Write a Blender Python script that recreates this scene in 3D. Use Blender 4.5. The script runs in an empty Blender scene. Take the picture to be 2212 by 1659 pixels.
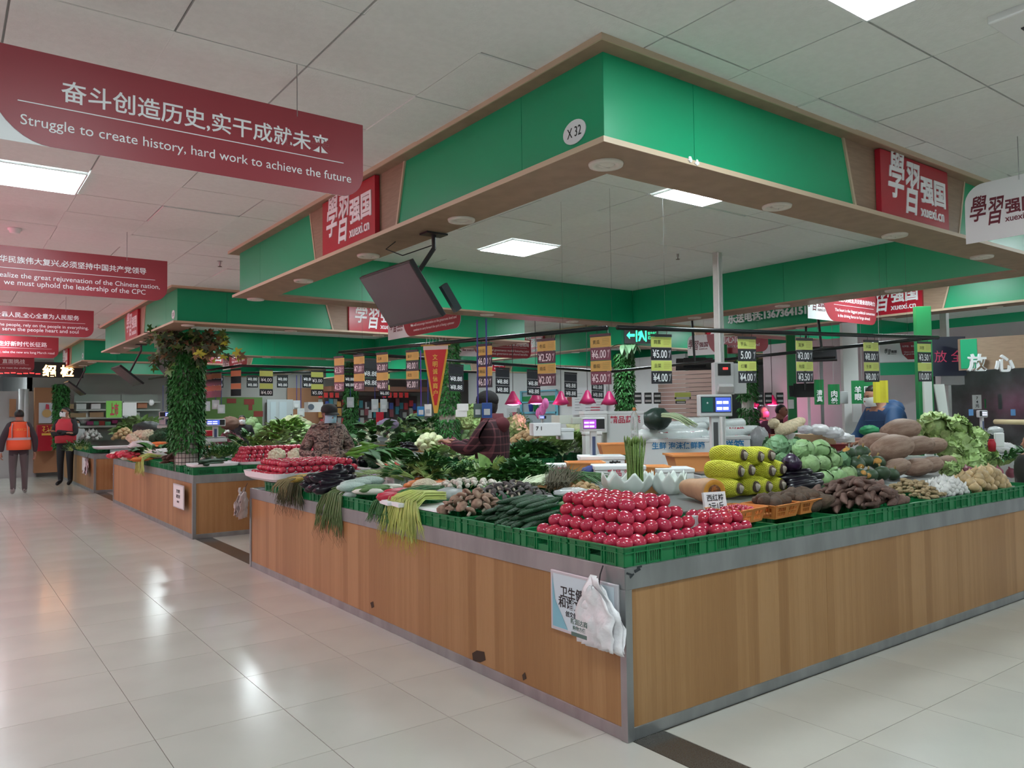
import bpy, bmesh, math, random
from math import sin, cos, pi, radians as R
from mathutils import Vector as V, Matrix as M

random.seed(7)
SC = bpy.context.scene
COL = SC.collection
PI = pi

# ------------------------------------------------------------------ camera
CAM = V((-2.6449, -2.6958, 1.5662)); FOC = 1677.2
_yaw, _pit, _rol = .9353, .0382, -.0127
_f = V((cos(_yaw) * cos(_pit), sin(_yaw) * cos(_pit), sin(_pit)))
_r0 = V((sin(_yaw), -cos(_yaw), 0)); _u0 = _r0.cross(_f)
_r = _r0 * cos(_rol) + _u0 * sin(_rol); _u = _u0 * cos(_rol) - _r0 * sin(_rol)
cam = bpy.data.cameras.new('camera'); cam.sensor_width = 36; cam.lens = FOC / 2212 * 36
cam.clip_start = .05; cam.clip_end = 200
camo = bpy.data.objects.new('camera', cam); COL.objects.link(camo)
camo.matrix_world = M(((_r.x, _u.x, -_f.x, CAM.x), (_r.y, _u.y, -_f.y, CAM.y), (_r.z, _u.z, -_f.z, CAM.z), (0, 0, 0, 1)))
SC.camera = camo

# ------------------------------------------------------------------ light
W = bpy.data.worlds.new('hall_air'); SC.world = W; W.use_nodes = True
W.node_tree.nodes['Background'].inputs[0].default_value = (.80, .96, 1, 1)
W.node_tree.nodes['Background'].inputs[1].default_value = .6
SC.view_settings.view_transform = 'Standard'; SC.view_settings.look = 'None'
SC.view_settings.gamma = 1; SC.view_settings.use_curve_mapping = False
SC.view_settings.exposure = 0.33
PANEL_POWER = 32.0          # emission of every LED ceiling panel
def lamp_area(loc, size, power, color, rot=(0, 0, 0)):
    l = bpy.data.lights.new('lamp_light', 'AREA'); l.energy = power; l.color = color; l.size = size
    o = bpy.data.objects.new('lamp_light', l); o.location = loc; o.rotation_euler = rot; COL.objects.link(o); return o
# pink light of the meat stalls and the red LED sign on the left side of the aisle
lamp_area((-5.4, 5.2, 2.1), 1.6, 52, (1, .13, .26), (0, R(-90), 0))
lamp_area((-4.4, 12.5, 2.5), 1.4, 55, (1, .14, .26), (0, R(-90), 0))

def ray(px, py): return _f + _r * ((px - 1106) / FOC) - _u * ((py - 829.5) / FOC)
def WZ(px, py, z): d = ray(px, py); return CAM + d * ((z - CAM.z) / d.z)
def WX(px, py, x): d = ray(px, py); return CAM + d * ((x - CAM.x) / d.x)
def WY(px, py, y): d = ray(px, py); return CAM + d * ((y - CAM.y) / d.y)
def WD(px, py, dist): return CAM + ray(px, py) * dist
def depth(p): return (V(p) - CAM).dot(_f)
def pix(p):
    d = V(p) - CAM; z = d.dot(_f); return (1106 + FOC * d.dot(_r) / z, 829.5 - FOC * d.dot(_u) / z, z)
def visible(p, m=60):
    x, y, z = pix(p); return z > .1 and -m < x < 2212 + m and -m < y < 1659 + m

# ------------------------------------------------------------------ materials
MC = {}
def mat(name, col, rough=.5, metal=0., var=0., scale=20., bump=0., bscale=60., emit=0., spec=.5, rnd=0., trans=0., coat=0., sheen=0., stretch=None, col2=None, alpha=1., hue=0.):
    """one procedural material: base colour, optional noise mix towards col2, per-object brightness, bump"""
    if name in MC: return MC[name]
    m = bpy.data.materials.new(name); m.use_nodes = True; nt = m.node_tree; N = nt.nodes; Lk = nt.links
    b = N['Principled BSDF']; c = (*col, 1)
    b.inputs['Base Color'].default_value = c; b.inputs['Roughness'].default_value = rough; b.inputs['Metallic'].default_value = metal
    b.inputs['Specular IOR Level'].default_value = spec
    if trans: b.inputs['Transmission Weight'].default_value = trans
    if coat: b.inputs['Coat Weight'].default_value = coat; b.inputs['Coat Roughness'].default_value = .12
    if alpha < 1: b.inputs['Alpha'].default_value = alpha
    if emit: b.inputs['Emission Color'].default_value = c; b.inputs['Emission Strength'].default_value = emit
    out = None
    if var or bump or col2:
        tc = N.new('ShaderNodeTexCoord'); src = tc.outputs['Object']
        if stretch:
            mp = N.new('ShaderNodeMapping'); mp.inputs['Scale'].default_value = stretch; Lk.new(src, mp.inputs[0]); src = mp.outputs[0]
    if var or col2:
        n = N.new('ShaderNodeTexNoise'); n.inputs['Scale'].default_value = scale; n.inputs['Detail'].default_value = 4; Lk.new(src, n.inputs['Vector'])
        rp = N.new('ShaderNodeValToRGB'); Lk.new(n.outputs['Fac'], rp.inputs[0])
        k = 1 - var; c2 = col2 or (col[0] * k, col[1] * k, col[2] * k)
        rp.color_ramp.elements[0].position = .36; rp.color_ramp.elements[1].position = .64
        rp.color_ramp.elements[0].color = (*c2, 1); rp.color_ramp.elements[1].color = c
        out = rp.outputs[0]
    if rnd or hue:
        oi = N.new('ShaderNodeObjectInfo'); hs = N.new('ShaderNodeHueSaturation')
        mr = N.new('ShaderNodeMapRange'); mr.inputs['To Min'].default_value = 1 - rnd; mr.inputs['To Max'].default_value = 1 + rnd
        Lk.new(oi.outputs['Random'], mr.inputs[0]); Lk.new(mr.outputs[0], hs.inputs['Value'])
        if hue:
            mh = N.new('ShaderNodeMapRange'); mh.inputs['To Min'].default_value = .5 - hue; mh.inputs['To Max'].default_value = .5 + hue
            Lk.new(oi.outputs['Random'], mh.inputs[0]); Lk.new(mh.outputs[0], hs.inputs['Hue'])
        if out: Lk.new(out, hs.inputs['Color'])
        else: hs.inputs['Color'].default_value = c
        out = hs.outputs[0]
    if out: Lk.new(out, b.inputs['Base Color'])
    if bump:
        n2 = N.new('ShaderNodeTexNoise'); n2.inputs['Scale'].default_value = bscale; n2.inputs['Detail'].default_value = 3; Lk.new(src, n2.inputs['Vector'])
        bp = N.new('ShaderNodeBump'); bp.inputs['Strength'].default_value = bump; bp.inputs['Distance'].default_value = .01
        Lk.new(n2.outputs['Fac'], bp.inputs['Height']); Lk.new(bp.outputs[0], b.inputs['Normal'])
    MC[name] = m; return m

def wood_mat(name, c1, c2, c3, axis, plank=.095, rough=.42):
    """vertical strip laminate: a tone per strip, fine grain along z"""
    m = bpy.data.materials.new(name); m.use_nodes = True; nt = m.node_tree; N = nt.nodes; Lk = nt.links; b = N['Principled BSDF']
    tc = N.new('ShaderNodeTexCoord'); sp = N.new('ShaderNodeSeparateXYZ'); Lk.new(tc.outputs['Object'], sp.inputs[0])
    ad = N.new('ShaderNodeMath'); ad.operation = 'ADD'; Lk.new(sp.outputs['X'], ad.inputs[0]); Lk.new(sp.outputs['Y'], ad.inputs[1])
    def strips(w, off):
        a = N.new('ShaderNodeMath'); a.operation = 'MULTIPLY_ADD'; a.inputs[1].default_value = 1 / w; a.inputs[2].default_value = off; Lk.new(ad.outputs[0], a.inputs[0])
        fl = N.new('ShaderNodeMath'); fl.operation = 'FLOOR'; Lk.new(a.outputs[0], fl.inputs[0])
        wn = N.new('ShaderNodeTexWhiteNoise'); wn.noise_dimensions = '1D'; Lk.new(fl.outputs[0], wn.inputs['W']); return wn.outputs['Value']
    s1 = strips(plank, .3); s2 = strips(plank * .37, .7)
    mx = N.new('ShaderNodeMath'); mx.operation = 'MULTIPLY_ADD'; mx.inputs[1].default_value = .55; Lk.new(s1, mx.inputs[0])
    s2m = N.new('ShaderNodeMath'); s2m.operation = 'MULTIPLY'; s2m.inputs[1].default_value = .25; Lk.new(s2, s2m.inputs[0]); Lk.new(s2m.outputs[0], mx.inputs[2])
    cm = N.new('ShaderNodeCombineXYZ'); Lk.new(ad.outputs[0], cm.inputs[0]); Lk.new(sp.outputs['Z'], cm.inputs[2])
    mp = N.new('ShaderNodeMapping'); mp.inputs['Scale'].default_value = (1, 1, .05); Lk.new(cm.outputs[0], mp.inputs[0])
    n = N.new('ShaderNodeTexNoise'); n.inputs['Scale'].default_value = 95; n.inputs['Detail'].default_value = 5; n.inputs['Distortion'].default_value = 1.2; Lk.new(mp.outputs[0], n.inputs['Vector'])
    ng = N.new('ShaderNodeMath'); ng.operation = 'MULTIPLY_ADD'; ng.inputs[1].default_value = .55; Lk.new(n.outputs['Fac'], ng.inputs[0]); Lk.new(mx.outputs[0], ng.inputs[2])
    rp = N.new('ShaderNodeValToRGB'); Lk.new(ng.outputs[0], rp.inputs[0])
    e = rp.color_ramp.elements; e[0].position = .2; e[0].color = (*c1, 1); e[1].position = .95; e[1].color = (*c3, 1)
    k = rp.color_ramp.elements.new(.55); k.color = (*c2, 1)
    Lk.new(rp.outputs[0], b.inputs['Base Color']); b.inputs['Roughness'].default_value = rough
    MC[name] = m; return m

GREEN = mat('green_laminate', (.006, .36, .16), .34, rnd=.03)
WOOD = wood_mat('oak_strip_laminate', (.285, .135, .045), (.335, .168, .06), (.40, .215, .088), 0)
SOF = mat('oak_board', (.34, .225, .15), .5, var=.16, scale=9, stretch=(1, 1, 8))
TRIM = mat('pale_edge_band', (.56, .43, .30), .45)
STEEL = mat('brushed_steel', (.36, .37, .37), .42, .75, var=.22, scale=6, stretch=(1, 1, .3))
CEILT = mat('ceiling_board', (.80, .81, .79), .85, var=.04, scale=30, bump=.15, bscale=90, rnd=.02)
GRIDM = mat('ceiling_grid', (.36, .37, .36), .6)
PANEL = mat('led_panel', (.86, .97, 1.), .5, emit=PANEL_POWER)
FLT = mat('polished_tile', (.50, .485, .44), .17, var=.07, scale=1.6, rnd=.02, spec=.55)
GROUT = mat('tile_joint', (.27, .25, .22), .7)
STRIP = mat('dark_granite', (.075, .068, .06), .2, var=.35, scale=160)
RED = mat('sign_red', (.45, .012, .03), .3)
BRED = mat('banner_red', (.33, .035, .05), .38)
WHITE = mat('sign_white', (.83, .83, .85), .4)
LETW = mat('letter_white', (.9, .9, .92), .45)
LETK = mat('letter_black', (.012, .012, .014), .5)
BLACK = mat('black_plastic', (.015, .015, .017), .4)
BPIPE = mat('black_pipe', (.018, .02, .022), .22, .3)
WIRE = mat('steel_wire', (.4, .4, .4), .35, .9)
DGREY = mat('dark_grey', (.07, .07, .075), .5)
WPL = mat('white_plastic', (.8, .8, .8), .4)
GPL = mat('grey_plastic', (.55, .55, .56), .42)

# ------------------------------------------------------------------ mesh building
class MB:
    def __init__(s): s.v = []; s.f = []
    def add(s, vs, fs):
        o = len(s.v); s.v += [tuple(p) for p in vs]; s.f += [tuple(i + o for i in f) for f in fs]; return s
    def box(s, c, d, rot=None, bev=0.):
        x, y, z = d[0] / 2, d[1] / 2, d[2] / 2; c = V(c)
        vs = [V((a * x, b * y, e * z)) for e in (-1, 1) for a, b in ((-1, -1), (1, -1), (1, 1), (-1, 1))]
        if rot is not None: vs = [rot @ p for p in vs]
        return s.add([c + p for p in vs], [(3, 2, 1, 0), (4, 5, 6, 7), (0, 1, 5, 4), (1, 2, 6, 5), (2, 3, 7, 6), (3, 0, 4, 7)])
    def quad(s, a, b, c, d): return s.add([a, b, c, d], [(0, 1, 2, 3)])
    def prism(s, poly, ext):
        """planar polygon (3d points) extruded by vector ext"""
        n = len(poly); e = V(ext); vs = [V(p) for p in poly]
        return s.add(vs + [p + e for p in vs], [tuple(range(n - 1, -1, -1)), tuple(range(n, 2 * n))] + [(i, (i + 1) % n, n + (i + 1) % n, n + i) for i in range(n)])
    def tube(s, pts, rad, n=8, caps=True, flat=1.):
        pts = [V(p) for p in pts]; k = len(pts); rad = rad if hasattr(rad, '__len__') else [rad] * k
        vs = []; fs = []; up = None
        for i, p in enumerate(pts):
            t = (pts[min(i + 1, k - 1)] - pts[max(i - 1, 0)]); t = t.normalized() if t.length > 1e-9 else V((0, 0, 1))
            if up is None: up = V((0, 0, 1)) if abs(t.z) < .9 else V((1, 0, 0))
            a = t.cross(up); a = a.normalized() if a.length > 1e-6 else V((1, 0, 0)); b = a.cross(t); up = b
            for j in range(n):
                w = 2 * PI * j / n; vs.append(p + a * cos(w) * rad[i] + b * sin(w) * rad[i] * flat)
        for i in range(k - 1):
            for j in range(n):
                q = (j + 1) % n; fs.append((i * n + j, i * n + q, (i + 1) * n + q, (i + 1) * n + j))
        if caps: fs += [tuple(range(n - 1, -1, -1)), tuple(range((k - 1) * n, k * n))]
        return s.add(vs, fs)
    def lathe(s, prof, n=16, c=(0, 0, 0), fn=None):
        """profile of (radius, z) from bottom to top; fn(angle, t, r, z) may return another (r, z)"""
        c = V(c); vs = []; fs = []; k = len(prof)
        for i, (r, z) in enumerate(prof):
            for j in range(n):
                a = 2 * PI * j / n; rr, zz = fn(a, i / (k - 1), r, z) if fn else (r, z)
                vs.append(c + V((rr * cos(a), rr * sin(a), zz)))
        for i in range(k - 1):
            for j in range(n):
                q = (j + 1) % n; fs.append((i * n + j, i * n + q, (i + 1) * n + q, (i + 1) * n + j))
        fs += [tuple(range(n - 1, -1, -1)), tuple(range((k - 1) * n, k * n))]
        return s.add(vs, fs)
    def ell(s, c, r, n=12, k=8, fn=None):
        """ellipsoid; fn(unit direction) gives a radius factor"""
        c = V(c); vs = [c + V((0, 0, -r[2])) * (fn(V((0, 0, -1))) if fn else 1)]; fs = []
        for i in range(1, k):
            t = -PI / 2 + PI * i / k
            for j in range(n):
                a = 2 * PI * j / n; d = V((cos(t) * cos(a), cos(t) * sin(a), sin(t))); q = fn(d) if fn else 1
                vs.append(c + V((d.x * r[0], d.y * r[1], d.z * r[2])) * q)
        vs.append(c + V((0, 0, r[2])) * (fn(V((0, 0, 1))) if fn else 1)); L = len(vs) - 1
        for j in range(n): fs.append((0, 1 + (j + 1) % n, 1 + j)); fs.append((L, L - n + j, L - n + (j + 1) % n))
        for i in range(k - 2):
            for j in range(n):
                a = 1 + i * n + j; b = 1 + i * n + (j + 1) % n; fs.append((a, b, b + n, a + n))
        return s.add(vs, fs)
    def grid(s, nu, nv, fn, close=False):
        vs = [fn(i / nu, j / nv) for i in range(nu + 1) for j in range(nv + 1)]; w = nv + 1
        return s.add(vs, [(i * w + j, (i + 1) * w + j, (i + 1) * w + j + 1, i * w + j + 1) for i in range(nu) for j in range(nv)])
    def xf(s, m, start=0):
        for i in range(start, len(s.v)): s.v[i] = tuple(m @ V(s.v[i]))
        return s
    def mesh(s, name, m, smooth=False):
        me = bpy.data.meshes.new(name); me.from_pydata(s.v, [], s.f)
        if m is not None: me.materials.append(m)
        if smooth: me.polygons.foreach_set('use_smooth', [True] * len(me.polygons))
        me.update(); return me
    def build(s, name, m, parent=None, smooth=False, bevel=0., solid=0., sub=0, loc=None):
        o = bpy.data.objects.new(name, s.mesh(name, m, smooth)); COL.objects.link(o)
        if parent: o.parent = parent
        if loc is not None: o.location = loc
        if solid: q = o.modifiers.new('s', 'SOLIDIFY'); q.thickness = solid; q.offset = 0
        if bevel: q = o.modifiers.new('b', 'BEVEL'); q.width = bevel; q.segments = 2; q.limit_method = 'ANGLE'
        if sub: q = o.modifiers.new('u', 'SUBSURF'); q.levels = q.render_levels = sub
        return o

def tag(o, label, cat, group=None, kind=None):
    o['label'] = label; o['category'] = cat
    if group: o['group'] = group
    if kind: o['kind'] = kind
    return o
def thing(name, label, cat, loc=(0, 0, 0), rz=0, group=None):
    o = bpy.data.objects.new(name, None); COL.objects.link(o); o.empty_display_size = .05
    o.location = loc; o.rotation_euler = (0, 0, rz); return tag(o, label, cat, group)
def structure(o): o['kind'] = 'structure'; return o
def struct_root(name):
    o = bpy.data.objects.new(name, None); COL.objects.link(o); o['kind'] = 'structure'; return o
def inst(me, name, loc, rot=None, sc=None, parent=None):
    o = bpy.data.objects.new(name, me); COL.objects.link(o); o.location = loc
    if rot is not None: o.rotation_euler = rot
    if sc is not None: o.scale = sc if hasattr(sc, '__len__') else (sc, sc, sc)
    if parent: o.parent = parent
    return o
KIDS = {}
def note(root): KIDS[root.name] = [(c, [g for g in c.children]) for c in root.children]; return root
def dup(root, loc, rot=None, label=None, group=None, sc=None):
    r = root.copy(); COL.objects.link(r); r.location = loc
    if rot is not None: r.rotation_euler = rot if hasattr(rot, '__len__') else (0, 0, rot)
    if sc is not None: r.scale = (sc, sc, sc)
    if label: r['label'] = label
    if group: r['group'] = group
    for c, gs in KIDS[root.name]:
        d = c.copy(); COL.objects.link(d); d.parent = r
        for g in gs: h = g.copy(); COL.objects.link(h); h.parent = d
    return r

TXT = []
def text(body, c, right, up, w, h, m, parent=None, name='lettering', bold=0., ext=.001, shear=0., spacing=1., line=1.):
    """text centred at c in the plane right/up, fitted to width w and height h (world metres); parent at the origin"""
    cu = bpy.data.curves.new(name, 'FONT'); cu.body = body; cu.size = 1; cu.align_x = 'CENTER'; cu.align_y = 'CENTER'
    cu.offset = bold; cu.shear = shear; cu.space_character = spacing; cu.space_line = line; cu.resolution_u = 3; cu.extrude = 0
    cu.materials.append(m)
    o = bpy.data.objects.new(name, cu); COL.objects.link(o)
    TXT.append((o, V(c), V(right).normalized(), V(up).normalized(), w, h, ext))
    if parent: o.parent = parent
    return o
def finish_text():
    dg = bpy.context.evaluated_depsgraph_get(); dg.update(); done = []
    for o, c, rt, up, w, h, ext in TXT:
        bb = [V(q) for q in o.evaluated_get(dg).bound_box]
        x0 = min(q.x for q in bb); x1 = max(q.x for q in bb); y0 = min(q.y for q in bb); y1 = max(q.y for q in bb)
        dx = max(x1 - x0, .01); dy = max(y1 - y0, .01)
        sx = w / dx if w else None; sy = h / dy if h else None
        sx = sx or sy; sy = sy or sx; n = rt.cross(up)
        cu = o.data
        if ext: cu.extrude = .5
        m = M(((rt.x * sx, up.x * sy, n.x * ext, 0), (rt.y * sx, up.y * sy, n.y * ext, 0), (rt.z * sx, up.z * sy, n.z * ext, 0), (0, 0, 0, 1)))
        off = m @ V(((x0 + x1) / 2, (y0 + y1) / 2, 0)); m.translation = c - off + n * ext * .55
        par = o.parent; pm = M.Identity(4)
        while par: pm = M.LocRotScale(par.location, par.rotation_euler, par.scale) @ pm; par = par.parent
        done.append((o, pm.inverted() @ m))
    dg = bpy.context.evaluated_depsgraph_get(); dg.update()
    for o, m in done:
        me = bpy.data.meshes.new_from_object(o.evaluated_get(dg)); me.name = o.name
        q = bpy.data.objects.new('lettering', me); COL.objects.link(q); q.parent = o.parent; q.matrix_basis = m
        cu = o.data; bpy.data.objects.remove(o); bpy.data.curves.remove(cu)
# ================================================================== floor, ceiling, walls
CZ = 3.25                      # ceiling height
def nearest(cells, k):
    cells.sort(key=lambda q: (V(q[0]) - CAM).length); return cells[:k], cells[k:]

def build_floor():
    root = struct_root('floor')
    b = MB(); b.box((5, 11, -.03), (50, 64, .05)); b.build('tile_bed', GROUT, root)
    s = MB()
    for ox in (0., 7.6, 15.2): s.box((ox + .137, 11, -.004), (.205, 62, .008))
    s.build('border_strip', STRIP, root)
    g = .0035; cells = []
    xs = [(-1.78 + .64 * k, .64) for k in range(-9, 2)] + [(-.5, .53)]
    for ox in (0., 7.6): xs += [(ox + .2425 + .6365 * k, .6365) for k in range(11)] + [(ox + .2425 + 7.0015, .3955)]
    for x, w in xs:
        for k in range(-7, 46):
            y = .151 + .645 * k + (.484 if x > .2 else 0); cells.append(((x + w / 2, y + .3225, 0), w, .645))
    isl = [(i * 7.6, j * 7.9) for i in range(2) for j in range(3)]
    def under(q): return any(ox + .3 < q[0] < ox + 4.8 and oy + .3 < q[1] < oy + 5.2 for ox, oy in isl)
    vis = [c for c in cells if visible(c[0], 200) and not under(c[0])]
    near, far = nearest(vis, 300); nn = set(id(c) for c in near); far = [c for c in cells if id(c) not in nn and not under(c[0])]
    cache = {}
    for c, w, d in near:
        key = (round(w, 3), round(d, 3))
        if key not in cache: t = MB(); t.box((0, 0, -.005), (w - g, d - g, .01)); cache[key] = t.mesh('floor_tile', FLT)
        inst(cache[key], 'floor_tile', c, parent=root)
    t = MB()
    for c, w, d in far: t.box((c[0], c[1], -.005), (w - g, d - g, .01))
    o = t.build('far_tiles', FLT, root); o['kind'] = 'stuff'
build_floor()

LIGHTS = []
CX0, CY0, CP = -.0465, -.3646, .5985
def cell(i, j): return (CX0 + CP * (i + .5), CY0 + CP * (j + .5))
def build_ceiling():
    root = struct_root('ceiling')
    b = MB(); b.box((5, 11, CZ + .03), (50, 64, .04)); b.build('ceiling_grid', GRIDM, root)
    # panels: in every canopy four, along every aisle one every few metres
    lit = set()
    for bi in (0, 13):
        for bj in (0, 13, 26):
            for a, c in ((3, 2), (3, 6)): lit.add((bi + a, bj + c))
    for j in (-2, 6, 14, 22, 30, 38): lit.add((-4, j)); lit.add((-9, j + 2))
    for i in (0, 10, 17, 23): lit.add((i, -2))
    for q in ((5, -5), (0, -8), (11, -6), (-5, -6)): lit.add(q)  # out-of-view panels added to brighten the right counter face, fascia and ceiling
    for j in (3, 11, 19, 27, 35): lit.add((10, j))
    for i in (4, 16): lit.add((i, 11)); lit.add((i, 24))
    t0 = MB(); t0.box((0, 0, CZ - .004 + .008), (CP - .010, CP - .010, .016)); me = t0.mesh('ceiling_tile', CEILT)
    cells = []
    for i in range(-14, 34):
        for j in range(-8, 46):
            x, y = cell(i, j)
            if (i, j) in lit: LIGHTS.append((x, y)); continue
            cells.append(((x, y, CZ), i, j))
    def hidden(q):
        for ox in (0., 7.6):
            for oy in (0., 7.9, 15.8):
                if ox - .45 < q[0] < ox + .2 and oy - .1 < q[1] < oy + 5.3: return True
        return False
    vis = [c for c in cells if visible(c[0], 40)]
    near, _ = nearest(vis, 300); nn = set(id(c) for c in near)
    random.seed(3)
    for c, i, j in near:
        sag = random.random() < .1
        inst(me, 'ceiling_tile', (c[0], c[1], random.uniform(-.002, .002) - (.006 if sag else 0)), (random.uniform(-.003, .003), random.uniform(-.003, .003), 0), parent=root)
    t = MB()
    for c, i, j in cells:
        if id(c) not in nn: t.box((c[0], c[1], CZ + .004), (CP - .01, CP - .01, .016))
    o = t.build('far_ceiling_tiles', CEILT, root); o['kind'] = 'stuff'
    return lit
LIT = build_ceiling()
def build_panels():
    f = MB()
    for sx, sy, w, h in ((0, -1, 2, .1), (0, 1, 2, .1), (-1, 0, .1, 2), (1, 0, .1, 2)):
        f.box((sx * .288, sy * .288, 0), (.588 if sx == 0 else .012, .588 if sy == 0 else .012, .02))
    fm = f.mesh('panel_frame', WPL)
    d = MB(); d.box((0, 0, .003), (.566, .566, .008)); dm = d.mesh('diffuser', PANEL)
    for n, (x, y) in enumerate(LIGHTS):
        near = (V((x, y, CZ)) - CAM).length < 9
        where = 'over the near stall' if (0 < x < 5.3 and 0 < y < 5) else 'over the left aisle' if x < -.3 else 'over a far stall or aisle'
        lb = 'square white LED panel lit in the ceiling ' + where
        if where.startswith('over the near'): lb = 'LED panel over the near stall, ' + ('nearer the canopy corner' if y < 2 else 'farther along the left side')
        elif visible((x, y, CZ), 0) and near: lb = 'square LED panel at the %s of the picture ceiling' % ('top right edge' if x > 0 and y < 0 else 'left edge below the large banner' if y < 5 else 'far left')
        t = thing('ceiling_light', lb, 'ceiling light', (x, y, CZ - .01), 0, 'LED ceiling panels ' + where)
        inst(fm, 'panel_frame', (0, 0, 0), parent=t); inst(dm, 'diffuser', (0, 0, 0), parent=t)
build_panels()

# ================================================================== canopies
ZB, ZT = 2.776, 3.213           # bottom board underside / underside of the crown board
def vec2(p, z): return V((p[0], p[1], z))
def calli(parent, c, rt, up, n, s, m, bar=None, ext=.006):
    """the white logo: two brushed characters, two bold ones and the address below; c is the middle, s the overall width"""
    c = V(c); rt = V(rt); up = V(up)
    text('學', c - rt * .31 * s + up * .05 * s, rt, up, .24 * s, .38 * s, m, parent, bold=.012, ext=ext, shear=.22)
    text('習', c - rt * .06 * s - up * .03 * s, rt, up, .22 * s, .40 * s, m, parent, bold=.012, ext=ext, shear=.25)
    text('强国', c + rt * .27 * s - up * .01 * s, rt, up, .40 * s, .20 * s, m, parent, bold=.028, ext=ext)
    text('xuexi.cn', c + rt * .25 * s - up * .185 * s, rt, up, .38 * s, .085 * s, m, parent, bold=.012, ext=ext)

def canopy(ox, oy, label, W_=5.57, D_=5.34, signs=('L', 'F'), number=None, plain=(), tv=()):
    x0, y0 = ox - .22, oy - .14; x1, y1 = x0 + W_, y0 + D_
    root = thing('stall_canopy', label, 'canopy')
    lip = .055
    # bottom board ring, edge bands
    def ring(name, a, b, zlo, zhi, m):
        r = MB(); (ax0, ay0, ax1, ay1), (bx0, by0, bx1, by1) = a, b
        for q in ((ax0, ay0, ax1, by0), (ax0, by1, ax1, ay1), (ax0, by0, bx0, by1), (bx1, by0, ax1, by1)):
            r.box(((q[0] + q[2]) / 2, (q[1] + q[3]) / 2, (zlo + zhi) / 2), (q[2] - q[0], q[3] - q[1], zhi - zlo))
        return r.build(name, m, root)
    ins = .285
    ring('soffit_board', (x0 - lip, y0 - lip, x1 + lip, y1 + lip), (x0 + ins, y0 + ins, x1 - ins, y1 - ins), ZB, ZB + .02, SOF)
    ring('soffit_edge', (x0 - lip - .004, y0 - lip - .004, x1 + lip + .004, y1 + lip + .004), (x0 - lip + .001, y0 - lip + .001, x1 + lip - .001, y1 + lip - .001), ZB - .002, ZB + .024, TRIM)
    ring('crown_board', (x0 - .085, y0 - .085, x1 + .085, y1 + .085), (x0 + .02, y0 + .02, x1 - .02, y1 - .02), ZT + .005, ZT + .035, SOF)
    ring('crown_edge', (x0 - .092, y0 - .092, x1 + .092, y1 + .092), (x0 - .084, y0 - .084, x1 + .084, y1 + .084), ZT + .004, ZT + .037, TRIM)
    # the four outer faces, split into panels, and the inner faces
    sides = {'L': ((x0, y0), (0, 1), (-1, 0), D_), 'F': ((x0, y0), (1, 0), (0, -1), W_), 'B': ((x0, y1), (1, 0), (0, 1), W_), 'R': ((x1, y0), (0, 1), (1, 0), D_)}
    for k, (p, u, n, L) in sides.items():
        P3 = lambda s, z, e=0.: V((p[0] + u[0] * s + n[0] * e, p[1] + u[1] * s + n[1] * e, z))
        mid = L / 2; ht, hb = .79, .67; zb, zt = ZB + .02, ZT + .005
        cuts = [0, .62, mid - hb, mid + hb, L - .62, L] if k in signs else [0, .62, .62 + 1.22, L - 1.84, L - .62, L]
        for a, c in zip(cuts, cuts[1:]):
            if k in signs and abs((a + c) / 2 - mid) < .1: continue
            sa = ht if k in signs and abs(a - (mid + hb)) < .01 else None; sc = ht if k in signs and abs(c - (mid - hb)) < .01 else None
            ta = mid + ht if sa else a; tc = mid - ht if sc else c
            g = .0015
            q = MB(); q.prism([P3(a + g, zb), P3(c - g, zb), P3(tc - g, zt), P3(ta + g, zt)], V((-n[0], -n[1], 0)) * .018)
            q.build('fascia_panel', GREEN, root)
        if k in signs:
            q = MB(); q.prism([P3(mid - hb, zb, .008), P3(mid + hb, zb, .008), P3(mid + ht, zt, .008), P3(mid - ht, zt, .008)], V((-n[0], -n[1], 0)) * .026); q.build('wood_panel', SOF, root)
            for sg in (-1, 1):
                q = MB(); q.prism([P3(mid + sg * hb, zb, .012), P3(mid + sg * (hb + .02), zb, .012), P3(mid + sg * (ht + .02), zt, .012), P3(mid + sg * ht, zt, .012)], V((-n[0], -n[1], 0)) * .03); q.build('slanted_edge', TRIM, root)
            sb = MB(); sb.box(P3(mid, (zb + zt) / 2, .03), (abs(u[0]) * .9 + abs(n[0]) * .035, abs(u[1]) * .9 + abs(n[1]) * .035, zt - zb - .012)); sgn = sb.build('sign_board', RED, root)
            rt = V((u[0], u[1], 0)); 
            if rt.cross(V((0, 0, 1))).dot(V((n[0], n[1], 0))) < 0: rt = -rt
            calli(sgn, P3(mid, (zb + zt) / 2 + .035, .0475), rt, (0, 0, 1), V((n[0], n[1], 0)), .84, LETW)
    for q in (((x0 + ins), y0 + ins, x0 + ins, y1 - ins), (x1 - ins, y0 + ins, x1 - ins, y1 - ins), (x0 + ins, y0 + ins, x1 - ins, y0 + ins), (x0 + ins, y1 - ins, x1 - ins, y1 - ins)):
        L = abs(q[2] - q[0]) + abs(q[3] - q[1]); ux = abs(q[2] - q[0]) > .1; n = 4
        for i in range(n):
            a = (i + .5) / n; cx = q[0] + (q[2] - q[0]) * a; cy = q[1] + (q[3] - q[1]) * a; w = L / n - .003
            cx += 0 if ux else (-.009 if q[0] < ox + 2 else .009); cy += 0 if not ux else (-.009 if q[1] < oy + 2 else .009)
            b = MB(); b.box((cx, cy, (ZB + .02 + CZ - .004) / 2), (w if ux else .018, .018 if ux else w, CZ - .024 - ZB)); b.build('inner_panel', GREEN, root)
    # down lights, not lit
    dl = []
    for k in range(5): dl += [(x0 + .17, oy + .03 + 1.3 * k)]
    for k in range(1, 5): dl += [(ox + .03 + 1.36 * k - .06, y0 + .17)]
    for k in range(1, 5): dl += [(ox + .03 + 1.36 * k - .06, y1 - .17)]
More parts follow.
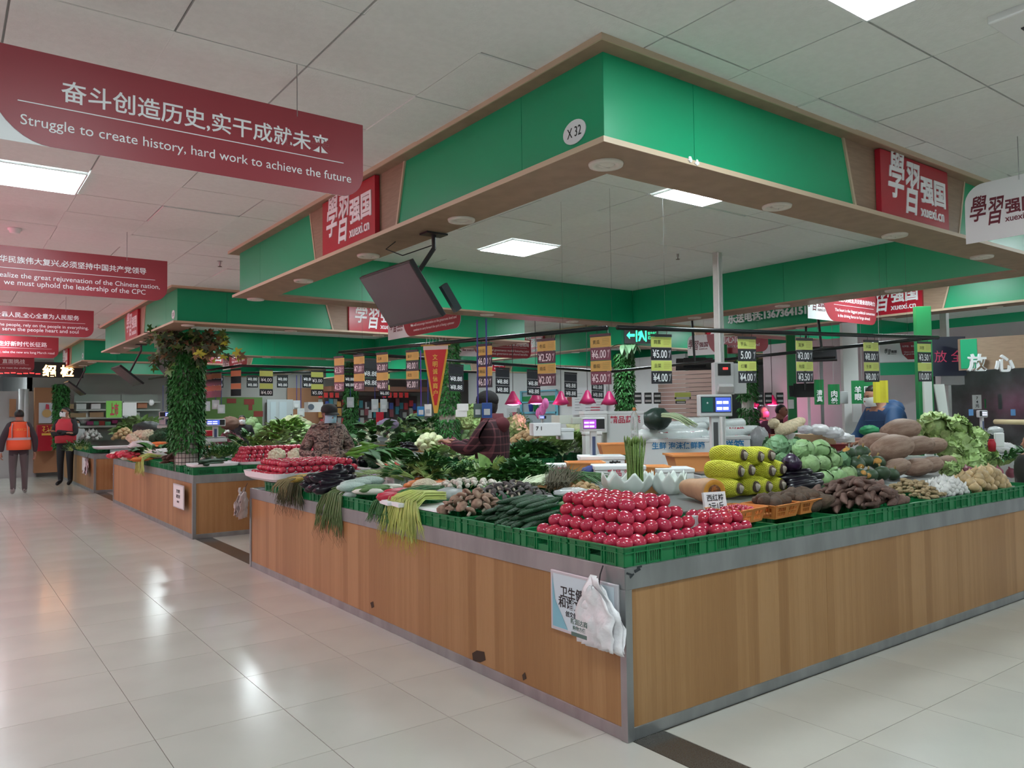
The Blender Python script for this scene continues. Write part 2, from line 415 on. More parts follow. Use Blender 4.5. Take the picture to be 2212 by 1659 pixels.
    for k in range(1, 4): dl += [(x1 - .17, oy + .03 + 1.3 * k)]
    for (a, c) in dl: inst(DL_RING, 'downlight', (a, c, ZB), parent=root)
    if number:
        p, u, n, L = sides['L']; c = V((x0 - .001, oy + .06, 2.905))
        dsk = MB(); dsk.prism([c + V((0, cos(a) * .082, sin(a) * .058)) for a in [2 * PI * i / 28 for i in range(28)]], (-.004, 0, 0)); d = dsk.build('number_plate', WHITE, root)
        text(number, c + V((-.0045, 0, 0)), (0, -1, 0), (0, 0, 1), .10, .048, LETK, d, ext=.001)
    if number == 'X 32':
        for k, (px, py) in enumerate(((1490, 345), (1505, 352))): c = WY(px, py, y0 - lip - .006); q = MB(); q.ell(c, (.016, .006, .014), 7, 5, lambda d: 1 + .4 * sin(d.x * 5 + d.z * 7 + k)); q.build('paper_scrap', WHITE, root)
    note(root); return root
b = MB()
b.lathe([(.045, .004), (.05, -.012), (.082, -.014), (.085, -.006), (.086, .002)], 24); b.ell((0, 0, -.002), (.046, .046, .012), 14, 6); b.box((.0, .012, -.012), (.07, .006, .006))
DL_RING = b.mesh('downlight', mat('downlight_white', (.72, .68, .60), .4), True)

canopy(0, 0, 'green canopy with oak trim hanging over the near vegetable stall, plate X 32', number='X 32')
canopy(0, 7.9, 'green canopy over the second vegetable stall behind the near one', number='X 31', signs=('L', 'F'))
canopy(0, 15.8, 'green canopy over the third stall far along the left aisle', number='X 30', signs=('L', 'F'))
canopy(7.6, 0, 'green canopy over the meat stall behind the near stall on the right', signs=('L', 'F'))
canopy(7.6, 7.65, 'green canopy far behind the exit sign, lit bright green', signs=('L', 'F'))
canopy(7.6, 15.8, 'green canopy at the far back of the hall behind the second stall', signs=('L', 'F'))

# ================================================================== counters
def counter(ox, oy, label, Wc=5.1, Dc=5.56, inner=None):
    root = thing('stall_counter', label, 'counter')
    H = .82; band = .105; kick = .06; th = .03
    x0, y0, x1, y1 = ox, oy, ox + Wc, oy + Dc
    for (ax, ay), (bx, by), n in (((x0, y0), (x0, y1), (-1, 0)), ((x0, y0), (x1, y0), (0, -1)), ((x0, y1), (x1, y1), (0, 1)), ((x1, y0), (x1, y1), (1, 0))):
        L = abs(bx - ax) + abs(by - ay); ux = abs(bx - ax) > .1
        k = 3 if Wc > 3 else 2
        for i in range(k):
            t = (i + .5) / k; cx = ax + (bx - ax) * t; cy = ay + (by - ay) * t; w = L / k - .002
            q = MB(); q.box((0, 0, 0), (w if ux else th, th if ux else w, H - band - kick)); q.build('wood_panel', WOOD, root, loc=(cx - n[0] * (th / 2 + .006), cy - n[1] * (th / 2 + .006), kick + (H - band - kick) / 2))
        for nm, zc, h, o in (('top_band', H - band / 2, band, .003), ('kick_band', kick / 2, kick, .0)):
            q = MB(); q.box(((ax + bx) / 2 - n[0] * (.012 - o), (ay + by) / 2 - n[1] * (.012 - o), zc), (L if ux else .024, .024 if ux else L, h)); q.build(nm, STEEL, root, bevel=.002)
    for cx, cy in ((x0, y0), (x0, y1), (x1, y0), (x1, y1)):
        q = MB(); q.box((cx + (.016 if cx == x0 else -.016), cy + (.016 if cy == y0 else -.016), (H - band) / 2 + .001), (.044, .044, H - band)); q.build('corner_post', STEEL, root, bevel=.002)
    # work surface: a ring around the seller's standing place
    ins = inner or (1.9, 1.5, 3.0, 1.15)   # left, front, right margin, back depth
    ix0, iy0, ix1, iy1 = x0 + ins[0], y0 + ins[1], x1 - ins[2] + 1.3, y1 - ins[3]
    d = MB()
    for q in ((x0 + .02, y0 + .02, x1 - .02, iy0), (x0 + .02, iy1, x1 - .02, y1 - .02), (x0 + .02, iy0, ix0, iy1), (ix1, iy0, x1 - .02, iy1)):
        d.box(((q[0] + q[2]) / 2, (q[1] + q[3]) / 2, .797), (q[2] - q[0], q[3] - q[1], .03))
    d.build('counter_top', mat('counter_steel', (.16, .17, .17), .5, .3), root)
    w = MB()
    for q in ((ix0, iy0, ix1, iy0), (ix0, iy1, ix1, iy1), (ix0, iy0, ix0, iy1), (ix1, iy0, ix1, iy1)):
        ux = abs(q[2] - q[0]) > .1; w.box(((q[0] + q[2]) / 2, (q[1] + q[3]) / 2, .4), (abs(q[2] - q[0]) if ux else .02, .02 if ux else abs(q[3] - q[1]), .77))
    w.build('inner_skirt', WOOD, root)
    return root
counter(0, 0, 'wood panelled stall counter with steel bands at the front corner')
counter(0, 7.85, 'wood panelled stall counter second along the left aisle', Dc=5.7)
counter(0, 15.8, 'wood panelled stall counter third along the left aisle', Dc=5.0)
counter(7.7, .4, 'stall counter of the meat stall behind the near stall', Wc=1.5, inner=(.5, .5, 1.8, .5))
counter(7.7, 7.9, 'stall counter under the far bright green canopy', Wc=4.2)
counter(7.7, 15.8, 'stall counter at the far back of the hall', Wc=4.2)
# ================================================================== walls
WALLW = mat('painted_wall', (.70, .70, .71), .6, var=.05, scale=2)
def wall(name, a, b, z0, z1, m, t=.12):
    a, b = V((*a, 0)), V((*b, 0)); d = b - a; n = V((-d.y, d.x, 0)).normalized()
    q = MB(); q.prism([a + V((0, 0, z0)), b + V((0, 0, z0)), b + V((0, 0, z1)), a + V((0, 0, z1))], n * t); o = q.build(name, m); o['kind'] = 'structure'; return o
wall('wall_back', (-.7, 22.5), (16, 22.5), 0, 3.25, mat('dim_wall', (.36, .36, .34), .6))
wall('wall_left', (-.7, 34), (-.7, 22.5), 0, 3.25, WALLW)
wall('wall_end', (-8, 33), (-.7, 33), 0, 3.25, WALLW)
wall('wall_right', (22, -12), (22, 34), 0, 3.25, WALLW)
wall('wall_stall', (9.35, 5.9), (9.35, -4), 0, 2.75, mat('stall_wall', (.62, .61, .63), .55, var=.05, scale=3))
wall('wall_fish', (12.2, 20), (12.2, 10.2), 0, 3.0, WALLW)

# ================================================================== hanging banners
def banner(o, rt, n, length, label, lines, red0=.62, white_logo=True, h=.375, logo_x=.3, wires=True, flip=False, group=None):
    """o: top corner at the right end seen from the front; rt points right along the face, n faces the reader"""
    o, rt, n = V(o), V(rt).normalized(), V(n).normalized(); up = V((0, 0, 1)); t = .006
    root = thing('hanging_banner', label, 'banner', group=group)
    def P(x, z, e=0): return o + rt * (x - length) + up * (z - h) + n * e     # x from the left end, z from the bottom
    r = .12
    def arc(cx, cz, a0, a1, rr): return [(cx + rr * cos(a0 + (a1 - a0) * i / 8), cz + rr * sin(a0 + (a1 - a0) * i / 8)) for i in range(9)]
    shp = [(0, 0)] + arc(length - r, r, -PI / 2, 0, r) + [(length, h)] + arc(r, h - r, PI / 2, PI, r)
    q = MB(); q.prism([P(x, z) for x, z in shp], -n * t); body = q.build('white_board', WHITE, root)
    R0 = .25
    cur = [(red0 + R0 * (1 - cos(a)), h - h * sin(a)) for a in [PI / 2 * i / 12 for i in range(13)]]
    red = cur + [p for p in arc(length - r, r, -PI / 2, 0, r)] + [(length, h)]
    q = MB(); q.prism([P(x, z, .001) for x, z in red][::-1], n * .0015); rb = q.build('red_field', BRED, root)
    for body_, x0, z, w, kind in lines:
        if kind == 'rule':
            q = MB(); q.prism([P(x0, z, .003), P(x0 + w, z, .003), P(x0 + w, z + .004, .003), P(x0, z + .004, .003)], n * .0008); q.build('rule', LETW, rb)
        else: text(body_, P(x0 + w / 2, z, .003), rt, up, w, None, LETW, rb, bold=.012 if kind == 'b' else 0, ext=.0008)
    if white_logo: calli(body, P(logo_x, h * .52, .0008), rt, up, n, .42, mat('logo_maroon', (.16, .02, .035), .5), ext=.001)
    if wires:
        for x in (.32, length - .34):
            p = P(x, h - .03); q = MB(); q.tube([p + n * .002, p + up * (.03 + CZ - o.z)], .0025, 5); q.build('hanging_wire', WIRE, root)
    return root
def aisle_banner(y, xr, z, label, l1, l2, l3, w1, w2, w3, L=2.3):
    """faces the reader at -y; the texts end a little before the right end"""
    e = L - .065
    k = 0 if l3 else -.027
    ls = [(l1, e - .116 - w1, .262 + k, w1, 'b'), ('', e - 1.40, .188 + k, 1.36, 'rule')]
    ls += [(l2, e - w2, .125 if l3 else .085, w2, 'r')]
    if l3: ls += [(l3, e - .12 - w3, .065, w3, 'r')]
    return banner((xr, y, z), (1, 0, 0), (0, -1, 0), L, label, ls, red0=L - 1.6)
a, b = WY(160, 212, .84), WY(695, 310, .84)
aisle_banner(.84, -.95, 3.024, 'large red hanging banner nearest the camera reading Struggle to create history', '奋斗创造历史,实干成就未来', 'Struggle to create history, hard work to achieve the future', None, 1.135, 1.39, 0)
aisle_banner(4.93, -.965, 3.015, 'red hanging banner second along the left aisle, about the rejuvenation of the nation', '实现中华民族伟大复兴,必须坚持中国共产党领导', 'To realize the great rejuvenation of the Chinese nation,', 'we must uphold the leadership of the CPC', 1.30, 1.34, 1.08)
aisle_banner(9.43, -.93, 3.07, 'red hanging banner third along the left aisle, about serving the people', '坚持一切依靠人民,全心全意为人民服务', 'Everything for the people, rely on the people in everything,', 'and serve the people heart and soul', 1.26, 1.40, 1.0)
aisle_banner(13.4, -.93, 3.04, 'red hanging banner fourth along the left aisle, about the new Long March', '砥砺前行,走好新时代长征路', 'Forge ahead together, take the new era long March road', None, 1.12, 1.30, 0)
aisle_banner(17.6, -.95, 3.0, 'red hanging banner farthest along the left aisle above the LED ticker', '不惧风浪、直面挑战', 'Brave the wind and waves to meet the challenge', None, .95, 1.2, 0)
# banner on the right edge, hung across the front aisle: logo end in view
banner((2.72, -2.72, 3.005), (0, -1, 0), (-1, 0, 0), 2.3, 'white and red hanging banner cut by the right picture edge, logo end in view', [('坚定信心', 1.2, .26, .8, 'b')], red0=.40, logo_x=.21)
# banners in the cross aisles
banner((2.45, 5.25, 3.0), (0, -1, 0), (-1, 0, 0), 1.9, 'red and white banner behind the tilted screen about grassroots innovation', [('鼓励基层创新,继续发扬首创精神', .66, .27, 1.1, 'b'), ('', .66, .2, 1.15, 'rule'), ('We will encourage innovation at the grassroots level and', .66, .135, 1.15, 'r'), ('continue to carry forward the spirit of being a pioneer', .74, .07, 1.02, 'r')], red0=.42, logo_x=.24)
banner((2.5, 13.55, 3.0), (0, -1, 0), (-1, 0, 0), 1.75, 'small red and white banner beside the maple leaves over the second cross aisle', [('共建美好家园', .7, .26, .8, 'b'), ('Build a better home together', .7, .14, .9, 'r'), ('with shared effort', .8, .07, .6, 'r')], red0=.42, logo_x=.24)
banner((6.92, 2.46, 3.0), (1, 0, 0), (0, -1, 0), 1.5, 'red and white banner below the phone number about the biggest political consensus', [('人心是最大的政治,共识是奋进的动力', .5, .27, .97, 'b'), ('', .54, .2, .9, 'rule'), ('The heart is the biggest political consensus', .56, .135, .9, 'r'), ('is the driving force to forge ahead', .62, .07, .72, 'r')], red0=.3, logo_x=.17)
banner((6.75, 9.4, 3.02), (1, 0, 0), (0, -1, 0), 1.7, 'red banner left of the winter melon price tag about social governance', [('共建共治共享的社会治理格局', .55, .27, 1.1, 'b'), ('', .6, .2, 1.0, 'rule'), ('A social governance model featuring joint', .6, .135, 1.05, 'r'), ('consensus governance and shared benefits', .62, .07, 1.0, 'r')], red0=.3, logo_x=.17)
banner((8.95, 5.5, 2.97), (.3, -1, 0), (-1, -.3, 0), 1.5, 'grey and red banner behind the pole with the meter boxes', [('同心同德', .6, .26, .6, 'b'), ('One heart and one mind', .6, .13, .75, 'r')], red0=.38, logo_x=.2)

# red LED ticker at the far end of the left aisle
t = thing('led_ticker', 'red LED ticker with glowing characters at the far end of the left aisle', 'sign')
q = MB(); q.box((-.78, 18.2, 2.72), (1.75, .08, .36)); q.build('ticker_case', BLACK, t)
LEDR = mat('led_red', (1, .02, .02), .5, emit=5); LEDY = mat('led_yellow', (1, .55, .2), .5, emit=5)
text('绍 检', (-.42, 18.155, 2.70), (1, 0, 0), (0, 0, 1), .62, None, LEDY, t, bold=.03)
for i in range(7):
    q = MB(); q.box((-1.55 + .12 * i, 18.155, 2.62 + .008 * (i % 3)), (.09, .01, .018)); q.build('led_segment', LEDR, t)

# ================================================================== rails and price tags
def rail(pts, label, hang=True):
    t = thing('price_rail', label, 'rail')
    q = MB(); q.tube(pts, .018, 8); q.build('rail_pipe', BPIPE, t, True)
    for i in range(len(pts) - 1):
        for k in (.12, .88):
            p = V(pts[i]).lerp(V(pts[i + 1]), k); w = MB(); w.tube([p, (p.x, p.y, CZ)], .0009, 4); w.build('hanging_wire', DGREY, t)
    return t
K = WZ(1322, 707, 2.2); Lp = V((.85, 5.2, 2.257)); Rp = V((5.14, .89, 2.25)); Bp = WD(1310, 803, 10.3)
rail([K + (Lp - K) * .012, Lp], 'black pipe rail carrying the price tags on the left side of the near stall')
rail([K + (Rp - K) * .012, Rp], 'black pipe rail carrying the price tags on the right side of the near stall')
rail([Lp + V((.03, 0, 0)), Bp], 'black pipe rail at the back of the near stall toward the second stall')
rail([Bp + V((.05, -.03, 0)), Rp - V((.04, -.04, 0))], 'black pipe rail at the back of the near stall toward the meat stall')
for p in (K,):
    q = MB(); q.tube([p + V((0, 0, -.01)), (p.x, p.y, CZ)], .001, 4); tag(q.build('rail_hanger', DGREY), 'thin wire holding the front corner of the price rails', 'wire')
YEL = mat('tag_yellow_warm', (.68, .46, .10), .45); YEL2 = mat('tag_yellow_lime', (.62, .68, .16), .45); TAGK = mat('tag_black', (.02, .02, .026), .3); INK = mat('tag_ink', (.10, .09, .03), .6); FINE = mat('tag_fine_print', (.42, .34, .1), .6)
ORT = mat('tag_orange', (.55, .18, .09), .5)
def price_tag(top, rt, n, rows, label, yel, w=.195, s=1., group='price tags on the front rails', cat='price tag', detail=True):
    """rows: list of (kind, text); top is the point on the rail"""
    top, rt, n = V(top), V(rt).normalized(), V(n).normalized(); up = V((0, 0, 1)); w *= s
    t = thing('price_tag', label, cat, group=group)
    z = -.062 * s
    q = MB(); q.prism([top + rt * a * w / 2 + up * (z + b) for a, b in ((-1, 0), (1, 0), (1, .02 * s), (-1, .02 * s))], n * .012); q.build('clip_bar', BLACK, t)
    if detail:
        for a in (-.25, .25):
            p = top + rt * a * w; pts = [p + up * (z + .02 * s)] + [p + up * (-.018 * s) + rt * (.012 * s * sin(x)) + up * (.022 * s * cos(x) - .004) for x in (2.6, 1.6, .6, -.4, -1.4)]
            h = MB(); h.tube(pts, .0022 * s, 5); h.build('hook', BLACK, t)
    for kind, tx in rows:
        hh = (.082 if kind == 'y' else .1) * s; c = top + up * (z - hh / 2)
        q = MB(); q.prism([c + rt * a * w / 2 + up * b * (hh / 2 - .002) for a, b in ((-1, -1), (1, -1), (1, 1), (-1, 1))], n * .005); row = q.build('name_card' if kind == 'y' else 'price_card', yel if kind == 'y' else TAGK, t)
        f = c + n * .006
        if kind == 'y':
            if tx: text(tx, f - rt * w * .2, rt, up, .033 * s * len(tx), None, INK, row, ext=.0005)
            if detail:
                l = MB()
                for i in range(4): l.prism([f + rt * (w * x) + up * (hh * (.26 - .16 * i) + y) for x, y in ((.10, -.0015), (.44 - .06 * (i == 3), -.0015), (.44 - .06 * (i == 3), .0012), (.10, .0012))], n * .0005)
                l.build('fine_print', FINE, row)
        else:
            if detail:
                text(tx, f - rt * w * .08, rt, up, (.135 if len(tx) > 4 else .11) * s, .062 * s, LETW, row, bold=.012, ext=.0005)
                text('元', f + rt * w * .38 + up * .018 * s, rt, up, .018 * s, None, LETW, row, ext=.0005)
                l = MB(); l.prism([f + rt * (w * x) + up * y * s for x, y in ((.36, -.03), (.375, -.03), (.455, .03), (.44, .03))], n * .0005); l.build('slash', LETW, row)
            elif tx: text(tx, f, rt, up, w * .82, None, LETW, row, bold=.012, ext=.0005)
        z -= hh
    return t
def on_seg(a, b, px):
    lo, hi = 0., 1.
    up_ = pix(a)[0] < pix(b)[0]
    for _ in range(40):
        m_ = (lo + hi) / 2; x = pix(a.lerp(b, m_))[0]
        if (x < px) == up_: lo = m_
        else: hi = m_
    return a.lerp(b, lo)
nl = V((-(Lp - K).y, (Lp - K).x, 0)).normalized(); nl = nl if nl.x < 0 else -nl
nr = V((-(Rp - K).y, (Rp - K).x, 0)).normalized(); nr = nr if nr.y < 0 else -nr
NAMES = {}
def yp(names): return [('y', names[0]), ('p', names[1]), ('y', names[2]), ('p', names[3])]
for px, rows, lb in ((1297, ('黄瓜', '¥6.00', '番茄', '¥5.00'), 'cucumber and tomato, front of left rail'), (1180, ('冬瓜', '¥2.50', '南瓜', '¥2.00'), 'winter melon at 2.50 and pumpkin'), (1046, ('金针菇', '¥6.00', '杏鲍菇', '¥6.00'), 'mushrooms at 6.00'),
                     (891, ('茄子', '¥8.00', '花生', '¥5.00'), 'eggplant and peanut, just left of the pennant'), (826, ('玉米', '¥3.00', '', '¥6.00'), 'a corn name, second left of the pennant'), (776, ('', '¥7.00', '', '¥5.00'), '7.00 over 5.00 far along the left rail'), (732, ('', '¥3.50', '', '¥2.50'), '3.50 over 2.50 at the left rail end')):
    p = on_seg(Lp, K, px); price_tag(p, V((nl.y, -nl.x, 0)) * -1 if False else (K - Lp), nl, yp(rows), 'yellow price tag with ' + lb, YEL)
for px, rows, lb in ((1427, ('茼蒿', '¥5.00', '韭菜', '¥4.00'), 'two leaf greens, front of the right rail'), (1612, ('芋头', '5.00', '红薯', '¥4.00'), 'taro at 5.00 and sweet potato at 4.00'), (1736, ('莴笋', '¥3.00', '包菜', '¥3.50'), 'lettuce stem at 3.00 and cabbage at 3.50'),
                     (1880, ('大蒜', '¥8.00', '生姜', '¥8.00'), 'garlic and ginger both at 8.00'), (1995, ('洋葱', '¥3.50', '', '10.00'), 'onion and 10.00 at the right rail end')):
    p = on_seg(K, Rp, px); price_tag(p, (Rp - K), nr, yp(rows), 'lime yellow price tag with ' + lb, YEL2)
nb = V(((Bp - Lp).y, -(Bp - Lp).x, 0)).normalized()
for px in (800, 985, 1085, 1152, 1232, 1290):
    p = on_seg(Lp, Bp, px); price_tag(p, (Bp - Lp), nb, [('p', ''), ('p', '¥8.88'), ('p', '¥8.88')], 'black price board showing 8.88 twice on the back rail of the near stall', YEL2, group='black boards on the back rail', detail=False)
# second stall rails
K2 = WZ(517, 790, 2.2); K2 = V((.5, 8.35, 2.24)); K2 = WD(517, 790, depth(V((.75, 8.4, 2.28))))
E2 = V((5.0, 8.6, 2.3)); L2 = V((.5, 13.0, 2.3))
rail([K2, E2], 'black pipe rail along the front of the second stall'); rail([K2, L2], 'black pipe rail along the left side of the second stall')
for px, y, rows, lb in ((575, YEL2, ('', '¥4.00', '', '¥4.00'), 'prices 4.00 twice, left of the camouflage man'), (685, YEL2, ('', '¥3.00', '', '¥5.00'), 'prices 3.00 and 5.00, behind the camouflage man'), (830, YEL2, ('', '¥3.00', '', '¥6.00'), 'prices 3.00 and 6.00 on the second stall')):
    p = on_seg(K2, E2, px); price_tag(p, (1, .05, 0), (0, -1, 0), yp(rows), 'lime tag, ' + lb, YEL2, group='price tags of the second stall', detail=False)
for px in (510, 468, 452, 440):
    p = on_seg(L2, K2, px); price_tag(p, (.5, -1, 0), (-1, -.5, 0), [('y', ''), ('p', ''), ('y', ''), ('p', '')], 'orange and grey price tag behind the leafy column of the second stall', ORT, group='orange price tags of the second stall', detail=False)
rail([WD(425, 806, 13.5), WD(775, 803, 13.5)], 'black pipe rail with small price boards inside the second stall')
for px in (470, 545, 610, 665, 735, 755):
    p = WD(px, 805, 13.5); price_tag(p, (1, 0, 0), (0, -1, 0), [('p', '¥8.88'), ('p', '¥8.88')], 'small black price board showing 8.88 inside the second stall', YEL2, group='black boards of the second stall', detail=False)

# ================================================================== tilted screen on its arm
def screen(c, u, t, w, h, label, mount):
    c, u, t = V(c), V(u).normalized(), V(t).normalized(); n = u.cross(t); n = n if n.z < 0 else -n
    root = thing('hanging_screen', label, 'screen')
    B = lambda a, b, e: c + u * a + t * b + n * e
    q = MB(); q.prism([B(-w / 2, -h / 2, 0), B(w / 2, -h / 2, 0), B(w / 2, h / 2, 0), B(-w / 2, h / 2, 0)], -n * .035); q.build('screen_case', BLACK, root, bevel=.004)
    q = MB(); q.prism([B(-w / 2 + .012, -h / 2 + .02, .0005), B(w / 2 - .012, -h / 2 + .02, .0005), B(w / 2 - .012, h / 2 - .012, .0005), B(-w / 2 + .012, h / 2 - .012, .0005)], n * .001); q.build('display', mat('dark_display', (.035, .025, .032), .22), root)
    q = MB(); q.prism([B(-.15, -.1, -.035), B(.15, -.1, -.035), B(.15, .1, -.035), B(-.15, .1, -.035)], -n * .03); q.build('back_box', BLACK, root)
    m = V(mount); q = MB(); q.box(m - V((0, 0, .006)), (.16, .10, .012)); q.build('mount_plate', BLACK, root)
    q = MB(); q.tube([m, m - V((0, 0, .10)), B(0, 0, -.06)], .016, 8); q.build('arm', BLACK, root)
    return root
t = screen((-.19, 1.89, 2.355), (0, 1, 0), (-.22, 0, .31), .72, .41, 'dark tilted screen hanging under the near canopy on a black arm', (.0, 1.75, ZB))
q = MB(); q.box((-.03, 1.5, 2.31), (.05, .035, .19), M.Rotation(R(-35), 3, 'Y')); q.build('side_speaker', mat('dark_teal_plastic', (.02, .035, .04), .4), t)
q = MB(); q.tube([(-.1, 2.1, ZB), (-.16, 2.13, 2.72), (-.1, 2.0, 2.66), (.0, 1.78, 2.70)], .004, 5); q.build('cable', BLACK, t)
screen((.05, 9.55, 2.3), (0, 1, 0), (-.25, 0, .3), .9, .5, 'dark screen hanging under the second canopy reflecting red', (.12, 9.4, ZB))
screen((-.2, 11.2, 2.25), (0, 1, 0), (-.3, 0, .25), .8, .45, 'grey screen hanging farther along the left aisle', (.0, 11.1, ZB))
screen((-.2, 17.3, 2.25), (0, 1, 0), (-.3, 0, .25), .8, .45, 'small dark screen at the third canopy beside the LED ticker', (.0, 17.2, ZB))
screen(WD(1500, 789, 10.6), (.75, -.65, 0), (.3, .25, .25), .5, .28, 'dark screen between the greens tag and the meter box', (WD(1494, 750, 10.8).x, WD(1494, 750, 10.8).y, CZ))
screen(WD(1776, 768, 9.8), (.5, -.85, 0), (.3, .2, .35), .34, .24, 'black and white backed screen behind the lettuce price tag', (WD(1762, 700, 9.9).x, WD(1762, 700, 9.9).y, CZ))
screen(WD(1738, 845, 11.2), (.6, -.8, 0), (.1, .1, .6), .42, .16, 'dark screen near the green hanging cloths of the meat stall', (WD(1745, 745, 11.3).x, WD(1745, 745, 11.3).y, CZ))

# ================================================================== pole with meter boxes, ceiling fittings
t = thing('square_pole', 'white square pole with cable ducts and grey meter boxes on the near stall', 'pole')
P0 = V((3.97, 2.59, 0))
q = MB(); q.box((P0.x, P0.y, CZ / 2), (.062, .062, CZ)); q.build('pole_tube', mat('off_white_metal', (.68, .68, .66), .45, var=.12, scale=9), t, bevel=.003)
for dx in (-.022, .022):
    q = MB(); q.box((P0.x + dx, P0.y - .04, CZ / 2), (.016, .016, CZ - .02)); q.build('cable_duct', WPL, t)
for (px, w, h, dd, nm) in ((1561, .20, .33, -.12, 'meter_box'), (1594, .14, .31, -.06, 'second_box')):
    c = WD(px, 818, 8.05 + dd)
    q = MB(); q.box(c, (w, .12, h), M.Rotation(R(-35), 3, 'Z')); bx = q.build(nm, GPL, t, bevel=.006)
    if nm == 'meter_box':
        rm = M.Rotation(R(-35), 3, 'Z')
        q = MB(); q.box(c + rm @ V((-.0, -.062, .09)), (.13, .01, .12), rm); q.build('meter_window', BLACK, bx)
        q = MB(); q.box(c + rm @ V((.01, -.068, .1)), (.05, .004, .02), rm); q.build('red_digits', mat('red_digit', (1, .03, .03), .4, emit=2), bx)
        q = MB(); q.box(c + rm @ V((0, -.09, -.10)), (.15, .05, .07), rm @ M.Rotation(R(35), 3, 'X')); q.build('printer_lid', GPL, bx)
t = thing('square_pole', 'white square pole rising in front of the bright green fascia on the right', 'pole')
q = MB(); P1 = WD(2042, 760, 10.4); q.box((P1.x, P1.y, CZ / 2), (.085, .085, CZ)); q.build('pole_tube', MC['off_white_metal'], t, bevel=.003)
c = V((P1.x - .12, P1.y - .1, 2.05)); q = MB(); q.box(c, (.3, .16, .36), M.Rotation(R(-40), 3, 'Z')); q.build('meter_box', GPL, t, bevel=.006)

def sprinkler(p, label):
    t = thing('sprinkler_head', label, 'sprinkler', p)
    q = MB(); q.lathe([(.03, .0), (.03, -.006), (.012, -.01), (.012, -.03), (.008, -.045)], 12); q.build('sprinkler_body', WIRE, t)
    q = MB(); q.lathe([(.004, -.045), (.004, -.062), (.022, -.064), (.022, -.067), (.002, -.069)], 12); q.build('deflector', mat('dark_brass', (.12, .1, .07), .4, .7), t)
sprinkler(WZ(475, 563, CZ), 'small dark sprinkler under the ceiling of the left aisle before the second canopy')
sprinkler(WZ(1464, 547, CZ), 'small dark sprinkler under the ceiling inside the near canopy')
sprinkler(WZ(213, 700, CZ), 'tiny far sprinkler under the ceiling of the left aisle beside the third banner')
t = thing('smoke_detector', 'round white smoke detector on the ceiling above the second banner', 'detector', WZ(32, 492, CZ))
q = MB(); q.lathe([(.055, 0), (.055, -.02), (.042, -.028), (.04, -.045), (.02, -.05)], 20); q.build('detector_body', WPL, t, True)
p = WZ(2185, 30, CZ); t = thing('ceiling_cassette', 'white ceiling air unit cut by the top right picture corner', 'air conditioner', (p.x + .36, p.y - .36, CZ))
q = MB(); q.box((0, 0, -.02), (.86, .86, .04)); q.build('face_frame', WPL, t, bevel=.008)
q = MB(); q.box((0, 0, -.043), (.46, .46, .01)); q.build('grille', mat('teal_grey', (.10, .17, .18), .5), t)
for a in range(4):
    rm = M.Rotation(a * PI / 2, 3, 'Z'); q = MB(); q.box(rm @ V((0, -.32, -.042)), (.56, .07, .006), rm); q.build('air_slot', DGREY, t)

# exit sign under the far canopy corner
p = WD(1383, 724, depth(V((7.46, 7.4, 2.85)))); t = thing('exit_sign', 'lit green emergency exit sign with arrow and running figure', 'sign')
rt = V((.28, -1, 0)).normalized(); n = V((-1, -.28, 0)).normalized(); up = V((0, 0, 1))
rt = _r.copy(); rt.z = 0; rt.normalize(); n = -_f.copy(); n.z = 0; n.normalize()
q = MB(); q.prism([p + rt * a + up * b for a, b in ((-.29, -.15), (.33, -.15), (.33, .13), (-.29, .13))], -n * .05); cs = q.build('sign_case', DGREY, t)
EXG = mat('exit_green', (.05, .95, .42), .4, emit=1.6)
def flat(par, pts, m=EXG, nm='pictogram'):
    q = MB(); q.prism([p + rt * a + up * b + n * .002 for a, b in pts], n * .002); q.build(nm, m, par)
flat(cs, [(-.25, .0), (-.19, .07), (-.19, .025), (-.10, .025), (-.10, -.025), (-.19, -.025), (-.19, -.07)])
flat(cs, [(-.08, -.12), (-.055, -.12), (-.055, .1), (-.08, .1)]); flat(cs, [(.09, -.12), (.115, -.12), (.115, .1), (.09, .1)])
flat(cs, [(-.04, -.11), (-.01, -.11), (.03, -.02), (.07, -.1), (.09, -.09), (.05, .02), (.03, .08), (-.03, .06), (-.045, .0), (-.02, -.01), (.0, .03)])
flat(cs, [(.02 + .022 * cos(a), .10 + .022 * sin(a)) for a in [2 * PI * i / 12 for i in range(12)]])
text('安全出口', p + rt * .22 + up * .03 + n * .003, rt, up, .16, .06, EXG, cs); text('EXIT', p + rt * .21 - up * .05 + n * .003, rt, up, .13, .05, EXG, cs)

# phone number lettering and plates on the meat stall canopy
t = thing('phone_lettering', 'white raised phone number lettering on the green fascia at the right', 'lettering')
text('乐送电话:13673641513', WX(1660, 679, 7.325) , (0, -1, 0), (0, 0, 1), 1.45, None, LETW, t, bold=.03, ext=.02)
# ================================================================== produce: shared meshes
from mathutils import noise as NZ
RN = random.Random(11)
def rv(a): return RN.uniform(-a, a)
DK = .812                        # counter deck
TOM = mat('tomato_skin', (.48, .026, .062), .2, rnd=.08, hue=.004, var=.1, scale=7, coat=.4)
CUC = mat('cucumber_skin', (.012, .065, .022), .5, var=.5, scale=40, bump=.6, bscale=130, rnd=.2)
SWP = mat('sweet_potato_skin', (.15, .078, .06), .75, var=.35, scale=18, bump=.4, bscale=60, rnd=.22)
TAR = mat('taro_skin', (.12, .075, .05), .85, var=.45, scale=14, bump=.5, bscale=70, rnd=.15)
GAR = mat('garlic_skin', (.70, .68, .66), .6, var=.12, scale=25, rnd=.07)
ONI = mat('onion_skin', (.60, .42, .22), .4, var=.3, scale=12, rnd=.15)
REDON = mat('red_onion_skin', (.22, .05, .08), .38, var=.3, scale=12, rnd=.15)
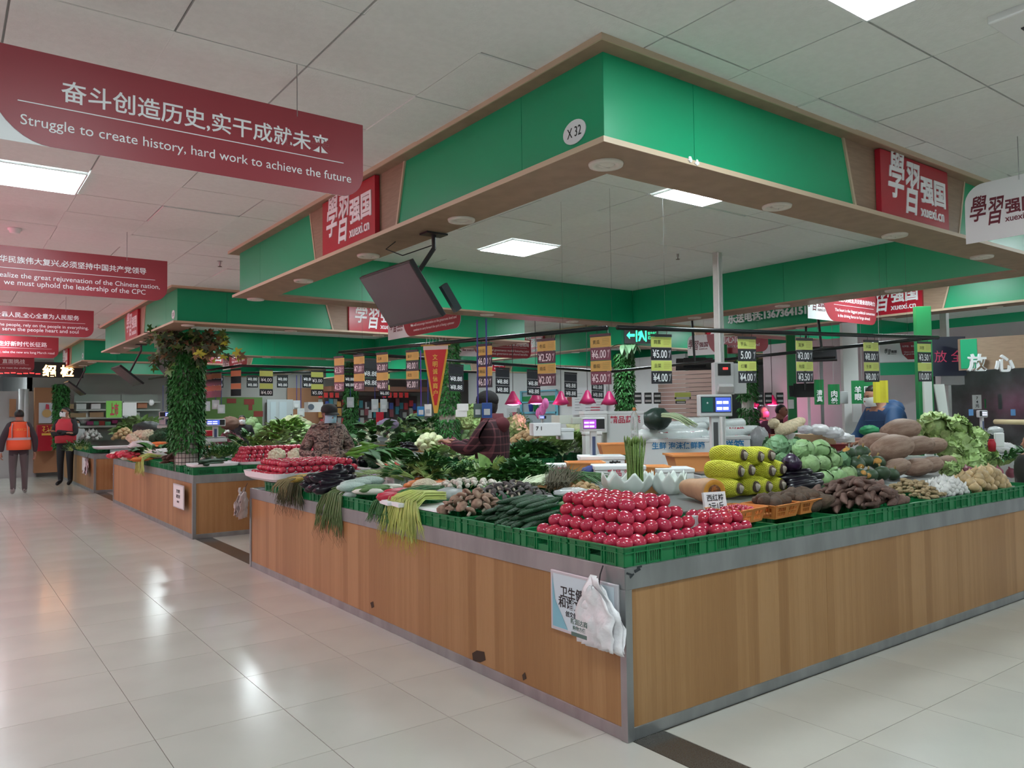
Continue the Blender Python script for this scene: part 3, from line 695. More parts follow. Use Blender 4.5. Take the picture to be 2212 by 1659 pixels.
GIN = mat('ginger_skin', (.40, .29, .16), .8, var=.3, scale=25, rnd=.1)
CAB = mat('cabbage_leaf', (.34, .54, .24), .5, var=.3, scale=8, rnd=.12, hue=.012, bump=.5, bscale=25)
CABD = mat('cabbage_outer_leaf', (.19, .38, .19), .5, var=.3, scale=8, rnd=.12, bump=.5, bscale=25)
LET = mat('lettuce_leaf', (.46, .64, .24), .48, var=.4, scale=16, rnd=.1, bump=.9, bscale=35, hue=.01)
PUM = mat('big_pumpkin_skin', (.36, .235, .175), .62, col2=(.24, .14, .10), scale=7, stretch=(.8, 5, 5), rnd=.08, bump=.3, bscale=40)
GPU = mat('green_pumpkin_skin', (.05, .095, .045), .45, var=.4, scale=12, rnd=.15)
ORF = mat('pumpkin_flesh', (.70, .30, .035), .55, var=.2, scale=15)
CAVM = mat('pumpkin_cavity', (.38, .10, .015), .7, var=.5, scale=30, bump=.8, bscale=60)
NET = mat('foam_net_yellow', (.60, .60, .045), .6)
LOT = mat('taro_cut', (.52, .45, .36), .7, var=.4, scale=25)
EGP = mat('eggplant_skin', (.006, .004, .010), .28, spec=.4)
PCB = mat('purple_cabbage', (.035, .012, .05), .32, var=.3, scale=10, coat=.2)
STEMG = mat('green_stem', (.16, .28, .06), .55, rnd=.1)
MELW = mat('melon_flesh', (.72, .78, .74), .35, var=.05, scale=10)
MELP = mat('melon_rind_cut', (.68, .72, .70), .4)
SEEDM = mat('melon_seed', (.42, .33, .24), .6)
ASP = mat('asparagus', (.20, .31, .075), .5, var=.3, scale=20, stretch=(1, 1, 6), rnd=.1)
ASPT = mat('asparagus_tip', (.11, .17, .05), .6)
BAND = mat('blue_band', (.02, .03, .22), .5)
CARR = mat('carrot_skin', (.72, .20, .055), .5, var=.15, scale=30, rnd=.08)
RADR = mat('red_radish_skin', (.55, .035, .07), .35, var=.1, scale=20, rnd=.08)
DAIK = mat('daikon_skin', (.72, .74, .66), .4, var=.06, rnd=.05)
SHI = mat('shiitake_cap', (.22, .125, .09), .7, var=.5, scale=26, col2=(.42, .28, .20), rnd=.12)
OYS = mat('oyster_cap', (.155, .14, .14), .7, var=.25, scale=20, rnd=.15)
MUSW = mat('button_mushroom', (.70, .64, .57), .6, var=.12, scale=20, rnd=.06)
GILL = mat('mushroom_stalk', (.62, .54, .44), .7)
LEAF = {'dark': mat('leaf_dark', (.05, .18, .05), .5, var=.35, scale=25, rnd=.25), 'mid': mat('leaf_mid', (.055, .19, .04), .5, var=.35, scale=25, rnd=.2), 'light': mat('leaf_light', (.26, .46, .12), .5, var=.3, scale=22, rnd=.15), 'pale': mat('leaf_pale', (.42, .58, .27), .5, var=.25, scale=22, rnd=.1), 'grey': mat('leaf_grey_green', (.10, .21, .10), .55, var=.3, scale=20, rnd=.15), 'fine': mat('leaf_fine', (.05, .18, .045), .55, rnd=.25)}
STW = mat('stem_white', (.66, .72, .52), .45, rnd=.05); STL = mat('stem_light', (.33, .48, .15), .5, rnd=.1)
CAUL = mat('cauliflower_curd', (.70, .66, .48), .8, var=.15, scale=30, bump=1., bscale=60)
BROC = mat('broccoli_head', (.035, .10, .045), .85, var=.4, scale=50, bump=1., bscale=90)
CORNM = mat('corn_kernels', (.68, .43, .09), .5, var=.2, scale=60, bump=.8, bscale=90)
HUSK = mat('dry_husk', (.20, .165, .075), .7, rnd=.2)
FOAM = mat('foam_white', (.80, .82, .84), .7, bump=.1, bscale=120)
BAGW = mat('plastic_bag_white', (.80, .78, .80), .3, bump=.7, bscale=22, alpha=.96)
BAGC = mat('plastic_bag_clear', (.72, .74, .76), .12, bump=.8, bscale=26, alpha=.62)
GCR = mat('crate_green', (.008, .18, .055), .38, rnd=.06)
ORB = mat('basket_orange', (.80, .28, .075), .45, rnd=.05)

def ns(d, s, a): return 1 + a * NZ.noise(V(d) * s)
def tomato_mesh(seg=16, rg=10):
    b = MB()
    def fn(d):
        az = math.atan2(d.y, d.x); q = 1 - .10 * max(0, abs(d.z) - .75) / .25
        return q * (1 + .012 * cos(5 * az) * (1 - d.z * d.z))
    b.ell((0, 0, 0), (1, 1, .86), seg, rg, fn); return b.mesh('tomato', TOM, True)
TOMM = tomato_mesh(); TOML = tomato_mesh(10, 7)
def spindle(L, r, bend, m, name, n=8, k=9, taper=(.35, 1, .3), lump=.0, seed=0):
    b = MB(); pts = []; rad = []
    for i in range(k + 1):
        t = i / k; x = (t - .5) * L; pts.append((x, bend * (1 - (2 * t - 1) ** 2), lump * r * NZ.noise(V((t * 4, seed, 0)))))
        e = math.sqrt(max(0, 1 - abs(2 * t - 1) ** 3.2)); w = taper[0] + (taper[1] - taper[0]) * t * 2 if t < .5 else taper[1] + (taper[2] - taper[1]) * (t - .5) * 2
        rad.append(max(.0025, r * e ** .8 * (.55 + .45 * w) * (1 + lump * NZ.noise(V((t * 5, seed + 9, 3))))))
    b.tube(pts, rad, n); return b.mesh(name, m, True)
CUCM = [spindle(.33, .0195, .018, CUC, 'cucumber', 9, 12, (.9, 1, .75)), spindle(.30, .018, -.012, CUC, 'cucumber', 9, 12, (.9, 1, .7))]
SWPM = [spindle(.26, .029, .02 * (-1) ** s, SWP, 'sweet_potato', 9, 10, (-.3, 1, -.3), .16, s) for s in (1, 2, 3, 4)]
CARM = [spindle(.24, .023, .008, CARR, 'carrot', 8, 8, (1.2, .9, .1), .05, 1)]
RADM = [spindle(.15, .025, .004, RADR, 'radish', 9, 8, (1, 1, .5))]
EGLM = [spindle(.24, .033, .02, EGP, 'eggplant', 10, 9, (.7, .9, 1.1))]
PEPM = [spindle(.20, .022, .02, mat('pepper_skin', (.10, .26, .03), .3, rnd=.2), 'pepper', 8, 7, (.9, .8, .2)), ]
BEANM = [spindle(.17, .005, .02, mat('bean_pale', (.36, .46, .22), .5, rnd=.15), 'bean', 5, 5)]
LUFM = [spindle(.36, .032, .012, mat('gourd_skin', (.13, .24, .09), .5, var=.3, scale=20, rnd=.15), 'gourd', 9, 9, (.8, 1, .7))]
DAIM = [spindle(.30, .032, .005, DAIK, 'daikon', 10, 8, (.9, 1, .4))]
def lumpy(name, m, r, a=.12, s=1.6, n=12, k=8, seed=0):
    b = MB(); b.ell((0, 0, 0), r, n, k, lambda d: 1 + a * NZ.noise(d * s + V((seed * 7.3, 0, 0)))); return b.mesh(name, m, True)
TARM = [lumpy('taro', TAR, (.055, .04, .038), .25, 2, seed=s) for s in (1, 2)]
BTAR = [lumpy('big_taro', TAR, (.085, .052, .05), .18, 1.6, seed=s) for s in (3, 4)]
GINM = []
for s in (1, 2, 3):
    b = MB(); rr = random.Random(s)
    for i in range(5): b.ell((rr.uniform(-.035, .035), rr.uniform(-.02, .02), rr.uniform(-.006, .01)), (rr.uniform(.016, .03), rr.uniform(.011, .017), .013), 8, 5)
    GINM.append(b.mesh('ginger', GIN, True))
b = MB(); b.lathe([(.004, -.02), (.018, -.021), (.029, -.010), (.031, .003), (.022, .017), (.010, .026), (.006, .044), (.004, .05)], 16, fn=lambda a, t, r, z: (r * (1 + .07 * cos(9 * a) * (1 - t)), z)); GARM = b.mesh('garlic', GAR, True)
def onion_mesh(m): b = MB(); b.lathe([(.004, -.036), (.022, -.034), (.038, -.018), (.042, 0), (.037, .018), (.020, .034), (.008, .040), (.004, .055)], 14); return b.mesh('onion', m, True)
ONIM = onion_mesh(ONI); RONM = onion_mesh(REDON)
POTM = [lumpy('potato', mat('potato_skin', (.50, .34, .17), .7, var=.2, scale=15, rnd=.12), (.048, .036, .033), .15, 1.8, seed=s) for s in (5, 6)]

def leaf(b, base, d, up, L, w, curl=.25, cup=.25, nu=4, wav=0., prof=None):
    """a curved leaf: starts at base, heads along d, curls away from up"""
    d = V(d).normalized(); up = V(up); up = (up - d * up.dot(d)).normalized(); s = d.cross(up)
    pf = prof or (lambda t: sin(PI * min(1, .08 + .92 * t) ** .8) ** .7 if t < 1 else .02)
    def fn(u, v):
        a = u * curl * 2; x = L * (sin(a) / (curl * 2) if curl else u); z = L * ((cos(a) - 1) / (curl * 2) if curl else 0)
        y = (v - .5) * w * pf(u); q = (2 * v - 1)
        return V(base) + d * x + up * (z + cup * w * q * q * pf(u) + wav * w * sin(u * 17 + v * 11)) + s * y
    b.grid(nu, 2, fn); return b
def cabbage_mesh(name, m, r=.09, nl=11, seed=0, ruff=.03):
    rr = random.Random(seed); b = MB()
    b.ell((0, 0, 0), (r * .93, r * .93, r * .86), 16, 10, lambda d: 1 + .05 * NZ.noise(d * 2.5 + V((seed, 0, 0))))
    for i in range(nl):
        a = i * 2.4 + rr.uniform(-.3, .3); el = rr.uniform(-.55, .75); ax = V((cos(a) * cos(el), sin(a) * cos(el), sin(el)))
        t = V((0, 0, -1)).cross(ax); t = t.normalized(); v_ = ax.cross(t); R1 = r * rr.uniform(.97, 1.04); sp = rr.uniform(.55, .8)
        def fn(u, v, ax=ax, t=t, v_=v_, R1=R1, sp=sp, i=i):
            x = (u - .5) * 2 * sp; y = (v - .5) * 2 * sp * (1 - .25 * abs(2 * u - 1)); q = (ax + t * x + v_ * y).normalized(); e = max(abs(2 * u - 1), abs(2 * v - 1))
            return q * R1 * (1 + ruff * e ** 3 * (1 + 1.2 * NZ.noise(q * 9 + V((i, seed, 1)))) + .05 * NZ.noise(q * 7 + V((i * 3.1, seed, 0))))
        b.grid(8, 8, fn)
    return b.mesh(name, m, True)
CABM = [cabbage_mesh('cabbage', CAB, seed=s) for s in (1, 2, 3)] + [cabbage_mesh('cabbage', CABD, seed=4, ruff=.12)]
PCAB = cabbage_mesh('purple_cabbage', PCB, .095, 9, 7)
LETM = [cabbage_mesh('lettuce', LET, .11, 16, s, .28) for s in (11, 12, 13)]
def oblong(name, m, r, ribs=0, a=.03, seed=0, n=20, k=14, neck=0.):
    b = MB()
    def fn(d):
        az = math.atan2(d.z, d.y); q = 1 + a * NZ.noise(d * 2 + V((seed, 0, 0)))
        if ribs: q *= 1 + .022 * cos(ribs * az) * (1 - d.x * d.x)
        return q * (1 + neck * d.x)
    b.ell((0, 0, 0), r, n, k, fn); return b.mesh(name, m, True)
PUMM = [oblong('big_pumpkin', PUM, (.20, .105, .10), 10, .04, s, neck=.08) for s in (1, 2)]
GPUM = [oblong('green_pumpkin', GPU, (.085, .085, .07), 9, .05, 3)]
b = MB(); b.ell((0, 0, 0), (.10, .10, .095), 18, 12, lambda d: 1 - .05 * max(0, d.z - .7)); REGM = b.mesh('round_eggplant', EGP, True)
def mushroom(cm, r, h, st, seed=0):
    b = MB(); b.lathe([(r * .25, -h * .2), (r * .96, -h * .12), (r, 0), (r * .85, h * .45), (r * .5, h * .85), (.002, h)], 12, fn=lambda a, t, rr, z: (rr * (1 + .07 * sin(3 * a + seed)), z)); c = b.mesh('cap', cm, True)
    s = MB(); s.tube([(0, 0, -h * .1), (r * .1, 0, -st)], [r * .3, r * .25], 7); return c, s.mesh('stalk', GILL, True)
SHIM, SHIS = mushroom(SHI, .040, .026, .035); OYSM, OYSS = mushroom(OYS, .030, .016, .03, 1); BUTM, BUTS = mushroom(MUSW, .026, .028, .022, 2)
def curd(name, m, r, n, seed, s0=.3):
    rr = random.Random(seed); b = MB(); b.ell((0, 0, -.1 * r), (r * .8, r * .8, r * .55), 12, 6)
    for i in range(n):
        a = i * 2.4; z = 1 - i / n * 1.05; q = math.sqrt(max(0, 1 - z * z)); b.ell((q * cos(a) * r * .75, q * sin(a) * r * .75, z * r * .5), [r * s0 * rr.uniform(.8, 1.15)] * 3, 7, 5)
    return b.mesh(name, m, True)
CAUM = curd('cauliflower', CAUL, .10, 22, 3); BROM = curd('broccoli', BROC, .085, 26, 5)

# bunches of greens: two parts each
def bunch(kind, seed, n=14, L=.24, w=.07, lm='mid', sm=None, spread=.9, stem=.35, sr=.006, up=.35, fine=False, wav=.03, curl=.3):
    rr = random.Random(seed); lb = MB(); sb = MB()
    for i in range(n):
        a = rr.uniform(-spread, spread); el = rr.uniform(.05, up * 2); d = V((cos(a) * cos(el), sin(a) * cos(el), sin(el)))
        base = V((0, rr.uniform(-.02, .02), rr.uniform(0, .02))); Ls = L * stem * rr.uniform(.8, 1.1); tip = base + d * Ls
        sb.tube([base, base + d * Ls * .5 + V((0, 0, .004)), tip], [sr * 1.3, sr, sr * .6], 5)
        LL = L * (1 - stem) * rr.uniform(.75, 1.2)
        if fine:
            for k in range(7):
                dd = (d + V((rr.uniform(-.8, .8), rr.uniform(-.8, .8), rr.uniform(-.3, .6)))).normalized(); leaf(lb, tip + d * LL * k / 9, dd, (0, 0, 1), w * rr.uniform(.7, 1.2), w * .7, .3, .1, 2)
        else: leaf(lb, tip - d * .01, d, V((rr.uniform(-.6, .6), rr.uniform(-.6, .6), 1)), LL, w * rr.uniform(.75, 1.2), curl * rr.uniform(.4, 1.8), rr.uniform(.05, .3), 5, wav)
    return (lb.mesh('leaves', LEAF[lm], True), sb.mesh('stems', sm or STL, True))
BUN = {
 'bok': [bunch('bok', 1, 11, .28, .085, 'grey', STW, .35, .42, .010, .25), bunch('bok', 2, 11, .26, .09, 'mid', STW, .4, .4, .010, .25)],
 'spin': [bunch('spin', 3, 30, .14, .045, 'dark', STL, 1.3, .35, .004, .5), bunch('spin', 4, 30, .14, .05, 'mid', STL, 1.3, .3, .004, .5)],
 'herb': [bunch('herb', 5, 18, .15, .024, 'fine', STL, 1.2, .4, .003, .5, True), bunch('herb', 6, 18, .15, .022, 'mid', STL, 1.2, .4, .003, .5, True)],
 'lett': [bunch('lett', 7, 13, .24, .11, 'light', STW, 1.1, .15, .007, .5, wav=.07), bunch('lett', 8, 13, .22, .10, 'pale', STW, 1.2, .15, .007, .5, wav=.07)],
 'rape': [bunch('rape', 9, 9, .19, .075, 'light', STW, .45, .4, .011, .3), bunch('rape', 10, 9, .19, .07, 'pale', STW, .45, .4, .011, .3)],
 'stalk': [bunch('stalk', 12, 26, .25, .022, 'mid', STL, .35, .6, .004, .2), bunch('stalk', 13, 26, .25, .02, 'dark', STL, .35, .55, .004, .2)],
 'celery': [bunch('celery', 14, 9, .34, .05, 'light', STL, .3, .75, .013, .2)],
}
BNAME = {'bok': 'bok_choy', 'spin': 'leafy_bunch', 'herb': 'herb_bunch', 'lett': 'lettuce_bunch', 'rape': 'choy', 'stalk': 'stalk_bunch', 'celery': 'celery_bunch'}
def put_bunch(kind, loc, rz, label, group, sc=1., tilt=0.):
    name = BNAME[kind]
    lm, sm = BUN[kind][RN.randrange(len(BUN[kind]))]
    t = bpy.data.objects.new(name, None); COL.objects.link(t); t.empty_display_size = .03
    t.location = loc; t.rotation_euler = (0, -tilt, rz); t.scale = (sc, sc, sc); tag(t, label, 'greens', group)
    inst(lm, 'leaves', (0, 0, 0), parent=t); inst(sm, 'stems', (0, 0, 0), parent=t); return t

FH = V((_f.x, _f.y, 0)).normalized(); RH = V((_r.x, _r.y, 0)).normalized()
def heap(px0, py0, px1, py1, z0, dp, n, put, front=True, flat=0.):
    """a mound whose outline in the photograph is the given box: it stands on z0, is dp deep (half), n pieces on its surface"""
    F = WZ((px0 + px1) / 2, py1, z0); c = F + FH * dp; D = depth(c); rx = (px1 - px0) / 2 * D / FOC
    T = CAM + ray((px0 + px1) / 2, py0) * (D + (0 if not front else 0)); h = max(.015, T.z - z0 - getattr(put, 'pad', 0))
    for i in range(n):
        rho = math.sqrt((i + .5) / n); a = i * 2.39996 + .3
        x, y = rho * cos(a), rho * sin(a); z = h * (1 - rho ** 1.7) if not flat else h * min(1, (1 - rho ** 2) * (1 + flat))
        p = c + RH * (x * rx) + FH * (y * dp) + V((0, 0, z))
        if c.x < 5.2 and c.y < 5.5: p.x = max(p.x, .06); p.y = max(p.y, .075)
        out = RH * x + FH * y
        put(V((p.x, p.y, z0 + z)), math.atan2(out.y, out.x), rho, i)
    return c, rx, h
def one(mesh, name, label, cat, group, loc, rot=(0, 0, 0), sc=1.):
    if isinstance(mesh, (list, tuple)): mesh = mesh[RN.randrange(len(mesh))]
    return tag(inst(mesh, name, loc, rot, sc), label, cat, group)
def pile(mesh, name, label, cat, group, r, lie=True, sc=(.9, 1.1), az=None, lift=.6):
    def put(p, a, rho, i):
        z = p.z + r * lift
        rot = (rv(.25), rv(.3), (az if az is not None else RN.uniform(0, 6.28)) + rv(.3 if az is not None else .1)) if lie else (rv(.5), rv(.5), RN.uniform(0, 6.28))
        one(mesh, name, label, cat, group, (p.x, p.y, z), rot, RN.uniform(*sc))
    put.pad = r; return put
def greens(kind, label, group, sc=1., lift=0., out=True):
    def put(p, a, rho, i): put_bunch(kind, (p.x, p.y, p.z + lift), (a if out else RN.uniform(0, 6.28)) + rv(.5), label, group, sc * RN.uniform(.85, 1.15), .1 + .4 * (1 - rho))
    put.pad = .11 * sc; return put

# ------------------------------------------------------------------ crates and baskets
def crate_mesh():
    b = MB(); L, Wd, H, t = .6, .4, .10, .006
    b.box((0, 0, .004), (L - .02, Wd - .02, .006))
    def side(p, u, ln, groups):
        u = V(u); nrm = V((u.y, -u.x, 0))
        def bx(s0, s1, z0, z1, th=t, off=0):
            c = V(p) + u * ((s0 + s1) / 2) + nrm * off + V((0, 0, (z0 + z1) / 2)); b.box(c, (abs(u.x) * (s1 - s0) + abs(nrm.x) * th, abs(u.y) * (s1 - s0) + abs(nrm.y) * th, z1 - z0))
        bx(0, ln, 0, .018); bx(0, ln, .072, H); bx(-.003, ln + .003, H - .006, H, t + .012, .003); bx(0, ln, .070, .075, t + .007, .003)
        prev = 0
        for g0, g1, kind in groups:
            bx(prev, g0, .018, .072); prev = g1
            if kind == 's':
                m = 6
                for i in range(1, m): s = g0 + (g1 - g0) * i / m; bx(s - .0035, s + .0035, .018, .072, t * .8)
            else: bx(g0, g1, .018, .040)
            for s in (g0, g1): bx(s - .003, s + .003, .004, H, t + .008, .003)
        bx(prev, ln, .018, .072)
    lg = [(.06, .15, 's'), (.16, .25, 's'), (.35, .44, 's'), (.45, .54, 's')]; sg = [(.05, .13, 's'), (.15, .25, 'h'), (.27, .35, 's')]
    side((-L / 2, -Wd / 2, 0), (1, 0, 0), L, lg); side((L / 2, Wd / 2, 0), (-1, 0, 0), L, lg)
    side((L / 2, -Wd / 2, 0), (0, 1, 0), Wd, sg); side((-L / 2, Wd / 2, 0), (0, -1, 0), Wd, sg)
    return b.mesh('produce_crate', GCR)
CRM = crate_mesh()
def crate(x, y, z, turn, label, group, s=1.): return one(CRM, 'produce_crate', label, 'crate', group, (x, y, z), (0, 0, PI / 2 if turn else 0), s)
FC = [.32 + .613 * i for i in range(8)]
crn = ['below the tomato pyramid at the corner', 'below the small tomato pile and the price card', 'below the orange baskets', 'below the first sweet potatoes', 'below the last sweet potatoes', 'below the ginger', 'below the garlic', 'below the yellow onions']
for x, l in zip(FC, crn): crate(x, .225, DK, False, 'green slotted plastic crate ' + l, 'crates along the front')
crate(.32, .645, DK, False, 'green slotted crate under the left end of the tomato pyramid', 'crates along the left side')
crate(.225, 1.165, DK, True, 'green slotted crate under the cucumbers', 'crates along the left side')
crl = ['the shiitake mushrooms', 'the drooping yellow chives', 'the red radishes', 'the hanging garlic scapes', 'the black eggplants', 'the far end tomato tray']
for i, l in enumerate(crl): crate(.225, 1.79 + .615 * i, DK, True, 'dark green slotted crate under ' + l, 'crates along the left side')
# second and third rows carry the heaps
for j, x in ((0, .70), (1, 1.32)):
    for i in range(11): crate(x, 1.10 + .412 * i, DK, False, 'green crate buried under the vegetable heaps of the left side', 'crates under the heaps', 1.)
def basket_mesh(l=.30, w=.22, h=.085):
    b = MB(); q = .82
    def P(s, z): f = q + (1 - q) * z / h; return s * f
    cs = [(-l / 2, -w / 2), (l / 2, -w / 2), (l / 2, w / 2), (-l / 2, w / 2)]
    b.box((0, 0, .003), (l * q, w * q, .006))
    for k in range(4):
        a = V((*cs[k], 0)); c = V((*cs[(k + 1) % 4], 0)); m = 14 if k % 2 == 0 else 10
        def pt(t, z): f = q + (1 - q) * z / h; p = a.lerp(c, t) * f; return V((p.x, p.y, z))
        n = (c - a).cross(V((0, 0, 1))).normalized()
        for z0, z1, th in ((0, .016, .004), (h * .45, h * .52, .004), (h * .78, h, .005), (h - .005, h, .016)):
            b.prism([pt(0, z0), pt(1, z0), pt(1, z1), pt(0, z1)], n * th)
        for i in range(m + 1):
            t = i / m; e = .007; b.prism([pt(max(0, t - e * 1.2), .01), pt(min(1, t + e * 1.2), .01), pt(min(1, t + e * 1.2), h * .8), pt(max(0, t - e * 1.2), h * .8)], n * .004)
        for t0, t1 in ((0, .1), (.9, 1), (.44, .56)): b.prism([pt(t0, .01), pt(t1, .01), pt(t1, h * .85), pt(t0, h * .85)], n * .0042)
    return b.mesh('plastic_basket', ORB)
BSM = basket_mesh()
def tub_mesh(l=.34, w=.26, h=.11):
    b = MB(); q = .82; t = .008
    def ring(f, z): return [V((sx * l / 2 * f, sy * w / 2 * f, z)) for sx, sy in ((-1, -1), (1, -1), (1, 1), (-1, 1))]
    o = ring(q, 0) + ring(1, h) + ring(1.06, h) + ring(1.06, h - .012) + ring(.97, h) + ring(q * .97, .01)
    f = [(3, 2, 1, 0), (20, 21, 22, 23)]
    for a, c in ((0, 4), (4, 12), (12, 8), (8, 16), (16, 20)):
        for k in range(4): f.append((a + k, a + (k + 1) % 4, c + (k + 1) % 4, c + k))
    b.add(o, f); return b.mesh('plastic_tub', mat('tub_orange', (.86, .36, .12), .45))
TUBM = tub_mesh()

# ------------------------------------------------------------------ tomatoes
NT = [0]
def tom(p, r, lb, grp, lod=False): NT[0] += 1; one(TOML if lod else TOMM, 'tomato', lb, 'tomato', grp, p, (rv(.5), rv(.5), RN.uniform(0, 6)), r * RN.uniform(.94, 1.06))
def pyramid(x0, y0, x1, y1, z0, r, layers, lb, grp, ins=(1, 1, 1, 1), lod=False, maxn=400, skip=None, dz=1.32):
    """stacked layers inside a rectangle; only the outer shell of each layer is built; ins = steps taken in on -x, -y, +x, +y"""
    s = 2 * r * 1.01
    for k in range(layers):
        a0, b0, a1, b1 = x0 + r + r * ins[0] * k, y0 + r + r * ins[1] * k, x1 - r - r * ins[2] * k, y1 - r - r * ins[3] * k
        nx = max(1, int((a1 - a0) / s + 1.001)); ny = max(1, int((b1 - b0) / s + 1.001))
        for i in range(nx):
            for j in range(ny):
                edge = i == 0 or j == 0 or (k == layers - 1) or (k == layers - 2 and (i == nx - 1 or j == ny - 1))
                if not edge: continue
                p = (a0 + s * i + rv(.004), b0 + s * j + rv(.004), z0 + r * .86 + k * r * dz + rv(.002))
                if skip and skip(p, k): continue
                tom(p, r, lb, grp, lod)
pyramid(.025, .025, .70, .84, .88, .045, 4, 'ripe red tomato in the large pyramid at the front corner', 'tomatoes in the corner pyramid', (1.2, 1.1, .6, .9), dz=1.22)
pyramid(.72, .03, 1.06, .36, .88, .042, 2, 'ripe red tomato in the small pile behind the price card', 'tomatoes in the small pile', (1, .8, .8, .8))
# price card
t = thing('price_card', 'white handwritten card reading tomatoes 2 yuan a jin', 'card'); c = WY(1546, 1085, .33); n = V((-.25, -1, .2)).normalized(); rt = V((0, 0, 1)).cross(-n).normalized() * -1
rt = V((1, -.25, 0)).normalized(); up = n.cross(rt); up = up if up.z > 0 else -up; n = rt.cross(up)
q = MB(); q.prism([c + rt * a * .078 + up * d * .062 for a, d in ((-1, -1), (1, -1), (1, 1), (-1, 1))], -n * .02); cb = q.build('foam_card', FOAM, t)
text('西红柿', c + up * .028 + n * .002, rt, up, .12, .04, LETK, cb, bold=.01, ext=.0006); text('2元1斤', c - up * .022 + n * .002, rt, up, .105, .045, LETK, cb, bold=.012, ext=.0006)
q = MB(); q.box(WY(1500, 1128, .2), (.05, .03, .07), M.Rotation(R(20), 3, 'Z')); tag(q.build('paper_slip', GPL), 'grey paper slip stuck between the tomatoes at the crate edge', 'slip')
# baskets on the third crate
for (x, y, rz, lb) in ((1.16, .24, .15, 'orange slotted basket of cherry tomatoes beside the price card'), (1.50, .24, .1, 'orange slotted basket of small taro, middle of the three'), (1.80, .27, .1, 'orange slotted basket of small taro, right of the three')):
    one(BSM, 'plastic_basket', lb, 'basket', 'orange baskets of the front row', (x, y, .914), (0, 0, rz))
for i in range(34):
    a = i * 2.4; q = math.sqrt((i + .5) / 34); one(TOML, 'cherry_tomato', 'dark red cherry tomato in the orange basket', 'tomato', 'cherry tomatoes in the basket', (1.16 + q * .12 * cos(a), .24 + q * .085 * sin(a), .985 + .022 * (1 - q)), (0, 0, 0), .0135)
for x, y in ((1.50, .24), (1.80, .27)):
    for i in range(9): a = i * 2.4; q = math.sqrt((i + .5) / 9); one(TARM, 'taro', 'small brown taro heaped in an orange basket', 'taro', 'small taro in the baskets', (x + q * .11 * cos(a), y + q * .07 * sin(a), 1.0 + .03 * (1 - q)), (rv(.4), rv(.4), a), 1.)
# ------------------------------------------------------------------ front row heaps
heap(1690, 1062, 1800, 1100, .93, .12, 16, pile(BTAR, 'big_taro', 'large dark brown taro behind the orange baskets', 'taro', 'large taro behind the baskets', .04))
heap(1765, 1036, 2010, 1104, .90, .27, 95, pile(SWPM, 'sweet_potato', 'brown purple sweet potato in the big front heap', 'sweet potato', 'sweet potatoes in the front heap', .03, az=.3))
heap(1960, 1038, 2060, 1082, .90, .24, 44, pile(GINM, 'ginger', 'knobbly piece of ginger in the heap before the giant pumpkins', 'ginger', 'ginger in the front heap', .015))
heap(2025, 1034, 2145, 1078, .90, .24, 60, pile(GARM, 'garlic', 'white garlic bulb in the front heap', 'garlic', 'garlic in the front heap', .02, lie=False))
heap(2085, 1012, 2290, 1068, .90, .26, 46, pile(ONIM, 'onion', 'yellow onion in the heap at the right picture edge', 'onion', 'yellow onions in the front heap', .02, lie=False, sc=(.85, 1.1)))
for px, py, yy in ((2090, 1018, .75), (2125, 1022, .72), (2155, 1020, .72), (2185, 1022, .7), (2205, 1018, .72)): one(RONM, 'onion', 'dull red onion along the back of the onion heap', 'onion', 'red onions behind the yellow ones', WY(px, py, yy), (rv(.4), rv(.4), 0), 1.3)

# second tier: shelf with steel sheet
q = MB(); q.box((2.9, 1.02, .935), (3.9, .84, .012)); sh = q.build('shelf_sheet', mat('shelf_steel', (.22, .23, .23), .4, .6)); tag(sh, 'grey steel shelf sheet carrying the melons and pumpkins', 'shelf')
for i in range(6):
    crate(1.22 + .62 * i, .80, DK + .012, False, 'green crate holding up the steel shelf at its front', 'crates under the shelf'); crate(1.22 + .62 * i, 1.22, DK + .012, False, 'green crate holding up the steel shelf at its back', 'crates under the shelf')
SHZ = .942
# taro in yellow foam nets
def net_proto():
    t = thing('netted_taro', '', 'taro'); L, r = .27, .066
    prof = [(r * .45, -L / 2), (r * .8, -L * .44), (r * .98, -L * .25), (r, 0), (r * .93, L * .25), (r * .72, L * .42), (r * .55, L / 2)]
    b = MB(); b.lathe(prof, 16); b.xf(M.Rotation(PI / 2, 4, 'X')); b.build('root_body', mat('taro_under_net', (.40, .39, .04), .7), t, True)
    b = MB(); n, k = 26, 22
    def pr(z): 
        for (r0, z0), (r1, z1) in zip(prof, prof[1:]):
            if z <= z1 + 1e-6: return r0 + (r1 - r0) * (z - z0) / (z1 - z0)
        return prof[-1][0]
    for s in (1, -1):
        for j in range(n):
            pts = []
            for i in range(k + 1):
                z = -L * .49 + L * .95 * i / k; a = 2 * PI * j / n + s * i * .11; rr = pr(z) + .0035; pts.append((rr * cos(a), rr * sin(a), z))
            b.tube(pts, .0036, 4, False)
    b.xf(M.Rotation(PI / 2, 4, 'X')); b.build('foam_net', NET, t, True)
    b = MB(); b.lathe([(r * .60, 0), (r * .62, .008), (r * .5, .016), (r * .3, .013), (.002, .017)], 14, fn=lambda a, q, rr, z: (rr * (1 + .06 * sin(4 * a)), z)); b.xf(M.Translation((0, -L / 2 + .004, 0)) @ M.Rotation(PI / 2, 4, 'X')); b.build('cut_end', TAR, t, True)
    b = MB(); b.lathe([(r * .42, 0), (r * .40, .005), (.002, .007)], 12, fn=lambda a, q, rr, z: (rr * (1 + .2 * sin(3 * a + 1)), z)); b.xf(M.Translation((0, -L / 2 - .012, 0)) @ M.Rotation(PI / 2, 4, 'X')); b.build('pale_flesh', LOT, t, True)
    return note(t)
np_ = net_proto(); first = True
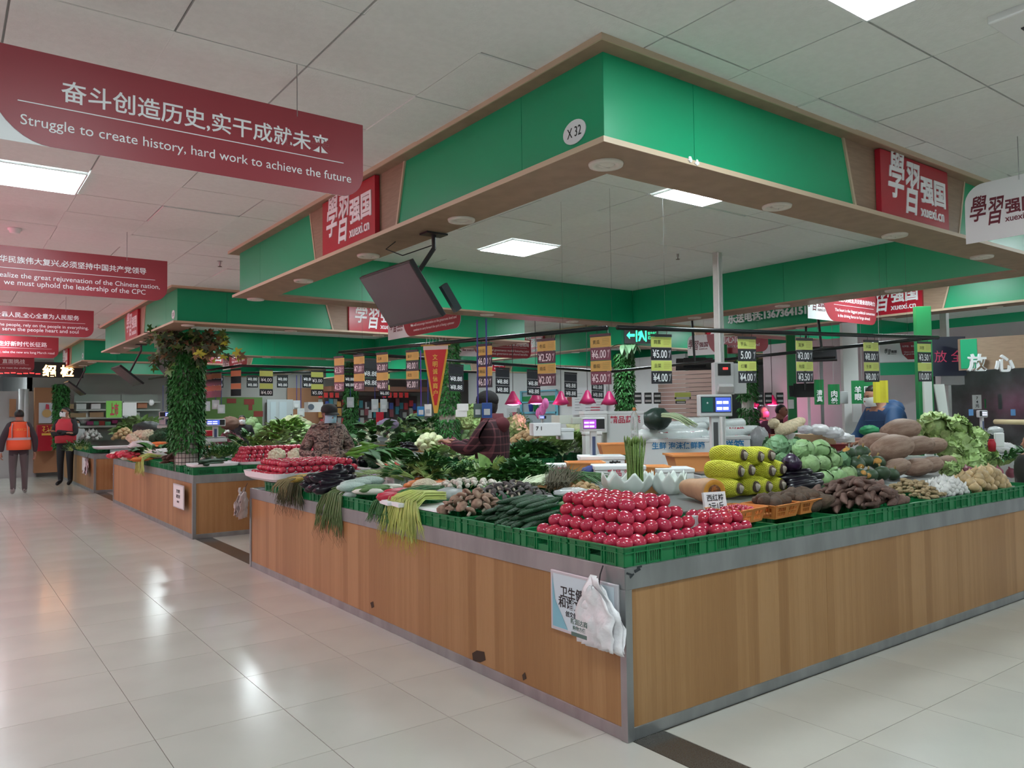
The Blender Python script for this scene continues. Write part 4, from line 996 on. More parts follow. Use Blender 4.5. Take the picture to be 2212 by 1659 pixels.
for row, (pts, y) in enumerate((([(1597, 1054), (1634, 1050), (1660, 1050), (1690, 1053), (1716, 1042)], .78), ([(1597, 1014), (1622, 1013), (1668, 1020), (1690, 1012)], .80), ([(1606, 982), (1641, 990), (1668, 990)], .84))):
    for px, py in pts:
        p = WY(px, py, y); p = V((p.x, p.y + .14, SHZ + .07 + row * .112)); z = WY(px, py, y).z; p.z = .5 * p.z + .5 * z
        lb = 'taro in a yellow foam net, %s row of the netted stack' % ('bottom', 'middle', 'top')[row]
        if first: np_.location = p; np_['label'] = lb; np_['group'] = 'netted taro, bottom row'; np_.rotation_euler = (0, 0, .1); first = False
        else: dup(np_, p, (rv(.06), 0, .1 + rv(.12)), lb, 'netted taro, %s row' % ('bottom', 'middle', 'top')[row])
# cut pumpkin
c = WY(1543, 1034, .72); t = thing('cut_pumpkin', 'long pumpkin cut across, orange ring and fibrous hollow facing out', 'pumpkin', (c.x, c.y, SHZ + .082), R(-20))
b = MB(); b.lathe([(.083, 0), (.088, .03), (.085, .12), (.072, .22), (.066, .32), (.05, .40), (.003, .43)], 22); b.xf(M.Rotation(-PI / 2, 4, 'X')); b.build('rind', mat('tan_pumpkin_skin', (.50, .29, .16), .55, var=.2, scale=9), t, True)
b = MB()
b.grid(28, 3, lambda u, v: V((cos(2 * PI * u) * (.083 - .035 * v), -.001 - .006 * sin(PI * v), sin(2 * PI * u) * (.083 - .035 * v)))); b.build('orange_flesh', ORF, t, True)
b = MB(); b.lathe([(.048, .0), (.046, .02), (.03, .05), (.002, .06)], 20, fn=lambda a, q, r, z: (r * (1 + .08 * sin(7 * a)), z)); b.xf(M.Rotation(-PI / 2, 4, 'X')); b.build('hollow', CAVM, t, True)
b = MB(); rr = random.Random(4)
for i in range(14):
    a = rr.uniform(0, 6.28); q = .044; e = rr.uniform(0, 6.28); b.tube([(q * cos(a), .004, q * sin(a)), (.5 * q * cos(a + .5), .0, .5 * q * sin(a + .5)), (q * .6 * cos(e), .006, q * .6 * sin(e))], .0035, 5)
b.build('fibres', mat('pumpkin_fibre', (.55, .16, .02), .6), t, True)
# winter melon slices with a zigzag cut
c = WZ(1385, 1072, SHZ); c = V((c.x + .12, c.y + .12, SHZ)); t = thing('cut_winter_melon', 'white winter melon halves with a zigzag cut rim on the steel shelf', 'melon', c, R(-38))
def melon_part(x0, a, w, h, nm, seed):
    b = MB(); n = 60; k = 8
    def fn(u, v):
        an = 2 * PI * u; zz = abs(((u * 9 + seed) % 1) * 2 - 1); top = h * (.62 + .5 * zz); t_ = v * PI / 2
        if v <= .7: s = v / .7; r = .55 + .45 * sin(s * PI / 2); return V((x0 + a * r * cos(an), w * r * sin(an), top * s ** 1.2))
        s = (v - .7) / .3; r = 1 - .22 * s; return V((x0 + a * r * cos(an), w * r * sin(an), top - (top - h * .45) * s * .8))
    b.grid(n, k + 2, fn); b.ell((x0, 0, h * .40), (a * .76, w * .76, h * .10), 20, 6); return b.build(nm, MELW, t, True)
melon_part(-.10, .20, .15, .16, 'left_half', 0.); melon_part(.21, .14, .12, .16, 'right_half', .4)
b = MB(); rr = random.Random(8)
for i in range(46): a = rr.uniform(0, 6.28); q = math.sqrt(rr.random()); b.ell((-.10 + .13 * q * cos(a), .10 * q * sin(a), .078 + rr.uniform(0, .006)), (.006, .0035, .0025), 5, 4)
b.build('seeds', SEEDM, t, True)
# asparagus bundle standing upright
c = WY(1372, 1040, 1.55); t = thing('asparagus_bundle', 'upright bundle of green asparagus with blue bands behind the winter melon', 'asparagus', (c.x, c.y, SHZ))
rr = random.Random(2); HT = CAM.z + 0; top = WD(1372, 940, depth(c)).z - SHZ
for i in range(40):
    a = i * 2.4; q = math.sqrt((i + .5) / 40) * .058; s = MB(); hh = top * rr.uniform(.88, 1.0); k = 1.25 + rr.uniform(-.1, .15); x, y = q * cos(a), q * sin(a)
    s.tube([(x, y, .0), (x * 1.02, y * 1.02, hh * .5), (x * k, y * k, hh * .88)], [.0062, .0058, .0048], 6); s.tube([(x * k, y * k, hh * .88), (x * k * 1.02, y * k * 1.02, hh * .95), (x * k * 1.03, y * k * 1.03, hh)], [.0056, .0062, .0015], 6)
    s.build('asparagus_stalk', ASP, t, True)
for z in (.05, ): b = MB(); b.lathe([(.066, z), (.067, z + .002), (.067, z + .028), (.066, z + .03)], 22); b.build('blue_band', BAND, t, True)

# cabbages, pumpkins, lettuces of the second tier (pixel, plane y, size)
def cr2(x, y): return 1600 + x / 3.614, 840 + y / 3.614
for x, y, r, yy, v, lb in ((280, 455, 95, 1.15, 3, 'dark outer leaves at the upper left'), (420, 440, 60, 1.2, 3, 'dark at the back'), (490, 475, 82, 1.05, 0, ''), (620, 475, 78, 1.05, 1, ''), (320, 550, 62, 1.0, 3, 'dark behind the purple one'), (540, 590, 76, .92, 2, ''), (640, 580, 68, .95, 0, ''), (730, 560, 62, .98, 1, ''), (795, 555, 60, 1.0, 3, ''), (650, 700, 72, .82, 2, ''), (750, 685, 74, .85, 0, ''), (840, 665, 66, .88, 1, ''), (560, 480, 60, 1.2, 2, ''), (690, 510, 60, 1.15, 2, '')):
    px, py = cr2(x, y); p = WY(px, py, yy); s = r / 3.614 * depth(p) / FOC / .09
    one(CABM[v], 'cabbage', 'round green cabbage in the stack before the meat stall' if v != 3 else 'cabbage with dark loose outer leaves in the stack', 'cabbage', 'pale cabbages of the stack' if v != 3 else 'dark cabbages of the stack', p, (rv(.5), rv(.5), RN.uniform(0, 6)), s)
p = WY(*cr2(400, 580), .80); one(PCAB, 'purple_cabbage', 'glossy purple cabbage between the netted taro and the green cabbages', 'cabbage', None, p, (.2, .1, 0), 75 / 3.614 * depth(p) / FOC / .095)
for x, y, yy, rz in ((430, 660, .80, 2.6), (540, 690, .78, 2.9), (470, 720, .74, 2.7), (470, 755, .70, 2.9), (540, 748, .69, 3.0), (400, 690, .80, 2.5)):
    t = tag(inst(EGLM[0], 'eggplant', WY(*cr2(x, y), yy), (0, .1, rz), 1.15), 'dark purple eggplant lying below the purple cabbage', 'eggplant', 'eggplants below the purple cabbage')
for x, y, r, yy in ((840, 510, 62, 1.02), (950, 495, 62, 1.06), (905, 585, 64, .92), (1065, 575, 64, .95), (985, 560, 55, .98), (930, 665, 55, .82), (1010, 675, 60, .80), (1100, 660, 66, .80), (1185, 665, 55, .82)):
    p = WY(*cr2(x, y), yy); s = r / 3.614 * depth(p) / FOC / .085; t = thing('green_pumpkin', 'small dark green pumpkin beside the giant tan pumpkins', 'pumpkin', p, RN.uniform(0, 6), 'small green pumpkins'); t.scale = (s, s, s); t.rotation_euler = (rv(.6), rv(.6), RN.uniform(0, 6))
    inst(GPUM[0], 'rind', (0, 0, 0), parent=t)
    b = MB(); b.grid(5, 14, lambda u, v: (lambda A, E: V((cos(A) * cos(E), sin(A) * cos(E), sin(E) * .84)))(-1.35 + .5 * u * cos(6.2832 * v), .25 + .42 * u * sin(6.2832 * v)) * (.0865 + .004 * NZ.noise(V((u * 3, v * 3, x))))); b.build('orange_patch', mat('pumpkin_orange_patch', (.62, .30, .06), .5, var=.3, scale=20), t, True)
    b = MB(); b.tube([(0, 0, .06), (.004, .003, .085), (.012, .004, .10)], [.014, .009, .011], 7); b.build('stalk', mat('dry_stalk', (.40, .27, .10), .7), t, True)
for x, y, a, yy, v, lb in ((1235, 325, 150, 1.22, 0, 'topmost'), (1050, 420, 130, 1.18, 1, 'upper left'), (1170, 465, 175, 1.0, 0, 'large front upper'), (1360, 445, 130, 1.06, 1, 'middle upper'), (1490, 445, 110, 1.1, 0, 'right upper'), (1205, 615, 115, .86, 1, 'bottom left'), (1365, 612, 120, .88, 0, 'second in the bottom row'), (1475, 595, 105, .92, 1, 'third in the bottom row'), (1590, 580, 95, .96, 0, 'bottom right')):
    p = WY(*cr2(x, y), yy); s = a / 3.614 * depth(p) / FOC / .17
    one(PUMM[v], 'giant_pumpkin', 'giant tan oblong pumpkin, %s of the stack' % lb, 'pumpkin', 'giant tan pumpkins', p, (rv(.4), R(-8) + rv(.08), R(-22) + rv(.12)), s)
for x, y, r, yy, v, lb in ((1510, 305, 108, 1.25, 0, 'topmost at the left'), (1685, 310, 90, 1.28, 1, 'topmost at the right'), (1650, 430, 112, 1.1, 2, 'upper middle'), (1820, 395, 85, 1.22, 0, 'upper right under clear wrap'), (1640, 480, 80, 1.05, 1, 'dark underside left'), (1680, 600, 80, .92, 1, 'lower left'), (1775, 565, 98, .98, 2, 'lower middle'), (1895, 550, 92, 1.05, 0, 'lower right'), (1640, 640, 65, .86, 2, 'lowest left'), (1800, 480, 80, 1.15, 1, 'inner'), (1560, 400, 80, 1.2, 2, 'behind the pumpkins')):
    p = WY(*cr2(x, y), yy); one(LETM[v], 'lettuce', 'crinkled light green lettuce head, %s of the stack' % lb, 'lettuce', 'lettuce heads of the stack', p, (rv(.8), rv(.8), RN.uniform(0, 6)), r / 3.614 * depth(p) / FOC / .118)
heap(2150, 990, 2330, 1008, .95, .2, 10, greens('stalk', 'dark green leek leaves lying at the right picture edge', 'leeks at the right edge', 1.2, out=False))
# ================================================================== left side of the near stall
# cucumbers: tips toward the aisle
def cuc(px0, px1, py0, py1, rows, per):
    for k in range(rows):
        for i in range(per - k):
            x = .20 + .03 * k + rv(.03); y = .90 + (i + .5 * k) * .058 + rv(.008); z = .925 + .034 * k
            one(CUCM, 'cucumber', 'dark green prickly cucumber in the stack beside the tomato pyramid', 'cucumber', 'cucumbers beside the pyramid', (x + .02 * (k % 2), y, z), (rv(.3), R(-6) + rv(.08), R(6) + rv(.16)), RN.uniform(.95, 1.1))
cuc(0, 0, 0, 0, 4, 9)
def mush(cap, stalk, lb, grp, nm='mushroom', tilt=.9):
    def put(p, a, rho, i):
        t = thing(nm, lb, 'mushroom', (p.x, p.y, p.z + .02), 0, grp); t.rotation_euler = (rv(tilt), rv(tilt), RN.uniform(0, 6)); s = RN.uniform(.8, 1.15); t.scale = (s, s, s)
        inst(cap, 'cap', (0, 0, 0), parent=t); inst(stalk, 'stalk', (0, 0, 0), parent=t)
    put.pad = .03; return put
heap(948, 1060, 1092, 1116, .905, .14, 32, mush(SHIM, SHIS, 'brown cracked shiitake mushroom beside the cucumbers', 'shiitake mushrooms'))
heap(1010, 1040, 1192, 1088, .93, .17, 80, mush(OYSM, OYSS, 'small dark grey oyster mushroom in the heap behind the shiitake', 'grey oyster mushrooms', tilt=1.2))
heap(932, 1034, 1095, 1060, .95, .14, 44, mush(BUTM, BUTS, 'white button mushroom behind the grey oyster mushrooms', 'white button mushrooms', tilt=1.))
def bag(px, py, z, r, m, lb, cat='bag', seed=0, h=.7, name='plastic_bag', rz=0):
    p = WZ(px, py, z); b = MB()
    def fn(d): return 1 + .16 * NZ.noise(d * 2.3 + V((seed, 0, 0))) + .07 * NZ.noise(d * 7 + V((seed, 1, 0)))
    b.ell((0, 0, 0), (r, r * .7, r * h * .5), 26, 14, fn); o = b.build(name, m, smooth=True, loc=(p.x, p.y, z + r * h * .45)); o.rotation_euler = (0, 0, rz); return tag(o, lb, cat)
bag(968, 1078, .93, .13, BAGC, 'clear bag of enoki mushrooms left of the shiitake', seed=1)
bag(1165, 1092, .93, .15, BAGC, 'clear bag of white mushrooms with blue tie above the cucumbers', seed=2, h=.5)
bag(1235, 1072, .95, .15, BAGC, 'clear bag lying behind the bitter gourd', seed=3, h=.45)
bag(1010, 1043, .95, .10, mat('blue_bag', (.03, .16, .55), .35, bump=.5, bscale=20), 'blue plastic bag edge under the white mushrooms', seed=4, h=.3)
for px, py, lb in ((1243, 1078, 'bitter gourd, upper of two behind the tomato pyramid'), (1232, 1087, 'bitter gourd, lower of two behind the tomato pyramid')): one(LUFM, 'gourd', 'pale green ' + lb, 'gourd', 'bitter gourds', WZ(px, py, .96), (0, 0, .25), .75)
heap(1232, 1042, 1300, 1068, .95, .12, 22, pile(POTM, 'peeled_tuber', 'pale peeled tuber in the bag behind the bitter gourds', 'tuber', 'pale peeled tubers', .02, sc=(.5, .7)))
# spring onions, dark herbs, chives
def strands(name, lb, cat, base, tip, n, L, m, r=.004, sag=.03, spread=.05, rootm=None, rootn=0, tipm=None, fan=.12, flat=.03, width=0.):
    """a bundle of thin stalks from base to tip"""
    base, tip = V(base), V(tip); t = thing(name, lb, cat, base); d = tip - base; s = d.cross(V((0, 0, 1))).normalized(); b = MB(); rr = random.Random(int(base.x * 991 + base.y * 77))
    for i in range(n):
        o = s * rr.uniform(-spread, spread) + V((0, 0, rr.uniform(0, flat))); e = d * rr.uniform(.85, 1.1) + s * rr.uniform(-fan, fan) + V((0, 0, rr.uniform(-.01, flat)))
        pts = [o, o + (e * .33) + V((0, 0, sag)), o + e * .66 + V((0, 0, sag)), o + e]; b.tube(pts, [r, r, r * .9, r * .3], 4, False)
    b.build('stalks', m, t, True)
    if rootm:
        b = MB()
        for i in range(rootn):
            o = s * rr.uniform(-spread, spread) + V((0, 0, rr.uniform(-.01, flat))); e = -d.normalized() * rr.uniform(.03, .09) + V((rr.uniform(-.03, .03), rr.uniform(-.03, .03), rr.uniform(-.03, .02))); b.tube([o, o + e * .5 + V((0, 0, .008)), o + e], [.0025, .002, .0008], 4, False)
        b.build('roots', rootm, t, True)
    return t
ROOT = mat('pale_roots', (.55, .47, .36), .8); DROOT = mat('dark_roots', (.10, .085, .05), .8)
strands('spring_onion_bundle', 'bundle of spring onions with pale hairy roots behind the grey mushrooms', 'spring onion', WZ(1140, 1048, .97), WZ(1235, 1022, .99), 70, .4, LEAF['dark'], .0045, .02, .11, ROOT, 130)
strands('spring_onion_whites', 'white lower stalks of the spring onions beside their roots', 'spring onion', WZ(1148, 1050, .98), WZ(1196, 1036, .98), 60, .2, STW, .0052, .02, .10)
strands('herb_bundle', 'dark rooted herb bundle between the spring onions and the chives', 'herb', WZ(1205, 1058, .97), WZ(1222, 1030, 1.03), 110, .2, DROOT, .004, .01, .09, DROOT, 160, fan=.1, flat=.06)
strands('chive_bundle', 'bundle of green chives pointing right toward the melon', 'chive', WZ(1222, 1030, 1.0), WZ(1300, 1052, .97), 110, .3, LEAF['mid'], .0035, .03, .13, fan=.16)
# greens heaps (outline in the photograph, base height, half depth, count)
G = greens
heap(1060, 985, 1190, 1048, .95, .25, 34, G('spin', 'bunch of dark leafy herbs in the heap in front of the green crate', 'dark leafy herbs', 1.0))
heap(1120, 1000, 1182, 1035, .97, .16, 8, G('herb', 'feathery green herb bunch right of the dark leafy herbs', 'feathery herbs', 1.))
heap(1042, 1005, 1090, 1045, .95, .16, 8, G('lett', 'loose bright green lettuce leaves below the plaid coat', 'lettuce below the plaid coat', .9))
heap(985, 995, 1056, 1040, .96, .18, 20, G('herb', 'mound of curly parsley left of the plaid coat', 'curly parsley', 1.))
for px, py, rz in ((965, 1018, .3), (990, 1003, .2), (975, 1028, .35), (998, 1012, .1)): put_bunch('celery', WZ(px, py, 1.0), rz - .4, 'pale green celery bunch above the carrots', 'celery bunches', .9)
heap(855, 985, 965, 1045, .95, .28, 30, G('stalk', 'bundle of green leafy stalks in the heap above the carrots', 'leafy stalks', 1.0, out=False))
for i in range(7): put_bunch('bok', WZ(832 + i * 12, 1014 - 1.5 * i + rv(2), 1.02), 2.4 + rv(.2), 'bok choy bunch tied with red string standing behind the round eggplants', 'tied bok choy', 1.1, .5)
for i in range(4):
    q = MB(); q.lathe([(.040, 0), (.043, .006), (.040, .012)], 12); o = q.build('red_string', mat('red_string', (.6, .04, .03), .5), None, loc=WZ(838 + i * 20, 1008 - 2 * i, 1.06)); o.rotation_euler = (.6, .5, .2); tag(o, 'red string tied around the bok choy bunches', 'string', 'red strings')
heap(790, 975, 840, 1008, 1.0, .16, 9, pile(BROM, 'broccoli', 'dark broccoli head behind the round eggplants', 'broccoli', 'broccoli heads', .05, lie=False, sc=(1, 1.25)))
heap(748, 960, 828, 992, 1.05, .18, 22, pile(PEPM, 'long_pepper', 'long bright green pepper right of the camouflage man', 'pepper', 'long green peppers', .02, sc=(1.1, 1.4), az=-.6))
heap(845, 930, 905, 972, 1.05, .25, 18, G('spin', 'glossy green leaf bunch above the long peppers', 'leaf bunches above the peppers', 1.1))
heap(760, 915, 850, 965, 1.05, .3, 14, G('bok', 'blue green leafy bunch in the wrapped heap right of the camouflage man', 'blue green bunches', 1.2, out=False))
for px, py, s in ((800, 948, 5), (770, 935, 6), (850, 925, 7)): bag(px, py, 1.10, .26, BAGC, 'clear plastic wrap over the leafy bunches right of the camouflage man, %s' % {5: 'lowest', 6: 'middle', 7: 'topmost'}[s], seed=s, h=.5)
heap(865, 925, 945, 962, 1.05, .3, 30, G('rape', 'small pale green choy in the heap left of the leafy column', 'pale choy left of the column', 1.1))
heap(893, 938, 962, 972, 1.08, .2, 22, pile([lumpy('napa_cabbage', mat('napa', (.66, .72, .42), .5, var=.25, scale=9, rnd=.06, bump=.6, bscale=25), (.12, .055, .055), .08, 1.5, seed=9)], 'napa_cabbage', 'pale yellow napa cabbage in the heap below the leafy column', 'cabbage', 'napa cabbages below the column', .05, az=-2.))
heap(940, 948, 1005, 978, 1.06, .18, 20, pile(RONM, 'red_onion', 'purple red onion in front of the leafy column', 'onion', 'red onions by the column', .04, lie=False, sc=(1, 1.25)))
heap(992, 928, 1040, 960, 1.08, .16, 9, pile(CABM[:3], 'small_cabbage', 'small round green cabbage left of the plaid coat', 'cabbage', 'small cabbages by the plaid coat', .06, lie=False, sc=(.55, .7)))
heap(975, 955, 1040, 975, 1.06, .15, 9, pile(CARM, 'carrot', 'orange carrot under the small cabbages', 'carrot', 'carrots under the small cabbages', .03))
heap(930, 958, 1015, 996, 1.02, .22, 26, G('rape', 'green and white choy in the teal crate near the hand of the plaid coat', 'choy in the teal crate', 1.1))
heap(858, 955, 898, 975, 1.08, .12, 12, pile(EGLM, 'eggplant', 'small black eggplant in the clear pack above the bok choy', 'eggplant', 'small black eggplants', .025, sc=(.6, .8)))
for px, py, lb in ((972, 997, 'teal green crate edge below the choy, left'), (1128, 1002, 'green crate below the spinach right of the plaid coat'), (1215, 990, 'green crate below the pale lettuce heap')): p = WZ(px, py, 1.0); crate(p.x + .2, p.y + .3, .93, False, lb, 'rear crates', 1.1)
heap(1105, 948, 1192, 992, 1.03, .3, 34, G('spin', 'dark spinach bunch in the rear crate right of the plaid coat', 'spinach in the rear crate', 1.2))
heap(1180, 932, 1272, 985, 1.03, .3, 34, G('rape', 'light green head of choy in the rear crate left of the small scale', 'light choy in the rear crate', 1.4))
heap(1105, 932, 1176, 958, 1.15, .2, 26, pile(POTM, 'potato', 'pale brown potato in the mound right of the plaid coat', 'potato', 'potatoes by the plaid coat', .03, sc=(1.1, 1.4)))
heap(1096, 905, 1132, 945, 1.15, .2, 6, pile(LETM, 'lettuce', 'pale lettuce head beside the dark hairy roots', 'lettuce', 'pale lettuce by the roots', .06, lie=False, sc=(.9, 1.1)))
heap(1098, 893, 1145, 935, 1.2, .25, 10, G('herb', 'dull grey brown dried root bundle behind the plaid coat', 'dull root bundles', 1.3))
heap(1225, 905, 1270, 955, 1.15, .12, 7, pile([lumpy('napa_cabbage', MC['napa'], (.14, .07, .07), .08, 1.5, seed=19)], 'wrapped_cabbage', 'wrapped pale napa cabbage behind the small scale', 'cabbage', 'wrapped napa cabbages', .07, az=1.2))
heap(1305, 912, 1372, 952, 1.15, .2, 9, pile(LETM, 'lettuce', 'wilted pale lettuce leaves between the scale and the asparagus', 'lettuce', 'pale lettuce behind the asparagus', .06, lie=False, sc=(1, 1.3)))
# carrots, sprouts, radishes, roots along the edge
for px, py, rz in ((905, 1044, .2), (920, 1036, .15), (940, 1040, .05), (930, 1030, .1), (950, 1046, 0), (895, 1048, .3)): one(CARM, 'carrot', 'large orange carrot beside the pale bean sprouts', 'carrot', 'large carrots', WZ(px, py, .965), (0, 0, rz + .25), 1.45)
t = WZ(907, 1062, .93); b = MB(); b.ell((0, 0, 0), (.125, .10, .085), 30, 16, lambda d: 1 + .06 * NZ.noise(d * 9) + .05 * NZ.noise(d * 22)); tag(b.build('sprout_mound', mat('bean_sprout', (.66, .58, .42), .7, bump=1., bscale=70, var=.15, scale=60), smooth=True, loc=(t.x + .05, t.y, .95)), 'rounded mound of cream bean sprouts in front of the carrots', 'sprouts', None, 'stuff')
for px, py, rz in ((838, 1072, .1), (852, 1064, .05), (868, 1062, 0), (866, 1074, .05)): one(RADM, 'red_radish', 'long pink red radish beside the drooping yellow chives', 'radish', 'pink radishes', WZ(px, py, .965), (0, 0, rz), 1.35)
for px, py, lb in ((845, 1086, 'left'), (868, 1090, 'right')): p = WZ(px, py, .925); q = MB(); q.box((p.x, p.y, .93), (.2, .12, .03), M.Rotation(R(80), 3, 'Z')); tag(q.build('foam_tray', FOAM, bevel=.004), 'white foam tray under the pink radishes, ' + lb, 'tray')
for px, py, rz in ((795, 1062, 2.8), (815, 1055, 2.9), (838, 1052, 3.)): one(DAIM, 'daikon', 'pale yellow white daikon left of the pink radishes', 'radish', 'pale daikons', WZ(px, py, .955), (0, 0, rz - .4), .9)
for px, py, s in ((770, 1045, 1.), (795, 1040, 1.1), (760, 1052, .9)): one([lumpy('netted_celtuce', mat('pale_blue_net', (.50, .62, .58), .5, bump=.8, bscale=80), (.15, .043, .043), .06, 1.5, seed=4)], 'netted_cabbage', 'long cabbage in a pale blue foam net above the daikons', 'cabbage', 'netted long cabbages', WZ(px, py, .98), (0, 0, -.1), s)
heap(775, 1050, 825, 1064, .95, .1, 4, pile(LUFM, 'gourd', 'pale green gourd below the netted cabbages', 'gourd', 'gourds below the netted cabbages', .025, az=-.1, sc=(.7, .8)))
heap(648, 1022, 742, 1060, .93, .2, 18, pile(EGLM, 'eggplant', 'glossy black long eggplant near the far end of the left side', 'eggplant', 'long black eggplants', .03, az=2.8, sc=(1.1, 1.35)))
for px, py, lb in ((755, 1000, 'upper left'), (785, 998, 'upper right'), (733, 1016, 'lower left'), (752, 1018, 'lower right')): p = WZ(px, py, 1.04); one(REGM, 'round_eggplant', 'big round black eggplant, %s of four' % lb, 'eggplant', 'round eggplants', (p.x, p.y, p.z + .0), (rv(.5), rv(.5), 0), 14.5 / FOC * depth(p) / .1 * 1.05)
heap(758, 1015, 850, 1034, .98, .14, 46, pile(BEANM, 'bean_pod', 'pale bean pod in the heap right of the round eggplants', 'bean', 'pale bean pods', .01, az=-.3))
bag(800, 1032, .97, .10, mat('lilac_bag', (.45, .25, .60), .35, bump=.4, bscale=20), 'lilac plastic bag lying on the pale bean pods', seed=12, h=.4)
for px, py, lb in ((765, 1037, 'left'), (850, 1043, 'right')): p = WZ(px, py, .93); o = one(CRM, 'white_crate', 'low white slotted crate edge between the beans and the netted cabbages, ' + lb, 'crate', None, (p.x + .1, p.y + .1, .90), (0, 0, PI / 2), .9); o.data = o.data.copy(); o.data.materials[0] = WPL
# corn with dry husks hanging over the edge
for px, py, rz in ((640, 1036, .35), (655, 1030, .3)):
    t = thing('corn_cob', 'yellow corn cob with dry hanging husks, ' + ('front' if px == 640 else 'rear'), 'corn', WZ(px, py, .985), rz)
    b = MB(); b.tube([(-.08, 0, 0), (-.03, 0, 0), (.05, 0, 0), (.10, 0, 0)], [.018, .026, .025, .012], 10); b.build('kernels', CORNM, t, True)
    b = MB(); rr = random.Random(px)
    for i in range(26):
        a = rr.uniform(-.05, .05); b.tube([(-.05, a, .015), (-.14, a * 1.6, .0), (-.20 + rr.uniform(-.03, .03), a * 2, -.05), (-.21 + rr.uniform(-.03, .03), a * 2.4, -.09 - rr.uniform(0, .06))], [.006, .006, .004, .001], 4, False)
    b.build('husk', HUSK, t, True)
def droop(name, lb, cat, start, over, n, L, m, r, wd, seed, rootm=None, back=.25, edge=-.015):
    """stalks lying on the crates (x grows inward) that bend over the edge and hang down"""
    rr = random.Random(seed); s = V(start); t = thing(name, lb, cat, s); b = MB(); b2 = MB()
    for i in range(n):
        y = rr.uniform(-wd, wd); z = rr.uniform(0, .05); h = L * rr.uniform(.7, 1.1); fan = y * rr.uniform(.6, 1.6) + over * h
        pts = [(back, y * .6, z + .02), (.06, y * .8, z + .035), (edge - .03 - z * .3, y + fan * .3, z - .01), (edge - .045 - z * .5, y + fan * .7, z * .5 - h * .55), (edge - .035 - rr.uniform(0, .05), y + fan, -h)]
        P = [V(p) for p in pts]; sm = []
        for k in range(4):
            for q in (0, .5): sm.append(P[k].lerp(P[k + 1], q))
        sm.append(P[4]); b.tube(sm, [r] * 6 + [r * .9, r * .7, r * .35], 5, False)
        if rootm and i % 2 == 0: e = P[4]; b2.tube([e, e + V((rr.uniform(-.02, .02), rr.uniform(-.02, .02), -.05)), e + V((rr.uniform(-.03, .03), rr.uniform(-.03, .03), -.1))], [.0012, .001, .0006], 3, False)
    b.build('stalks', m, t, True)
    if rootm: b2.build('thin_ends', rootm, t, True)
    return t
YCH = mat('yellow_chive', (.55, .62, .17), .45, var=.3, scale=9, rnd=.05)
droop('yellow_chive_bundle', 'thick bundle of yellow chives drooping over the counter edge', 'chive', WX(885, 1088, .06), .16, 170, .23, YCH, .0042, .15, 3, mat('yellow_ends', (.50, .46, .06), .6))
droop('dark_chive_bundle', 'dark green chives hanging at the left of the yellow chives', 'chive', WX(836, 1092, .05), .12, 60, .12, LEAF['dark'], .0036, .08, 4)
strands('green_chive_bundle', 'dark green chives lying behind the yellow chives', 'chive', WX(845, 1085, .1), WZ(945, 1063, .95), 60, .4, LEAF['dark'], .0038, .03, .05, fan=.06)
q = MB(); c = WX(955, 1098, .2); q.grid(8, 6, lambda u, v: V((.02 + .33 * v, c.y - .25 + .5 * u, .918 + .012 * NZ.noise(V((u * 4, v * 4, 2)))))); tag(q.build('white_sheet', mat('white_sheet', (.82, .82, .84), .5), smooth=True, solid=.002), 'white plastic sheet under the yellow chives and shiitake', 'sheet')
droop('garlic_scape_bundle', 'long dark green garlic scapes hanging over the counter edge', 'scape', WX(735, 1073, .06), .34, 75, .29, mat('scape_green', (.10, .17, .055), .5, rnd=.1), .0055, .13, 5, DROOT)
droop('herb_tail', 'brown green leafy tails hanging below the corn', 'herb', WX(645, 1052, .05), .15, 110, .17, mat('tail_green', (.075, .085, .035), .7, rnd=.1), .0045, .16, 6, DROOT)
t = thing('asparagus_ends', 'bundle of cut asparagus ends with a blue band lying at the counter edge', 'asparagus', WX(678, 1060, .06), R(-15))
for i in range(30): a = i * 2.4; q_ = math.sqrt((i + .5) / 30) * .052; b = MB(); b.tube([(-.03, q_ * cos(a), .05 + q_ * sin(a)), (.22, q_ * cos(a), .05 + q_ * sin(a))], .0075, 6); b.build('asparagus_stalk', mat('cut_asparagus', (.42, .46, .20), .6), t)
b = MB(); b.lathe([(.062, .02), (.064, .03), (.062, .045)], 18); b.xf(M.Translation((0, 0, .05)) @ M.Rotation(PI / 2, 4, 'Y')); b.build('blue_band', BAND, t, True)
bag(752, 1078, .88, .07, BAGW, 'knotted white plastic bag hanging at the counter edge by the scapes', seed=21, h=1.1)
# tomato tray at the far end of the left side
q = MB(); nY = 5.44; z0 = .905
def tray(x0, y0, x1, y1, z, h, lb):
    b = MB(); n = 24
    def pt(t, f, zz):
        a = 2 * PI * t; ex = .28; cx, cy = (x0 + x1) / 2, (y0 + y1) / 2; s_ = lambda v: math.copysign(abs(v) ** ex, v)
        return V((cx + (x1 - x0) / 2 * f * s_(cos(a)), cy + (y1 - y0) / 2 * f * s_(sin(a)), zz))
    prof = [(.88, z), (.97, z + h * .35), (1, z + h), (.975, z + h), (.945, z + h * .4), (.87, z + .012)]
    b.grid(48, len(prof) - 1, lambda u, v: pt(u, *prof[round(v * (len(prof) - 1))])); b.add([pt(i / 48, .88, z + .006) for i in range(48)], [tuple(range(48))])
    return tag(b.build('white_tray', FOAM, smooth=False), lb, 'tray')
tray(-.10, 4.62, 1.0, 5.62, .93, .085, 'large white tray of tomatoes at the far end of the left side')
pyramid(-.02, 4.70, .96, 5.58, .95, .041, 3, 'small red tomato in the far tray beside the camouflage man', 'tomatoes in the far tray', (1.2, .9, .9, .5), lod=True)
